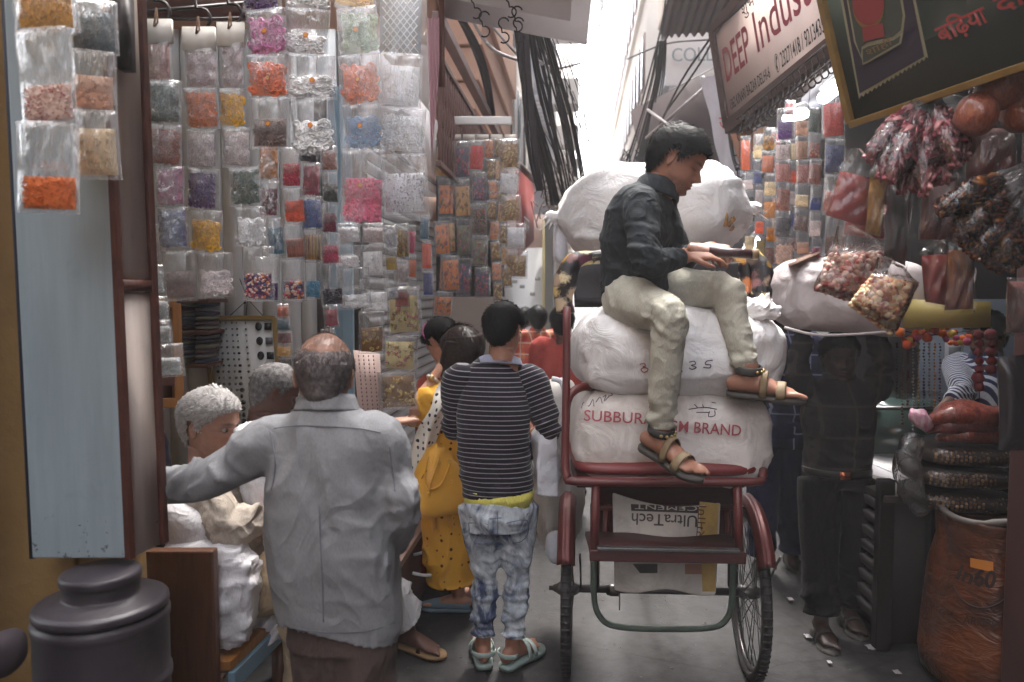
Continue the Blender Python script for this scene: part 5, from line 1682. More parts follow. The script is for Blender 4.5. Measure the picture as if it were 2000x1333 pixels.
# ---------- F2: companion half hidden in front of her
def build_F2():
    Y = 4.25
    sd = V3(.9, .4, 0)
    hd = Head(P(862, 668, Y), (-.5, .5, -.6), up=(-.3, .3, .9), scale=1.0)
    nb, chs, wst, hip = P(862, 730, Y), P(862, 800, Y), P(862, 870, Y), P(862, 940, Y)
    shL, elL, wrL = P(838, 760, Y - .05), P(838, 826, Y - .25), P(806, 822, Y - .45)
    shR, elR, wrR = P(890, 760, Y + .1), P(890, 830, Y + .1), P(880, 870, Y + .2)
    g = G()
    torso(g, [hip, wst, chs, nb], [(.13, .1), (.12, .09), (.13, .1), (.05, .05)], sd)
    g.limb([nb - V3(0, 0, .03), Vector(hd.w((0, -.02, -.075)))], [.05, .048], n=14)
    arm(g, shL, elL, wrL, (.042, .036, .024)); arm(g, shR, elR, wrR)
    hand(g, wrL, (-.95, -.1, .0), (0, .3, -1), -1, (.3, .35, .4, .45), size=.95, thumb=.2); hand(g, wrR, (0, .9, 0), (-1, 0, 0), 1)
    aL, aR = V3(wst.x - .05, Y, .09), V3(wst.x + .08, Y + .05, .09)
    leg(g, hip, hip.lerp(aL, .5), aL); leg(g, hip, hip.lerp(aR, .5), aR); foot(g, aL, (-.8, .4, 0)); foot(g, aR, (-.8, .4, 0))
    o = body('woman with pink hairband and outstretched hand half hidden behind the yellow kurta', g, hd, SK_D, V3(nb.x, Y, 0), .0085)
    hd.hair('hair', o, M_hair_black, 'full', .02, .06, (0, -.4, -.8), 2000, .0024, .006, 33)
    g = G()
    for t in np.linspace(-1.3, 1.3, 13):
        pass
    pts = [Vector(hd.w((math.sin(t) * .093, .005, .03 + math.cos(t) * .108))) for t in np.linspace(-1.6, 1.6, 17)]
    g.limb(pts, [(.018, .004)] * 17, side=(0, 1, .2), n=8, sub=1, cap='flat'); mk('hairband', g, pm('pink_band', rgb8(206, 92, 150), .5), o)
    g = G()
    torso(g, [P(862, 1110, Y), P(862, 1000, Y), hip, wst, chs, P(862, 752, Y), P(862, 736, Y)], [(.17, .15), (.16, .14), (.16, .13), (.14, .12), (.15, .12), (.12, .08), (.06, .056)], sd)
    for s, e in ((shL, elL), (shR, elR)):
        g.limb([s.lerp(nb, .35), s, s.lerp(e, .5), e], [.075, .075, .07, .055], n=16, sub=4)
    mk('kurta', g, cloth('rust_kurta', rgb8(150, 72, 62), wr=.4), o, voxel=.01, it=2, disp=lambda v: folds(v, [], .008, 7))
    g = G()
    for a in (aL, aR):
        g.limb([hip, hip.lerp(a, .6), a + V3(0, 0, .04)], [.1, .07, .06], n=12, sub=4)
    mk('trousers', g, cloth('plum_trousers', rgb8(70, 44, 50)), o, voxel=.012)
    g = G(); g.torus(wrL, .03, .004, (wrL - elL).to_track_quat('Z', 'Y').to_matrix(), 14, 5); mk('bangle', g, pm('brass', (1, 1, 1)), o)
build_F2()

# ---------- walkers and porters further off, built from one simple plan
def walker(label, px, py_head, Y, face, skin, hair, shirt, pants, w=1.0, arms=None, base_z=0.0, hscale=1.0, tuck=False, stub=0, shoes=True, voxel=.011, shirt_end=.50, hstyle='full', extra=None, sd=None):
    c = P(px, py_head, Y)
    f = V3(*face); f2 = V3(f.x, f.y, 0).normalized(); s = sd or V3(f2.y, -f2.x, 0)
    hd = Head(c, face, scale=hscale)
    H = c.z + .12 - base_z
    k = H / 1.65
    X = V3(c.x, Y, base_z)
    def at(z, o=0, fw=0): return X + s * o + f2 * fw + V3(0, 0, z * k)
    nb, chs, wst, hip = at(1.40), at(1.22), at(1.02), at(.86)
    shL, shR = at(1.34, -.165 * w), at(1.34, .165 * w)
    if arms is None:
        arms = [(at(1.06, -.2 * w), at(.84, -.2 * w, .1)), (at(1.06, .2 * w), at(.84, .2 * w, .1))]
    aL, aR = at(.08 / k, -.09, -.05), at(.08 / k, .09, .12)
    g = G()
    torso(g, [hip, wst, chs, nb - V3(0, 0, .03), nb], [(.13, .09), (.13, .1), (.14, .1), (.09, .07), (.052, .052)], s)
    g.limb([nb - V3(0, 0, .05), Vector(hd.w((0, -.02, -.075)))], [.056, .053], n=12)
    for sh, (e, wr) in zip((shL, shR), arms):
        arm(g, sh, e, wr, (.045, .038, .026)); d = (wr - e).normalized()
        hand(g, wr, d, -f2 + V3(0, 0, .1), 1, (.5, .5, .55, .6))
    for a, o in ((aL, -.085), (aR, .085)):
        h = at(.86, o); leg(g, h, h.lerp(a, .5) + f2 * .01, a, (.065, .04, .034)); foot(g, a, f2)
    o = body(label, g, hd, skin, X, voxel, stub=stub, it=1)
    hd.hair('hair', o, hair, hstyle, .015, .035, (0, -.3, -.4), 1500, .0024, .007, 40 + int(px) % 17)
    g = G(); e0 = shirt_end
    lo = .84 if tuck else .74
    torso(g, [at(lo), at(.9), wst, chs, at(1.345), at(1.42)], [(.155 * w, .115), (.155 * w, .115), (.155 * w, .12), (.165 * w, .12), (.13 * w, .085), (.068, .064)], s, 2.4)
    for sh, (e, wr), sg in zip((shL, shR), arms, (-1, 1)):
        g.limb([sh - s * sg * .06, sh, sh.lerp(e, .5), e, e.lerp(wr, e0)], [.07, .072, .066, .056, .05], n=16, sub=4)
    fl = [(arms[0][0], .12, (.2, .1, 1), .04, .008), (arms[1][0], .12, (.2, .1, 1), .04, .008), (wst, .2, (.3, 0, 1), .06, .007)]
    mk('shirt', g, shirt, o, voxel=voxel, it=2, disp=lambda v: folds(v, fl, .005, 7))
    collar('collar', o, shirt, at(1.40), (0, 0, 1), .066, .074, .034, s)
    g = G()
    torso(g, [at(.80), at(.9)], [(.145 * w, .115), (.15 * w, .115)], s)
    for a, q in ((aL, -.085), (aR, .085)):
        h = at(.84, q); g.limb([h, h.lerp(a, .3), h.lerp(a, .55), a + V3(0, 0, .02)], [.1, .098, .092, .088], n=16, sub=5)
    mk('trousers', g, pants, o, voxel=voxel, it=2, disp=lambda v: folds(v, [(aL + V3(0, 0, .1), .15, (0, 0, 1), .05, .01), (aR + V3(0, 0, .1), .15, (0, 0, 1), .05, .01)], .006, 6))
    for a in (aL, aR):
        g = G(); b, ff, uu, ss = sole(g, a, f2); so = mk('sandal', g, M_sole, o)
        g = G()
        for y in (.1, .06):
            pts = [b + ff * y + ss * .05 * math.cos(t) + uu * .06 * math.sin(t) for t in np.linspace(0, PI, 8)]
            g = G(); g.limb(pts, [(.013, .003)] * 8, side=ff, n=6, sub=1, cap='flat'); mk('strap', g, pm('black_strap', (0, 0, 0)), so)
    if extra: extra(o, at, s, f2)
    return o, at

M_jean = cloth('dark_jeans', rgb8(34, 36, 66), wr=.3)
walker('man in red and orange checked shirt walking far down the lane', 1050, 624, 7.2, (-.05, 1, -.05), SK_C, M_hair_black, plaid('orange_check', rgb8(206, 120, 76), rgb8(176, 62, 62), rgb8(226, 214, 206), 1.1), M_jean, 1.05)
walker('man in pale shirt half hidden ahead of the orange checked one', 1026, 624, 8.2, (.5, .85, -.1), SK_C, M_hair_black, M_whitecloth, M_jean)
walker('man in plain brick red shirt walking beside the rickshaw post', 1098, 632, 5.6, (.1, 1, -.15), SK_C, M_hair_black, cloth('brick_red', rgb8(190, 84, 76), wr=.3), M_jean, 1.0)
walker('man in navy checked shirt and jeans standing behind the porter', 1528, 606, 4.5, (.3, .95, 0), SK_C, M_hair_black, plaid('navy_check', rgb8(46, 48, 78), rgb8(30, 30, 44), rgb8(140, 144, 170), 1.2), M_jean, 1.05)

M_trs = cloth('black_trousers', rgb8(18, 15, 16), wr=.3)
def belt(o, at, s, f2):
    g = G(); pts = [at(.885) + s * .162 * math.cos(t) + f2 * .124 * math.sin(t) for t in np.linspace(0, 2 * PI, 25)]
    g.limb(pts, [(.019, .004)] * 25, side=(0, 0, 1), n=8, sub=1, cap='flat'); b = mk('belt', g, pm('black_belt', rgb8(38, 32, 32), .4), o)
    g = G(); g.box(at(.885, 0, .132), (.05, .012, .036)); mk('buckle', g, pm('copper_buckle', rgb8(190, 110, 80), .25, metal=.8), b)
SK_E = skin_mat('dark_skin_shadowed', rgb8(62, 44, 40))  # dark skin, with the shadow on the face put into its colour
o_p, _ = walker('porter in dark shirt and black trousers steadying a white sack on his head', 1640, 698, 3.75, (-.12, -1, -.1), SK_E, M_hair_black,
    plaid('dusk_check', rgb8(44, 39, 40), rgb8(28, 25, 28), rgb8(66, 58, 58), 1.6), M_trs, 1.05,
    [(P(1722, 705, 3.7), P(1705, 640, 3.72)), (P(1556, 712, 3.7), P(1575, 642, 3.72))], hscale=1.0, tuck=True, extra=belt, shirt_end=.8)
walker('shopkeeper in blue and white striped shirt behind the stacked packages', 1925, 655, 3.95, (-.9, -.3, -.3), SK_C, M_hair_black, attr_stripe('blue_white_stripe', rgb8(196, 200, 210), rgb8(50, 54, 88), .02, .5), M_jean, 1.0,
    [(P(1905, 790, 4.1), P(1880, 800, 3.9)), (P(1880, 770, 3.72), P(1832, 806, 3.6))], extra=None)
sk = [o for o in sc.objects if o.get('label', '').startswith('shopkeeper in blue')][0]
for ch in sk.children:
    if ch.name.startswith('shirt'):
        v = co_get(ch.data); a = ch.data.attributes.new('run', 'FLOAT', 'POINT'); a.data.foreach_set('value', (v[:, 0] * .7 + v[:, 1] * .5 + .25 * v[:, 2] + 10).astype(np.float32))
walker('person in dark navy clothes leaning behind the cream jamb', 262, 792, 3.05, (.7, .6, -.2), SK_C, M_hair_black, cloth('navy_kurta', rgb8(34, 34, 56)), M_trs, 1.1, base_z=0)
# ------------------------------------------------------------------ rickshaw and its load
def woven(name, col, dirt=.35, dc=(.16, .13, .11), wr=.4, ws=7):
    if name in MATS: return MATS[name]
    t = NT(name)
    co = t.coords()
    n = t.noise(co, 3.5, 6, .65, .5)
    c = t.mix(1.0, col, t.ramp(n, [(.3, .86), (.7, 1.03)]), 'MULTIPLY')
    c = t.mix(t.ramp(t.noise(co, 5, 9, .72, .8), [(.5, 0), (.76, dirt)]), c, dc)
    wv = t.new('ShaderNodeTexWave'); wv.inputs['Scale'].default_value = 130; wv.bands_direction = 'X'; t.link(co, wv.inputs['Vector'])
    wz = t.new('ShaderNodeTexWave'); wz.inputs['Scale'].default_value = 130; wz.bands_direction = 'Z'; t.link(co, wz.inputs['Vector'])
    h = t.math('MULTIPLY', wv.outputs['Fac'], wz.outputs['Fac'])
    b = t.bump(t.noise(co, ws, 4, .55, 1.6), wr, .025)
    b = t.bump(h, .25, .001, b)
    t.bsdf(c, .55, 0, .35, b)
    MATS[name] = t.mat
    return t.mat

def sack_shape(c, r, axis_x, p=3.2, n=72, m=44, ends=None, seed=0, amp=.02, crease=(), flat=0):
    """bulging sack: superellipsoid with sags; axis_x is its long side"""
    ax = Vector(axis_x).normalized(); az = Vector((0, 0, 1)); ay = az.cross(ax)
    vs = []
    for i in range(m + 1):
        ph = -PI / 2 + PI * i / m
        for j in range(n):
            th = 2 * PI * j / n
            cx, sx, cp, sp_ = math.cos(th), math.sin(th), math.cos(ph), math.sin(ph)
            f = lambda a, e: math.copysign(abs(a) ** (2 / e), a)
            x = f(cp, p) * f(cx, p); y = f(cp, p) * f(sx, p); z = f(sp_, 2.7)
            vs.append((x, y, z))
    v = np.array(vs)
    if ends: v = ends(v)
    q = v * np.array(r)
    nn = v / (np.linalg.norm(v, axis=1, keepdims=True) + 1e-9)
    d = amp * fbm(q * 4.5 + seed, seed, 2) + amp * .35 * fbm(q * 14 + seed, seed + 3, 2)
    d += folds(q, crease, 0, 5, seed)
    if flat: q[:, 2] = np.where(q[:, 2] < 0, q[:, 2] * (1 - flat), q[:, 2])
    q = q + nn * d[:, None]
    w = q @ np.array([ax, ay, az]) + np.array(c)
    g = G()
    fs = []
    for i in range(m):
        for j in range(n):
            k = (j + 1) % n
            fs.append((i * n + j, i * n + k, (i + 1) * n + k, (i + 1) * n + j))
    g.add(w, fs)
    return g

def bvh_of(o):
    off = wloc(o)
    return BVHTree.FromPolygons([tuple(v.co + off) for v in o.data.vertices], [tuple(p.vertices) for p in o.data.polygons])

def drape_pt(bv, px, py, out=.003, y0=1.2):
    a = P(px, py, y0); d = (P(px, py, y0 + 1) - a).normalized()
    r = bv.ray_cast(a, d)
    return (r[0] - d * out) if r[0] is not None else None

def drape_text(name, s, bv, parent, mat, q0, q1, up, h, out=.003, sx=1, flip=False, bold=0.0):
    """lettering laid on a bulging surface; q0->q1 is the baseline in photo pixels, h the letter height there"""
    me = text_mesh(s, 1.0, bold=bold)
    bm = bmesh.new(); bm.from_mesh(me)
    bmesh.ops.triangulate(bm, faces=bm.faces[:])
    for _ in range(2):
        ed = [e for e in bm.edges if e.calc_length() > .22]
        bmesh.ops.subdivide_edges(bm, edges=ed, cuts=1); bmesh.ops.triangulate(bm, faces=bm.faces[:])
    bm.to_mesh(me); bm.free()
    v = co_get(me)
    x0, x1 = v[:, 0].min(), v[:, 0].max()
    q0, q1 = Vector(q0), Vector(q1); u = q1 - q0
    nrm = Vector((u.y, -u.x)).normalized()
    if flip: nrm = -nrm
    out_v = []
    last = None
    off = wloc(parent)
    for a in v:
        p = q0 + u * ((a[0] - x0) / (x1 - x0)) + nrm * (a[1] / .72 * h)
        r = drape_pt(bv, p.x, p.y, out)
        if r is None: r = last if last is not None else P(p.x, p.y, 2.8)
        last = r
        out_v.append(r - off)
    co_set(me, np.array([tuple(p) for p in out_v]))
    return put(name, me, mat, parent)

def drape_line(name, bv, parent, mat, strokes, r=.0022, out=.001):
    g = G()
    for st in strokes:
        pts = [drape_pt(bv, x, y, out) for x, y in st]
        pts = [p for p in pts if p is not None]
        if len(pts) > 1: g.tube(pts, r, 5, sub=3)
    return mk(name, g, mat, parent)

HEAD_DIR = Vector((.093, 1, 0)).normalized(); RS_SIDE = Vector((HEAD_DIR.y, -HEAD_DIR.x, 0))
M_red = pm('red_enamel', rgb8(100, 42, 41), .45, .3, 9, spec=.5, dirt=.45, dirtcol=rgb8(64, 38, 36), bump=.08, bs=50)
M_redpad = pm('red_rexine', rgb8(120, 48, 48), .45, .22, 8, spec=.5, dirt=.4, dirtcol=rgb8(74, 40, 40), bump=.15, bs=90)
M_fender = pm('red_metal_fender', rgb8(96, 44, 43), .42, .35, 12, metal=.3, dirt=.3, dirtcol=rgb8(60, 36, 34))
M_tyre = pm('tyre_rubber', rgb8(56, 54, 54), .75, .3, 30, bump=.5, bs=110, dirt=.3, dirtcol=rgb8(92, 86, 82))
M_steel = pm('worn_steel', rgb8(120, 116, 116), .35, .25, 20, metal=.8, dirt=.4, dirtcol=rgb8(66, 56, 50))
M_green_tube = pm('green_tube', rgb8(98, 112, 102), .5, .3, 14, dirt=.4, dirtcol=rgb8(60, 56, 50))
M_dkwood = pm('dark_red_wood', rgb8(82, 44, 44), .5, .3, 12, stretch=(1, 1, 8), dirt=.3)
rk = empty('cycle_rickshaw', Vector((.63, 3.28, 0)), 'red cycle rickshaw loaded with white sacks, seen from behind', 'rickshaw')
AX_Z, RW = .36, .36
def wheel(px, Y):
    c = P(px, 1160, Y); c.z = AX_Z
    Mx = Matrix((tuple(HEAD_DIR), (0, 0, 1), tuple(RS_SIDE))).transposed()   # torus plane: heading & up
    g = G(); g.lathe([(.03, -.03), (.03, .03)], n=4) if False else None
    g = G(); g.torus(c, RW - .022, .022, Mx, 64, 10)
    w = mk('wheel', G().merge(g), M_tyre, rk)
    w.name = 'wheel'
    g = G()
    for k in range(72):
        a = 2 * PI * k / 72
        d = HEAD_DIR * math.cos(a) + Vector((0, 0, 1)) * math.sin(a); tq = -HEAD_DIR * math.sin(a) + Vector((0, 0, 1)) * math.cos(a)
        M3 = Matrix((tuple(RS_SIDE), tuple(tq), tuple(d))).transposed()
        g.box(c + d * (RW - .0005), (.034, .010, .006), M3)
    tr = mk('tread', g, M_tyre, w); tr['kind'] = 'stuff'
    g = G(); g.torus(c, RW - .05, .013, Mx, 56, 8); mk('rim', g, M_steel, w)
    g = G(); g.tube([c - RS_SIDE * .05, c - RS_SIDE * .03, c + RS_SIDE * .03, c + RS_SIDE * .05], [.018, .03, .03, .018], 14); g.tube([c - RS_SIDE * .08, c + RS_SIDE * .08], .01, 8); mk('hub', g, M_steel, w)
    sm = None
    for k in range(28):
        a = 2 * PI * k / 28; b = a + (.35 if k % 2 else -.35)
        p0 = c + (HEAD_DIR * math.cos(b) + Vector((0, 0, 1)) * math.sin(b)) * .028 + RS_SIDE * (.028 if k % 4 < 2 else -.028)
        p1 = c + (HEAD_DIR * math.cos(a) + Vector((0, 0, 1)) * math.sin(a)) * (RW - .052)
        g = G(); g.tube([p0, p1], .0022, 5); mk('spoke', g, M_steel, w)
    # fender
    g = G(); rows = []
    for ph in np.linspace(-.7, .98, 30):
        d = -HEAD_DIR * math.sin(ph) + Vector((0, 0, 1)) * math.cos(ph)
        rows.append([tuple(c + d * (.415 - .022 * abs(u) ** 2.2 + (.006 if abs(abs(u) - .35) < .14 else 0)) + RS_SIDE * u * .034) for u in np.linspace(-1, 1, 13)])
    g.grid(np.array(rows))
    me = modded(mesh_of(g, 'fender'), [('SOLIDIFY', dict(thickness=.003))]); co_set(me, co_get(me) - np.array(wloc(rk))); put('fender', me, M_fender, rk)
    g = G(); g.tube([c + RS_SIDE * .06, c + RS_SIDE * .055 - HEAD_DIR * .3 + Vector((0, 0, .26))], .005, 6); mk('fender_stay', g, M_steel, rk)
    return c
cL = wheel(1108, 3.3); cR = wheel(1462, 3.26)
g = G(); g.tube([cL + RS_SIDE * -.06, cR + RS_SIDE * .05], .017, 10); mk('axle', g, M_steel, rk)
g = G(); g.lathe([(.055, -.008), (.06, 0), (.055, .008)], cL + RS_SIDE * .12, 22, 0, Matrix((tuple(HEAD_DIR), (0, 0, 1), tuple(RS_SIDE))).transposed())
for k in range(16):
    a = k / 16 * 2 * PI; g.ball(cL + RS_SIDE * .12 + (HEAD_DIR * math.cos(a) + Vector((0, 0, 1)) * math.sin(a)) * .058, .009, 6, 4)
mk('sprocket', g, pm('chain_steel', rgb8(70, 66, 66), .5, .3, 20, metal=.7), rk)
g = G(); g.lathe([(.02, -.03), (.026, -.01), (.026, .02), (.018, .03)], cL + RS_SIDE * .2, 14, 0, Matrix((tuple(HEAD_DIR), (0, 0, 1), tuple(RS_SIDE))).transposed()); mk('bearing', g, M_steel, rk)
g = G()
for k in range(9): g.ball(P(1210, 1158 + k * 4, 3.0), .004, 6, 4)
mk('hanging_chain', g, M_steel, rk)
# frame
YS = 2.80
g = G()
g.tube([P(1107, 600, 2.9), P(1106, 760, 2.86), P(1104, 900, YS + .02), P(1108, 930, YS), P(1124, 941, YS - .01), P(1300, 943, YS - .01), P(1470, 942, YS - .01), P(1488, 934, YS), P(1491, 918, YS + .03)], .0155, 10, sub=3); mk('seat_tube', g, M_red, rk)
g = G(); g.tube([P(1105, 830, 2.85), P(1108, 785, 2.86), P(1124, 762, 2.88), P(1150, 756, 2.94), P(1185, 770, 3.2)], .016, 10, sub=4); mk('arm_rail', g, M_red, rk)
g = G(); g.tube([P(1489, 925, 2.9), P(1486, 760, 2.98), P(1482, 560, 3.3)], .015, 8); mk('back_post', g, M_red, rk)
# red cushion
a0, a1 = P(1116, 921, YS), P(1486, 921, YS)
g = sack_shape((a0 + a1) / 2 + Vector((.02, .28, 0)), ((a1 - a0).length / 2, .28, .031), (1, -.02, 0), p=7, n=60, m=14, amp=.003)
mk('seat_cushion', g, M_redpad, rk)
g = G(); g.tube([P(1116, 934, YS - .004), P(1486, 936, YS - .004)], .005, 6); mk('piping', g, M_redpad, rk)
g = G(); b0, b1 = P(1130, 960, YS + .12), P(1470, 960, YS + .12)
g.box((b0 + b1) / 2 + Vector((0, .25, .015)), ((b1 - b0).length, .32, .05)); g.box(P(1300, 1010, 3.18), (.62, .02, .28)); mk('seat_box', g, M_dkwood, rk, bevel=.006)
for px0, px1 in ((1164, 1160), (1440, 1444)):
    g = G(); g.tube([P(px0, 945, YS), P((px0 + px1) / 2, 1010, YS - .015), P(px1, 1085, YS - .03)], .0165, 10); mk('frame_post', g, M_red, rk)
for px0, px1 in ((1185, 1180), (1420, 1424)):
    g = G(); g.tube([P(px0, 985, 3.05), P(px1, 1085, 3.0)], .012, 8); mk('inner_post', g, M_red, rk)
g = G(); g.tube([P(1170, 992, 3.04), P(1432, 992, 3.04)], .012, 8); mk('cross_bar', g, M_red, rk)
st0, st1 = P(1152, 1086, YS - .05), P(1458, 1092, YS - .06)
ux = (st1 - st0).normalized(); uy = Vector((-ux.y, ux.x, 0))
M3 = Matrix((tuple(ux), tuple(uy), (0, 0, 1))).transposed()
g = G(); g.box((st0 + st1) / 2 + uy * .012, ((st1 - st0).length, .026, .042), M3); mk('step_board', g, M_dkwood, rk, bevel=.004)
g = G(); g.box((st0 + st1) / 2 + uy * .12 + Vector((0, 0, .014)), ((st1 - st0).length, .21, .012), M3); mk('step_deck', g, M_dkwood, rk)
g = G(); g.box((st0 + st1) / 2 + uy * .006 + Vector((0, 0, .028)), ((st1 - st0).length - .05, .03, .013), M3); mk('step_strip', g, M_steel, rk, bevel=.003)
g = G(); g.tube([P(1160, 1090, 3.12), P(1160, 1165, 3.12), P(1172, 1205, 3.12), P(1205, 1224, 3.12), P(1300, 1229, 3.12), P(1390, 1226, 3.12), P(1420, 1208, 3.12), P(1430, 1170, 3.12), P(1432, 1090, 3.12)], .013, 10, sub=4); mk('loop_tube', g, M_green_tube, rk)
for px in (1162, 1430):
    g = G(); g.tube([P(px, 985, 3.2), P(px, 1145, 3.24)], .02, 8); mk('chassis_post', g, pm('grimy_black', rgb8(40, 34, 36), .6), rk)
g = G(); g.tube([cL + RS_SIDE * .3 + Vector((0, 0, .5)), cL + RS_SIDE * .36 + HEAD_DIR * 1.6 + Vector((0, 0, .1))], .018, 8); g.tube([cL + RS_SIDE * .5 + Vector((0, 0, .5)), cL + RS_SIDE * .4 + HEAD_DIR * 1.6 + Vector((0, 0, .1))], .018, 8); mk('chassis_tube', g, M_red, rk)
fw = cL + RS_SIDE * .4 + HEAD_DIR * 1.75; Mx = Matrix((tuple(HEAD_DIR), (0, 0, 1), tuple(RS_SIDE))).transposed()
g = G(); g.torus(fw, RW - .022, .022, Mx, 48, 8); w3 = mk('wheel', g, M_tyre, rk)
g = G(); g.torus(fw, RW - .05, .012, Mx, 40, 6); mk('rim', g, M_steel, w3)
g = G(); g.tube([fw, fw + Vector((0, -.1, .75))], .016, 8); mk('fork', g, M_red, rk)
# folded hood behind the rider : black rexine panel with floral roll
def floral(name, sc_=15):
    t = NT(name); co = t.coords()
    vo = t.new('ShaderNodeTexVoronoi'); vo.inputs['Scale'].default_value = sc_; t.link(co, vo.inputs['Vector'])
    n = t.noise(co, 30, 3, .6, 2)
    hue = t.ramp(vo.outputs['Color'], [(.0, rgb8(150, 42, 60)), (.3, rgb8(190, 150, 60)), (.55, rgb8(208, 190, 150)), (.75, rgb8(100, 40, 66)), (.95, rgb8(66, 70, 44))])
    c = t.mix(t.ramp(t.math('ADD', vo.outputs['Distance'], t.math('MULTIPLY', n, .5)), [(.62, 1), (.8, 0)]), rgb8(24, 20, 24), hue)
    t.bsdf(c, .5, 0, .4, t.bump(n, .5, .006)); return t.mat
M_floral = floral('floral_rexine')
M_rex = pm('black_rexine', rgb8(34, 28, 32), .4, .3, 8, bump=.25, bs=40)
hd_ = empty('hood', P(1300, 590, 3.35) - wloc(rk)); hd_.parent = rk; hd_.name = 'hood'
g = G(); g.quad_slab([P(1122, 592, 3.3), P(1484, 592, 3.26), P(1480, 512, 3.3), P(1120, 514, 3.34)], .04); mk('panel', g, M_rex, hd_, bevel=.008)
fl = lambda v: folds(v, [], .012, 16)
g = G(); g.limb([P(1104, 612, 3.12), P(1102, 560, 3.14), P(1112, 522, 3.16), P(1136, 506, 3.18), P(1185, 503, 3.2)], [(.028, .04), (.034, .045), (.034, .04), (.03, .03), (.022, .024)], n=14, sub=5); mk('floral_roll', g, M_floral, hd_, disp=fl)
g = G(); g.limb([P(1372, 497, 3.2), P(1430, 498, 3.18), P(1474, 506, 3.16), P(1486, 530, 3.14), P(1488, 575, 3.12), P(1470, 600, 3.14)], [(.02, .022), (.026, .026), (.03, .034), (.03, .04), (.034, .045), (.02, .03)], n=14, sub=5); mk('floral_roll', g, M_floral, hd_, disp=fl)
g = G(); g.limb([P(1452, 512, 3.2), P(1456, 560, 3.2), P(1450, 604, 3.2)], [(.05, .02), (.06, .02), (.04, .02)], n=14, sub=5); mk('floral_drape', g, M_floral, hd_, disp=fl)
g = G(); g.tube([P(1122, 592, 3.3), P(1484, 590, 3.26)], .02, 8); mk('fringe_rail', g, M_rex, hd_)

# sacks
M_sack = woven('white_sack', rgb8(232, 229, 228), .25, wr=.6)
M_sack2 = woven('cream_sack', rgb8(222, 214, 208), .4, wr=.6)
M_print = pm('red_print', rgb8(176, 84, 92), .6, .3, 30)
M_ink = pm('ink_marker', rgb8(62, 44, 70), .6)
M_inkred = pm('red_marker', rgb8(170, 60, 60), .6)
lo = P(1297, 836, 3.12)
cr = [((-.2, -.3, -.1), .2, (1, 0, 1), .06, .006), ((.25, -.3, .05), .2, (1, 0, -.6), .07, .006), ((.33, -.25, -.08), .12, (1, 0, .3), .05, .014)]
s1 = props(mk('printed_sack', sack_shape(lo, (.385, .3, .176), (1, -.02, 0), 6.5, amp=.014, crease=cr, seed=2), M_sack2, None, lo), 'lower cream sack with red brand stencil resting on the rickshaw seat', 'sack', 'white sacks on the rickshaw')
s1.rotation_euler = (0, R(3), 0)
bpy.context.view_layer.update()
v = co_get(s1.data) @ np.array(s1.rotation_euler.to_matrix()).T; co_set(s1.data, v); s1.rotation_euler = (0, 0, 0)
bv1 = bvh_of(s1)
drape_text('stencil', 'SUBBURAJ', bv1, s1, M_print, (1140, 822), (1284, 830), None, 22, out=.012, bold=.006)
drape_text('stencil', 'GM BRAND', bv1, s1, M_print, (1304, 842), (1447, 852), None, 22, out=.012, bold=.006)
drape_line('handwriting', bv1, s1, M_ink, [[(1136, 798), (1140, 786), (1150, 794), (1158, 780), (1160, 794)], [(1164, 786), (1172, 776), (1176, 788)], [(1178, 776), (1184, 772), (1180, 784), (1190, 774)], [(1192, 766), (1196, 772), (1188, 774)], [(1200, 762), (1202, 768)], [(1345, 800), (1375, 796), (1400, 800)], [(1356, 790), (1362, 796)], [(1372, 790), (1374, 796)], [(1360, 806), (1385, 806)], [(1386, 804), (1384, 814), (1396, 812), (1396, 802)], [(1390, 786), (1398, 788)]], .0016)
up_ = P(1316, 684, 3.1)
cr = [((-.16, -.33, .06), (.2, .3, .16), (.8, 0, .7), .05, .016), ((.2, -.3, .1), .2, (1, 0, -.5), .07, .014), ((-.3, -.3, -.1), .15, (.6, 0, 1), .05, .012), ((0, -.32, -.12), (.4, .3, .1), (0, 0, 1), .07, .010)]
s2 = props(mk('tied_sack', sack_shape(up_, (.405, .31, .188), (1, .01, 0), 4.4, amp=.02, crease=cr, seed=5), M_sack, None, up_), 'upper white sack with tied corners under the seated young man', 'sack', 'white sacks on the rickshaw')
def ear(o, pts, rad, seed):
    g = G(); g.limb(pts, rad, n=20, sub=5, p=2.6)
    mk('tied_ear', g, M_sack, o, voxel=.007, it=1, disp=lambda v: folds(v, [(pts[1], .12, (.5, .3, -.8), .02, .016)], .012, 18, seed))
ear(s2, [P(1226, 662, 2.86), P(1238, 634, 2.84), P(1256, 612, 2.83), P(1240, 598, 2.84)], [(.02, .02), (.05, .035), (.058, .03), (.03, .02)], 3)
ear(s2, [P(1452, 612, 2.92), P(1478, 602, 2.9), P(1504, 606, 2.88), P(1516, 622, 2.88)], [(.05, .05), (.055, .05), (.05, .04), (.02, .02)], 6)
bv2 = bvh_of(s2)
drape_line('handwriting', bv2, s2, M_ink, [[(1330, 718), (1332, 727)], [(1346, 708), (1356, 706), (1358, 712), (1350, 714), (1360, 718), (1352, 722), (1346, 719)], [(1392, 704), (1380, 706), (1378, 712), (1388, 713), (1386, 719), (1374, 718)]], .0018)
drape_line('handwriting', bv2, s2, M_inkred, [[(1250, 712), (1258, 710), (1260, 716), (1252, 722), (1258, 728), (1266, 722), (1256, 716)]], .0018)
bigc = P(1275, 420, 3.85)
def lemon(v):
    w = v.copy(); t = np.abs(v[:, 0]); k = 1 - .72 * np.clip((t - .4) / .6, 0, 1) ** 2.6
    w[:, 1] *= k; w[:, 2] *= k; return w
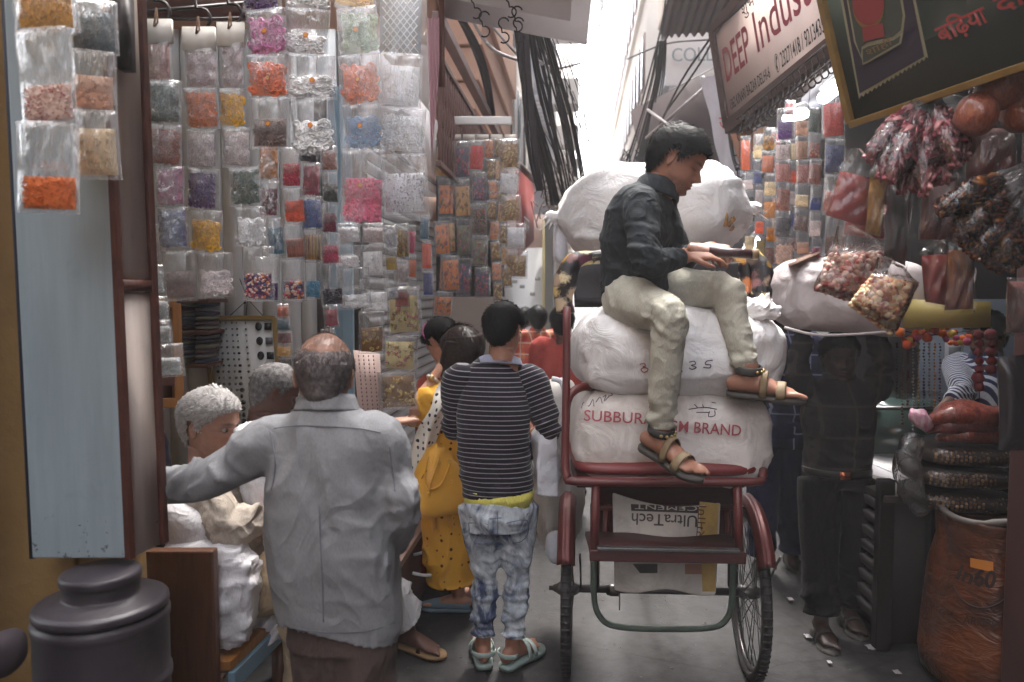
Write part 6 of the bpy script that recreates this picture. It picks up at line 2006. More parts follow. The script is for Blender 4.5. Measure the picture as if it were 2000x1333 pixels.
cr = [((-.42, -.1, 0), (.2, .3, .25), (0, .3, 1), .05, .018), ((.42, -.1, 0), (.2, .3, .25), (0, .3, 1), .05, .016), ((.1, -.25, -.05), .35, (1, 0, .3), .12, .012)]
s3 = props(mk('knotted_sack', sack_shape(bigc, (.5, .38, .255), (1, 0, .02), 2.7, ends=lemon, amp=.022, crease=cr, seed=9), M_sack, None, bigc), 'big white sack knotted at both ends lying on the folded hood', 'sack', 'white sacks on the rickshaw')
def knot(o, c, d, seed):
    g = G(); c = Vector(c); d = Vector(d).normalized()
    g.limb([c - d * .05, c, c + d * .045, c + d * .075], [.035, .024, .034, .012], n=12, sub=3)
    for k in range(7):
        a = random.uniform(-.9, .9); e = (d + Vector((random.uniform(-.5, .5), random.uniform(-.5, .5), a))).normalized()
        g.tube([c, c + e * .05, c + e * random.uniform(.07, .12) + Vector((0, 0, -.02))], [.008, .006, .002], 5, sub=3)
    mk('knot', g, M_sack, o, disp=lambda v: folds(v, [], .006, 30, seed))
knot(s3, P(1092, 422, 3.84), (-1, 0, -.15), 1); knot(s3, P(1458, 408, 3.82), (1, -.1, .1), 2)
bv3 = bvh_of(s3); g = G()
for k in range(10):
    q = drape_pt(bv3, 1425 + random.uniform(-9, 9), 433 + random.uniform(-14, 14), .0)
    if q: g.ball(q, (random.uniform(.008, .016), .008, random.uniform(.01, .02)), 7, 5)
mk('torn_patch', g, pm('gold_straw', rgb8(176, 132, 92), .6, .4, 40), s3)
c = P(1092, 905, 3.75)
s4 = props(mk('grain_sack', sack_shape(c, (.12, .2, .42), (1, 0, 0), 2.8, amp=.02, seed=12), woven('grey_sack', rgb8(182, 176, 170), .5), None, c), 'narrow greyish sack hanging at the left flank of the rickshaw', 'sack')
c = P(1085, 1068, 3.5)
props(mk('crumpled_bag', sack_shape(c, (.045, .04, .075), (1, 0, 0), 2.2, 24, 16, amp=.02, seed=15), MATS['white_polythene'], None, c), 'small crumpled white bag low beside the left rickshaw wheel', 'bag')
c = P(1096, 475, 3.9)
props(mk('loose_bag', sack_shape(c, (.05, .05, .13), (1, .2, .2), 2.4, 24, 20, amp=.025, seed=16), MATS['white_polythene'], None, c), 'crumpled white bag hanging below the left knot of the big sack', 'bag')

# upside down cement bag slung under the seat
Yc = 2.96
TL, TR, BR, BL = (1196, 962), (1406, 982), (1398, 1160), (1200, 1152)
rows = []
for i in np.linspace(0, 1, 26):
    r_ = []
    for j in np.linspace(0, 1, 30):
        px = (TL[0] * (1 - j) + TR[0] * j) * (1 - i) + (BL[0] * (1 - j) + BR[0] * j) * i
        py = (TL[1] * (1 - j) + TR[1] * j) * (1 - i) + (BL[1] * (1 - j) + BR[1] * j) * i + 16 * math.sin(PI * j) * (1 - i) ** 2 + 5 * math.sin(j * 9) * i ** 4
        r_.append(tuple(P(px, py, Yc + .02 * math.sin(j * 7 + i * 2) + .015 * math.sin(i * 8 + j * 3))))
    rows.append(r_)
g = G(); g.grid(np.array(rows))
me = modded(mesh_of(g, 'cement_bag'), [('SUBSURF', dict(levels=1, render_levels=1)), ('SOLIDIFY', dict(thickness=.006))])
org = P(1300, 1050, Yc); co_set(me, co_get(me) - np.array(org))
M_cem = woven('cement_sack', rgb8(206, 200, 192), .6, rgb8(130, 122, 112), .3, 12)
cb = props(put('cement_bag', me, M_cem, None, org), 'flattened cement bag with upside down lettering slung under the rickshaw seat', 'bag')
bvc = bvh_of(cb)
M_cprint = pm('grey_print', rgb8(74, 68, 68), .6, .25, 30); M_cyel = pm('yellow_print', rgb8(198, 164, 96), .6, .25, 20, dirt=.3); M_cor = pm('brown_print', rgb8(120, 84, 50), .6, .2, 30)
def patch(name, quad, mat, parent, bv, n=10, out=.003):
    q = [Vector(p) for p in quad]; pts = np.zeros((n, n, 3))
    for i in range(n):
        for j in range(n):
            p = q[0].lerp(q[1], j / (n - 1)).lerp(q[3].lerp(q[2], j / (n - 1)), i / (n - 1))
            r = drape_pt(bv, p.x, p.y, out); pts[i, j] = (r if r is not None else P(p.x, p.y, Yc))
    g = G(); g.grid(pts); return mk(name, g, mat, parent)
patch('yellow_band', [(1366, 980), (1404, 984), (1397, 1156), (1372, 1156)], M_cyel, cb, bvc)
patch('grey_bar', [(1232, 985), (1364, 990), (1363, 1003), (1233, 998)], M_cprint, cb, bvc, out=.004)
drape_text('lettering', 'CEMENT', bvc, cb, M_cem, (1362, 989), (1240, 985), None, 10, out=.006, flip=False)
drape_text('lettering', 'UltraTech', bvc, cb, M_cprint, (1362, 1008), (1234, 1003), None, 23, out=.004, bold=.008)
drape_text('lettering', 'प्रमाण', bvc, cb, M_cor, (1374, 1068), (1380, 986), None, 18, out=.006)
patch('emblem', [(1236, 1102), (1284, 1102), (1284, 1120), (1250, 1120)], M_cprint, cb, bvc, n=6)
patch('stamp', [(1338, 1102), (1372, 1102), (1372, 1122), (1338, 1122)], pm('faded_orange', rgb8(170, 130, 110), .6), cb, bvc, n=6)
# ------------------------------------------------------------------ hanging packets
def fill_mat(c, var=.35, rough=.45, metal=0.0, pal=None):
    key = ('fill', tuple(c) if not pal else tuple(map(tuple, pal)), metal)
    if key in MATS: return MATS[key]
    t = NT('filling')
    ge = t.new('ShaderNodeNewGeometry')
    if pal:
        base = t.ramp(ge.outputs['Random Per Island'], [(i / len(pal), p) for i, p in enumerate(pal)])
        base.node.color_ramp.interpolation = 'CONSTANT'
    else:
        base = t.mix(1.0, c, t.ramp(ge.outputs['Random Per Island'], [(0, 1 - var), (1, 1 + var * .35)]), 'MULTIPLY')
    t.bsdf(base, rough, metal, .5, t.bump(t.noise(t.coords(), 60, 3), .3, .004))
    MATS[key] = t.mat
    return t.mat

def slab_g(g, k=.46, th=.1):
    vs = []
    for i in range(9):
        for j in range(9):
            x, z = (i / 4 - 1), (j / 4 - 1)
            e = max(0, 1 - max(abs(x), abs(z)) ** 4)
            vs.append((x * k, -th * e, z * k))
    fs = [(i * 9 + j, (i + 1) * 9 + j, (i + 1) * 9 + j + 1, i * 9 + j + 1) for i in range(8) for j in range(8)]
    g.add(vs, fs)
    g.add([(x, -y * .9, z) for x, y, z in vs], [f[::-1] for f in fs])

def pile(kind, seed):
    rs = np.random.RandomState(seed)
    g = G(); slab_g(g, .455, .085)
    def place(n, k=.45):
        for _ in range(n):
            x, z = rs.uniform(-k, k), rs.uniform(-k, k)
            yield Vector((x, -.1 * (1 - max(abs(x / .5), abs(z / .5)) ** 4) - rs.uniform(0, .03), z))
    def rot(tilt):
        return (Matrix.Rotation(rs.uniform(0, 6.3), 3, 'Y') @ Matrix.Rotation(PI / 2 + rs.normal(0, tilt), 3, 'X'))
    if kind == 'rings':
        for p in place(62): g.torus(p, .075, .026, rot(.45), 10, 5)
    elif kind == 'smallrings':
        for p in place(110): g.torus(p, .052, .019, rot(.5), 8, 4)
    elif kind == 'beads':
        for p in place(150): g.ball(p, rs.uniform(.036, .055), 6, 4)
    elif kind == 'pom':
        for p in place(42, .42): g.ball(p, rs.uniform(.07, .095), 8, 6)
    elif kind == 'nuts':
        for p in place(120, .45):
            g.ball(p, (.035, .035, .05), 7, 5, 0, rot(.8))
    elif kind == 'sticks':
        for p in place(90, .42):
            d = Vector((rs.normal(), rs.normal() * .25, rs.normal())).normalized() * rs.uniform(.05, .12)
            g.tube([p - d, p + d], .014, 5)
    elif kind == 'grain':
        for p in place(300): g.ball(p, rs.uniform(.014, .03), 5, 3)
    elif kind == 'flowers':
        for p in place(26, .4):
            r0 = rot(.5); n = rs.randint(4, 7)
            for k in range(n):
                a = 2 * PI * k / n; M3 = r0 @ Matrix.Rotation(a, 3, 'Z') @ Matrix.Rotation(.5, 3, 'Y')
                g.ball(p + M3 @ Vector((.055, 0, 0)), (.055, .03, .009), 7, 4, 0, M3)
            g.ball(p + r0 @ Vector((0, 0, .015)), .018, 6, 4)
    elif kind == 'bows':
        for p in place(22, .4):
            r0 = rot(.6)
            for s in (-1, 1):
                M3 = r0 @ Matrix.Rotation(.4 * s, 3, 'Y')
                g.torus(p + M3 @ Vector((.05 * s, 0, 0)), .042, .017, M3 @ Matrix.Scale(1, 3), 9, 4)
            g.ball(p, .025, 6, 4)
    elif kind == 'strands':
        for p in place(60, .4):
            x = p.x; g.tube([Vector((x, p.y, -.45)), Vector((x + rs.normal(0, .03), p.y - .02, 0)), Vector((x + rs.normal(0, .03), p.y, .45))], .02, 5, sub=2)
    elif kind == 'cloth':
        g = G(); slab_g(g, .47, .12)
    me = mesh_of(g, 'beads')
    return me
_PM = {}
def pile_mesh(kind):
    if kind not in _PM: _PM[kind] = [pile(kind, 3 + len(kind)), pile(kind, 77 + len(kind))]
    return random.choice(_PM[kind])

def film_mesh(ff, seed):
    rs = np.random.RandomState(seed)
    n, m = 17, 23
    X, Z = np.meshgrid(np.linspace(-.5, .5, n), np.linspace(-1, 0, m), indexing='ij')
    inside = np.clip(1 - (np.abs(X) / .5) ** 6, 0, 1) * np.clip(1 - ((np.abs(Z + ff / 2) / (ff / 2 + .12))) ** 4, 0, 1)
    side = np.clip(1 - (np.abs(X) / .5) ** 6, 0, 1) * np.clip((1 - np.abs(Z * 2 + 1) ** 8), 0, 1)
    pts = np.stack([X.ravel(), Z.ravel(), Z.ravel() * 0], 1)
    up = np.clip((Z + ff) / (1 - ff + 1e-6), 0, 1)
    wr = fbm(np.stack([X.ravel() * 6, Z.ravel() * 5, Z.ravel() * 0 + seed], 1), seed).reshape(X.shape) * .03 * side
    wr += vnoise(np.stack([X.ravel() * 13, Z.ravel() * 1.6, Z.ravel() * 0 + seed * 2], 1), seed + 5).reshape(X.shape) * .05 * up * side
    g = G()
    front = np.stack([X * (1 - .05 * (1 - np.abs(Z * 2 + 1) ** 2)), -(inside * .16 + side * .03) - wr, Z], 2)
    back = np.stack([X * (1 - .05 * (1 - np.abs(Z * 2 + 1) ** 2)), (inside * .12 + side * .03) + wr * .7, Z], 2)
    g.grid(front); g.grid(back[::-1])
    # heat sealed rims, milky
    for z0, z1 in ((-1.0, -.982), (-.03, .0)):
        g.add([(-.5, -.014, z0), (.5, -.014, z0), (.5, -.014, z1), (-.5, -.014, z1)], [(0, 1, 2, 3)], 1)
    for x0, x1 in ((-.5, -.478), (.478, .5)):
        g.add([(x0, -.012, -1), (x1, -.012, -1), (x1, -.012, 0), (x0, -.012, 0)], [(0, 1, 2, 3)], 1)
    return mesh_of(g, 'packet')
M_film = plastic_film('packet_film', tint=(.97, .97, .98), body=.06, bodycol=(.88, .88, .9), bstr=.7, bs=26)
M_seal = plastic_film('packet_seal', body=.2, bodycol=(.88, .88, .9), bstr=.2)
FILMS = {}
def film(ff):
    k = round(ff * 5) / 5
    if k not in FILMS:
        FILMS[k] = [film_mesh(k, s + int(k * 10)) for s in (1, 2, 3)]
        for me in FILMS[k]:
            me.materials.append(M_film); me.materials.append(M_seal)
    return random.choice(FILMS[k])
M_card = pm('white_card', rgb8(214, 206, 196), .7, .06, 12)
M_stick_o = pm('orange_sticker', rgb8(214, 92, 44), .5, .05); M_stick_y = pm('yellow_sticker', rgb8(236, 190, 70), .5, .05)
STK = None
def sticker_mesh():
    global STK
    if STK is None:
        g = G(); n = 18
        ring = lambda r, y: [Vector((math.cos(a) * r, y, math.sin(a) * r)) for a in np.linspace(0, 2 * PI, n, endpoint=False)]
        star = [Vector((math.cos(a) * (.5 if k % 2 else .43), 0, math.sin(a) * (.5 if k % 2 else .43))) for k, a in enumerate(np.linspace(0, 2 * PI, 24, endpoint=False))]
        g.add(star, [tuple(range(24))], 0)
        g.add(ring(.3, -.03), [tuple(range(n))], 1)
        for dx in (-.12, .0, .12): g.add([(dx - .03, -.05, -.16), (dx + .03, -.05, -.16), (dx + .03, -.05, .16), (dx - .03, -.05, .16)], [(0, 1, 2, 3)], 0)
        STK = mesh_of(g, 'sticker', False); STK.materials.append(M_stick_o); STK.materials.append(M_stick_y)
    return STK

C = dict(pinkbrown=(150, 100, 92), greygreen=(98, 104, 100), brown=(136, 90, 78), mauve=(150, 98, 120), slate=(82, 88, 118), taupe=(112, 98, 94), lilac=(170, 156, 158), white=(226, 222, 224), orangebrown=(176, 104, 62),
         purple=(74, 52, 92), yellow=(204, 156, 56), pale=(196, 186, 184), gold=(178, 136, 62), dkgreen=(68, 84, 76), pink=(184, 126, 160), orange=(206, 112, 76), mint=(150, 168, 140), blue=(84, 124, 156), magenta=(172, 64, 98),
         mustard=(176, 116, 40), maroon=(98, 44, 60), teal=(74, 106, 124), rose=(158, 74, 86), crimson=(144, 62, 82), coral=(196, 98, 74), dark=(52, 48, 54), blackgreen=(54, 58, 54), navy=(62, 72, 116), red=(160, 52, 52), deepblue=(66, 88, 136), bluegrey=(84, 100, 108),
         orangebright=(226, 96, 40), beige=(190, 160, 142), cream=(206, 190, 160), redpink=(168, 82, 76), khaki=(150, 130, 80))
def col(n):
    c = np.array(C[n], float); m = c.mean(); c = np.clip((m + (c - m) * 1.22) * 1.2, 8, 252)
    return rgb8(*c)
PALS = dict(gold=[rgb8(196, 160, 80), rgb8(150, 112, 50), rgb8(214, 190, 120), rgb8(120, 84, 40)],
            goldpink=[rgb8(196, 160, 90), rgb8(150, 112, 50), rgb8(190, 90, 110), rgb8(220, 200, 140), rgb8(110, 130, 60)],
            multi=[rgb8(180, 70, 80), rgb8(70, 90, 140), rgb8(214, 170, 150), rgb8(210, 190, 180), rgb8(90, 60, 90), rgb8(200, 120, 70)],
            autumn=[rgb8(186, 132, 40), rgb8(150, 66, 50), rgb8(120, 110, 60), rgb8(200, 150, 90), rgb8(90, 50, 50)],
            festive=[rgb8(206, 150, 40), rgb8(160, 60, 50), rgb8(70, 90, 70), rgb8(120, 60, 60), rgb8(210, 120, 60), rgb8(70, 80, 120)],
            darkfest=[rgb8(130, 50, 60), rgb8(70, 60, 90), rgb8(160, 90, 60), rgb8(90, 90, 60), rgb8(60, 40, 50)],
            berry=[rgb8(160, 50, 70), rgb8(120, 40, 60), rgb8(190, 90, 90), rgb8(60, 50, 80)],
            silver=[rgb8(200, 200, 204), rgb8(150, 150, 156), rgb8(224, 224, 226)],
            nut=[rgb8(206, 150, 140), rgb8(222, 190, 170), rgb8(180, 90, 84), rgb8(230, 206, 196)],
            palenut=[rgb8(216, 176, 130), rgb8(200, 140, 96), rgb8(226, 200, 160), rgb8(170, 100, 76)],
            mix=[rgb8(190, 120, 70), rgb8(170, 160, 150), rgb8(90, 80, 100), rgb8(160, 90, 80), rgb8(206, 190, 170)])
def packet(root, c, w, h, color, kind='rings', ff=.62, sticker=False, yaw=0.0, roll=0.0, depth=None):
    d = depth or min(w, h) * .9
    o = bpy.data.objects.new('packet', film(ff)); COL.objects.link(o)
    o.parent = root; o.location = Vector(c) - root.location; o.rotation_euler = (0, roll, yaw); o.scale = (w, d, h)
    me = pile_mesh(kind)
    b = bpy.data.objects.new('beads', me); COL.objects.link(b); b.parent = o
    fx = .9
    b.location = (random.uniform(-.03, .03), 0, -1 + ff / 2 + .03); b.scale = (fx, .85, ff * .98)
    b.rotation_euler = (0, random.choice((0, PI)), 0) if random.random() < .5 else (0, 0, 0)
    if not me.materials: me.materials.append(None)
    b.material_slots[0].link = 'OBJECT'
    b.material_slots[0].material = fill_mat(None, pal=PALS[color[1:]], metal=.35 if 'gold' in color or 'silver' in color else 0, rough=.35) if color[0] == '*' else fill_mat(col(color))
    if sticker:
        s = bpy.data.objects.new('sticker', sticker_mesh()); COL.objects.link(s); s.parent = o
        s.location = (random.uniform(-.05, .05), -.19, -1 + ff * sticker); s.scale = (.018 / w, .02 / d, .018 / h)
    return o

def strip(label, Y, rows, group='packet strips over the left shop', yaw=0.0, card=None, hook=False, cat='packet strip', slope=0.0):
    """rows: (px centre, px width, y top, y bottom, colour, kind[, fill[, sticker]])"""
    px0 = rows[0][0]; ytop = rows[0][2] - (40 if card else 0)
    root = empty('packet_strip', P(px0, ytop, Y), label, cat, group)
    for r in rows:
        pc, pw, y0, y1, c_, k = r[:6]; ff = r[6] if len(r) > 6 else .66; st = r[7] if len(r) > 7 else False
        Yk = Y + (pc - px0) / FPX * Y * math.tan(yaw) + (y0 - ytop) * slope
        packet(root, P(pc + random.uniform(-2, 2), y0, Yk), pw * random.uniform(.92, 1.05) / FPX * Yk / max(.35, math.cos(yaw)), (y1 - y0) / FPX * Yk, c_, k, ff, st, yaw + random.uniform(-.2, .2), random.uniform(-.07, .07))
    if card:
        pw = rows[0][1]
        g = G(); w = pw / FPX * Y * .5; c = P(px0, ytop, Y)
        h = 44 / FPX * Y
        g.box(c + Vector((0, -.006, -h / 2)), (2 * w, .012, h)); mk('header_card', g, M_card, root)
        g = G(); g.tube([c + Vector((0, -.01, .03)), c + Vector((.004, -.012, -.01)), c + Vector((-.004, -.012, -.02))], .003, 5); g.tube([c + Vector((0, -.01, .03)), c + Vector((-.006, -.014, -.022))], .003, 5)
        mk('tie', g, pm('jute_tie', rgb8(120, 86, 60), .8), root)
    if hook:
        hk = s_hook(P(px0, ytop - 42, Y), .09, 'hanging_hook', hook, 'hooks over the left shop')
    return root

# strips over the left shop, nearest first
strip('strip of two pearly flower packs against the cream jamb, red print above orange grains', 1.72, [(84, 112, -60, 58, 'gold', 'grain', .9), (82, 122, 58, 240, '*nut', 'grain', .42), (92, 122, 240, 414, 'orangebrown', 'grain', .40)], 'packet strips on the blue panel')
strip('narrow strip of teal and beige packs on the blue panel edge', 1.9, [(178, 74, 0, 100, 'bluegrey', 'grain', .8), (180, 72, 100, 216, 'beige', 'flowers', .6), (180, 74, 216, 348, 'cream', 'flowers', .75)], 'packet strips on the blue panel', yaw=.5)
strip('strip with white card top, six packs from pink brown down to taupe rings', 2.2, [(309, 56, 80, 158, 'pinkbrown', 'smallrings', .95), (321, 66, 158, 242, 'greygreen', 'smallrings', .9), (323, 62, 244, 324, 'brown', 'smallrings', .9), (330, 64, 326, 404, 'mauve', 'smallrings', .95), (336, 62, 406, 488, 'slate', 'smallrings', .95), (346, 64, 490, 588, 'taupe', 'grain', .6)], card=True, hook='bent black hook holding the strip that starts with pink brown rings')
strip('strip with white card top holding orange, purple and yellow packs', 2.34, [(390, 62, 95, 170, 'lilac', 'smallrings', .95), (390, 62, 172, 252, 'orangebrown', 'smallrings', .9), (393, 60, 254, 328, 'pale', 'smallrings', .9), (398, 60, 330, 410, 'purple', 'beads', .9), (404, 62, 412, 494, 'yellow', 'rings', .75), (420, 66, 494, 580, 'pale', 'rings', .58)], card=True, hook='bent black hook holding the strip with purple and yellow packs')
strip('strip with white card top turned aside, with amber and dark green packs', 2.44, [(452, 52, 86, 172, 'lilac', 'smallrings', .95), (455, 52, 174, 248, 'yellow', 'rings', .85), (464, 62, 250, 326, 'pale', 'smallrings', .9), (478, 64, 328, 402, 'dkgreen', 'smallrings', .9), (490, 64, 404, 482, 'white', 'rings', .7), (504, 66, 482, 588, '*multi', 'beads', .5)], card=True, yaw=-.2, hook='bent black hook holding the strip with amber and dark green packs')
strip('narrow strip of small white pearl packs hanging beside the brown jamb', 2.2, [(286, 26, 396, 440, 'taupe', 'rings', .8), (292, 34, 440, 516, 'lilac', 'rings', .6), (298, 46, 518, 576, 'white', 'rings', .8), (304, 52, 578, 624, 'white', 'smallrings', .8), (308, 56, 626, 672, 'white', 'rings', .75), (322, 70, 672, 738, 'white', 'smallrings', .58)], slope=.0006)
strip('upper left column of big stickered packs, lilac and orange rings over grey sticks', 2.5, [(516, 80, -64, 20, 'purple', 'beads', .9), (518, 82, 20, 106, 'pink', 'rings', .82, .6), (520, 84, 108, 190, 'orange', 'rings', .8, .55), (528, 82, 192, 290, 'taupe', 'sticks', .6, .8)])
strip('column of big white stickered packs between the lilac rings and the mesh sheet', 2.52, [(602, 92, -64, 18, 'white', 'rings', .5), (604, 92, 20, 106, 'white', 'rings', .45, .9), (606, 90, 108, 192, 'white', 'rings', .5, .8), (608, 90, 194, 300, 'white', 'rings', .6, .85)])
strip('tall stickered column of green, orange, blue and magenta packs beside the mesh sheet', 2.56, [(698, 84, -70, 14, 'yellow', 'rings', .5), (698, 84, 16, 106, 'mint', 'rings', .85, .6), (698, 84, 108, 202, 'orange', 'rings', .8, .6), (706, 84, 204, 290, 'blue', 'rings', .72, .7), (710, 88, 292, 440, 'magenta', 'beads', .62, .85)])
strip('small column of mustard, maroon and teal packs ending in purple', 2.86, [(526, 44, 282, 352, 'mustard', 'smallrings', .95), (528, 40, 354, 424, 'maroon', 'beads', .8), (534, 36, 426, 500, 'teal', 'beads', .75), (522, 50, 502, 590, 'purple', 'beads', .42)])
strip('small column of rose, coral and gold brown packs over a pack of pompoms', 2.9, [(570, 40, 288, 366, 'rose', 'beads', .6), (572, 42, 366, 436, 'coral', 'smallrings', .62), (574, 44, 438, 506, 'brown', 'strands', .58), (574, 50, 506, 588, '*multi', 'pom', .46)])
strip('small column of dark, crimson and royal blue packs over dark pompoms', 2.92, [(606, 38, 276, 318, 'dark', 'rings', .6), (608, 40, 318, 384, 'crimson', 'smallrings', .9), (608, 42, 384, 448, 'deepblue', 'smallrings', .9), (610, 40, 448, 512, '*autumn', 'strands', .85), (612, 34, 512, 584, 'teal', 'pom', .48)])
strip('small column of rust, black green and maroon packs right of the blue one', 2.96, [(642, 34, 286, 334, 'brown', 'beads', .8), (642, 32, 336, 396, 'blackgreen', 'rings', .62), (643, 34, 398, 456, 'maroon', 'beads', .68), (644, 38, 456, 516, 'crimson', 'beads', .6), (648, 44, 516, 598, 'dark', 'pom', .42)])
strip('lower small chain of orange, slate, maroon and yellow packs over the framed chart', 3.3, [(552, 28, 594, 620, 'orange', 'beads', .8), (553, 28, 620, 646, 'teal', 'beads', .8), (554, 30, 646, 672, 'maroon', 'beads', .8), (556, 32, 672, 698, 'yellow', 'beads', .8), (558, 30, 698, 720, 'dark', 'beads', .8)])
strip('faint chain of red and grey packs hanging by the blue door post', 3.5, [(643, 30, 596, 640, 'crimson', 'beads', .8), (641, 30, 642, 680, 'taupe', 'grain', .8), (640, 30, 680, 720, 'greygreen', 'grain', .8)])
strip('column of three white lace packs under the mesh sheet', 3.05, [(680, 46, 436, 476, 'white', 'smallrings', .8), (684, 50, 478, 524, 'white', 'rings', .5), (690, 66, 524, 604, 'white', 'smallrings', .34)])
strip('column of frothy white lace packs right of the three lace packs', 3.1, [(730, 46, 436, 476, 'pale', 'smallrings', .75), (728, 50, 478, 542, 'white', 'flowers', .8), (730, 56, 544, 612, 'white', 'flowers', .6)])
strip('slim column of silver and olive packs under the mesh sheet corner', 3.3, [(760, 26, 440, 484, '*silver', 'rings', .8), (760, 26, 484, 530, 'khaki', 'beads', .6), (762, 28, 530, 586, '*silver', 'smallrings', .4)])
strip('slim column of antique gold packs under the mesh sheet corner', 3.4, [(785, 26, 436, 506, '*gold', 'smallrings', .8), (784, 28, 506, 552, 'pale', 'smallrings', .8), (786, 28, 552, 600, 'pinkbrown', 'smallrings', .6)], yaw=.3)
strip('slim column of magenta and orange tassels beside the gold packs', 3.5, [(806, 18, 440, 498, 'magenta', 'strands', .8), (806, 18, 498, 544, 'orange', 'strands', .8), (808, 20, 544, 610, 'pale', 'beads', .5)], yaw=.4)
strip('slim column of navy, teal and rust tassels left of the floral display', 3.6, [(832, 18, 420, 470, 'teal', 'strands', .9), (834, 20, 470, 528, 'coral', 'strands', .9), (836, 20, 528, 580, 'navy', 'strands', .9)], yaw=.4)
strip('chain of large clear packs of gold and pink paper flowers by the shutter', 3.45, [(787, 66, 560, 656, '*goldpink', 'flowers', .82), (784, 68, 656, 726, '*goldpink', 'flowers', .85), (774, 80, 726, 802, '*gold', 'flowers', .9)], yaw=.15)
strip('single pack of shiny gold bows over the pink bead card', 3.5, [(726, 52, 608, 692, '*gold', 'bows', .62)], yaw=.1)
# mesh and film sheets hung over the packets
def hanging_film(name, label, quad, Y, film_m, dyaw=0, n=(16, 30), amp=.012, seed=0):
    q = [Vector((a, b, 0)) for a, b in quad]
    pts = np.zeros((n[1], n[0], 3))
    for i in range(n[1]):
        for j in range(n[0]):
            u, v = j / (n[0] - 1), i / (n[1] - 1)
            p = q[0].lerp(q[1], u).lerp(q[3].lerp(q[2], u), v)
            pts[i, j] = P(p.x, p.y, Y + dyaw * (u - .5) + amp * float(fbm(np.array([[u * 3, v * 6, seed]]), seed)[0]))
    g = G(); g.grid(pts); org = P(q[0].x, q[0].y, Y)
    me = modded(mesh_of(g, name), [('SUBSURF', dict(levels=1, render_levels=1))]); co_set(me, co_get(me) - np.array(org))
    return props(put(name, me, film_m, None, org), label, 'plastic sheet')
hanging_film('clear_sheet', 'big crinkled clear plastic sheet hanging over the white and mesh packs', [(656, -30), (833, -30), (846, 430), (668, 440)], 2.46, plastic_film('crinkled_film', tint=(.97, .98, 1), body=.15, bodycol=(.9, .91, .95), bstr=1.0, bs=18, rough=.16), seed=4)
def net_sheet(px0, px1, py0, py1, Y):
    root = empty('net_pack', P((px0 + px1) / 2, py0, Y), 'pack of white diamond netting at the top of the clear sheet', 'net pack')
    g = G(); W = px1 - px0; H = py1 - py0; s = 13
    for k in range(-int(H / s) - 1, int(W / s) + 1):
        for sg in (1, -1):
            pts = []
            for t in np.linspace(0, H, 9):
                x = k * s + t * .8 if sg > 0 else W - k * s - t * .8
                if 0 <= x <= W: pts.append(P(px0 + x, py0 + t, Y + .004 * sg))
            if len(pts) > 1: g.tube(pts, .0016, 4)
    o = mk('netting', g, M_white_paint, root); o['kind'] = 'stuff'
    g = G(); g.quad_slab([P(px0, py1, Y + .03), P(px1, py1, Y + .03), P(px1, py0, Y + .03), P(px0, py0, Y + .03)], .004); mk('backing', g, pm('grey_backing', rgb8(120, 120, 126), .6), root)
net_sheet(742, 822, -40, 104, 2.62)
strip('stack of white lace packs behind the clear sheet', 2.62, [(786, 84, 106, 210, 'white', 'flowers', .8), (790, 84, 212, 300, 'white', 'smallrings', .85), (790, 90, 302, 420, '*silver', 'grain', .7)])

# floral display on a white bar
t0 = empty('display_board', P(940, 250, 4.7), 'white barred display rack from which the floral packet columns hang', 'rack')
g = G(); g.box(P(930, 236, 4.72), (.43, .03, .045)); mk('bar', g, M_white_paint, t0, bevel=.004)
g = G(); g.quad_slab([P(852, 580, 4.85), P(985, 580, 4.85), P(985, 262, 4.85), P(852, 262, 4.85)], .02); mk('backing', g, M_dark, t0)
for k in range(6):
    g = G(); px = 862 + k * 27; g.box(P(px, 268, 4.70), (.07, .008, .03)); mk('clip_card', g, M_card, t0)
GR2 = 'packet columns on the floral display'
def col_rows(px, w, pals, kinds, y0, dy, drift=0, ff=.85):
    return [(px + drift * i, w, y0 + dy * i, y0 + dy * (i + 1) - 2, p, k, ff) for i, (p, k) in enumerate(zip(pals, kinds))]
strip('yellow green floral column at the left end of the floral display', 4.66, col_rows(870, 34, ['*autumn', '*festive', '*autumn', '*festive'], ['flowers'] * 4, 276, 74, 2), GR2)
strip('brown and pink floral column, second on the floral display', 4.64, col_rows(900, 32, ['*berry', '*autumn', '*darkfest', '*berry'], ['flowers'] * 4, 276, 76, 2), GR2)
strip('crimson and navy column, third on the floral display', 4.62, col_rows(930, 32, ['red', '*berry', '*darkfest', '*darkfest', '*berry'], ['flowers', 'flowers', 'beads', 'flowers', 'flowers'], 274, 62, 3), GR2)
strip('tall garland of small festive rosettes beside the crimson column', 4.6, col_rows(956, 20, ['*festive', '*gold'] * 4, ['flowers'] * 8, 272, 40, 2.4, .95), GR2)
strip('tall garland of gold rosettes, nearer the lane, on the floral display', 4.56, col_rows(976, 20, ['*gold', '*autumn'] * 3 + ['*gold'], ['flowers'] * 7, 270, 42, 2.4, .95), GR2)
strip('outermost column alternating gold and silver tinsel packs on the floral display', 4.5, [(992, 40, 272, 330, '*gold', 'grain', .85), (996, 40, 332, 380, '*silver', 'grain', .85), (999, 40, 382, 434, '*gold', 'grain', .85), (1005, 42, 436, 488, '*silver', 'grain', .85), (1012, 44, 490, 544, '*gold', 'grain', .85)], GR2)
strip('low yellow and green flower column below the floral display', 4.6, [(868, 40, 570, 620, '*festive', 'flowers', .8), (866, 36, 622, 668, '*gold', 'bows', .7)], GR2)
strip('orange flower column at the lower left of the floral display', 4.62, [(860, 34, 432, 500, '*festive', 'flowers', .9), (880, 36, 500, 572, '*festive', 'flowers', .9)], GR2)

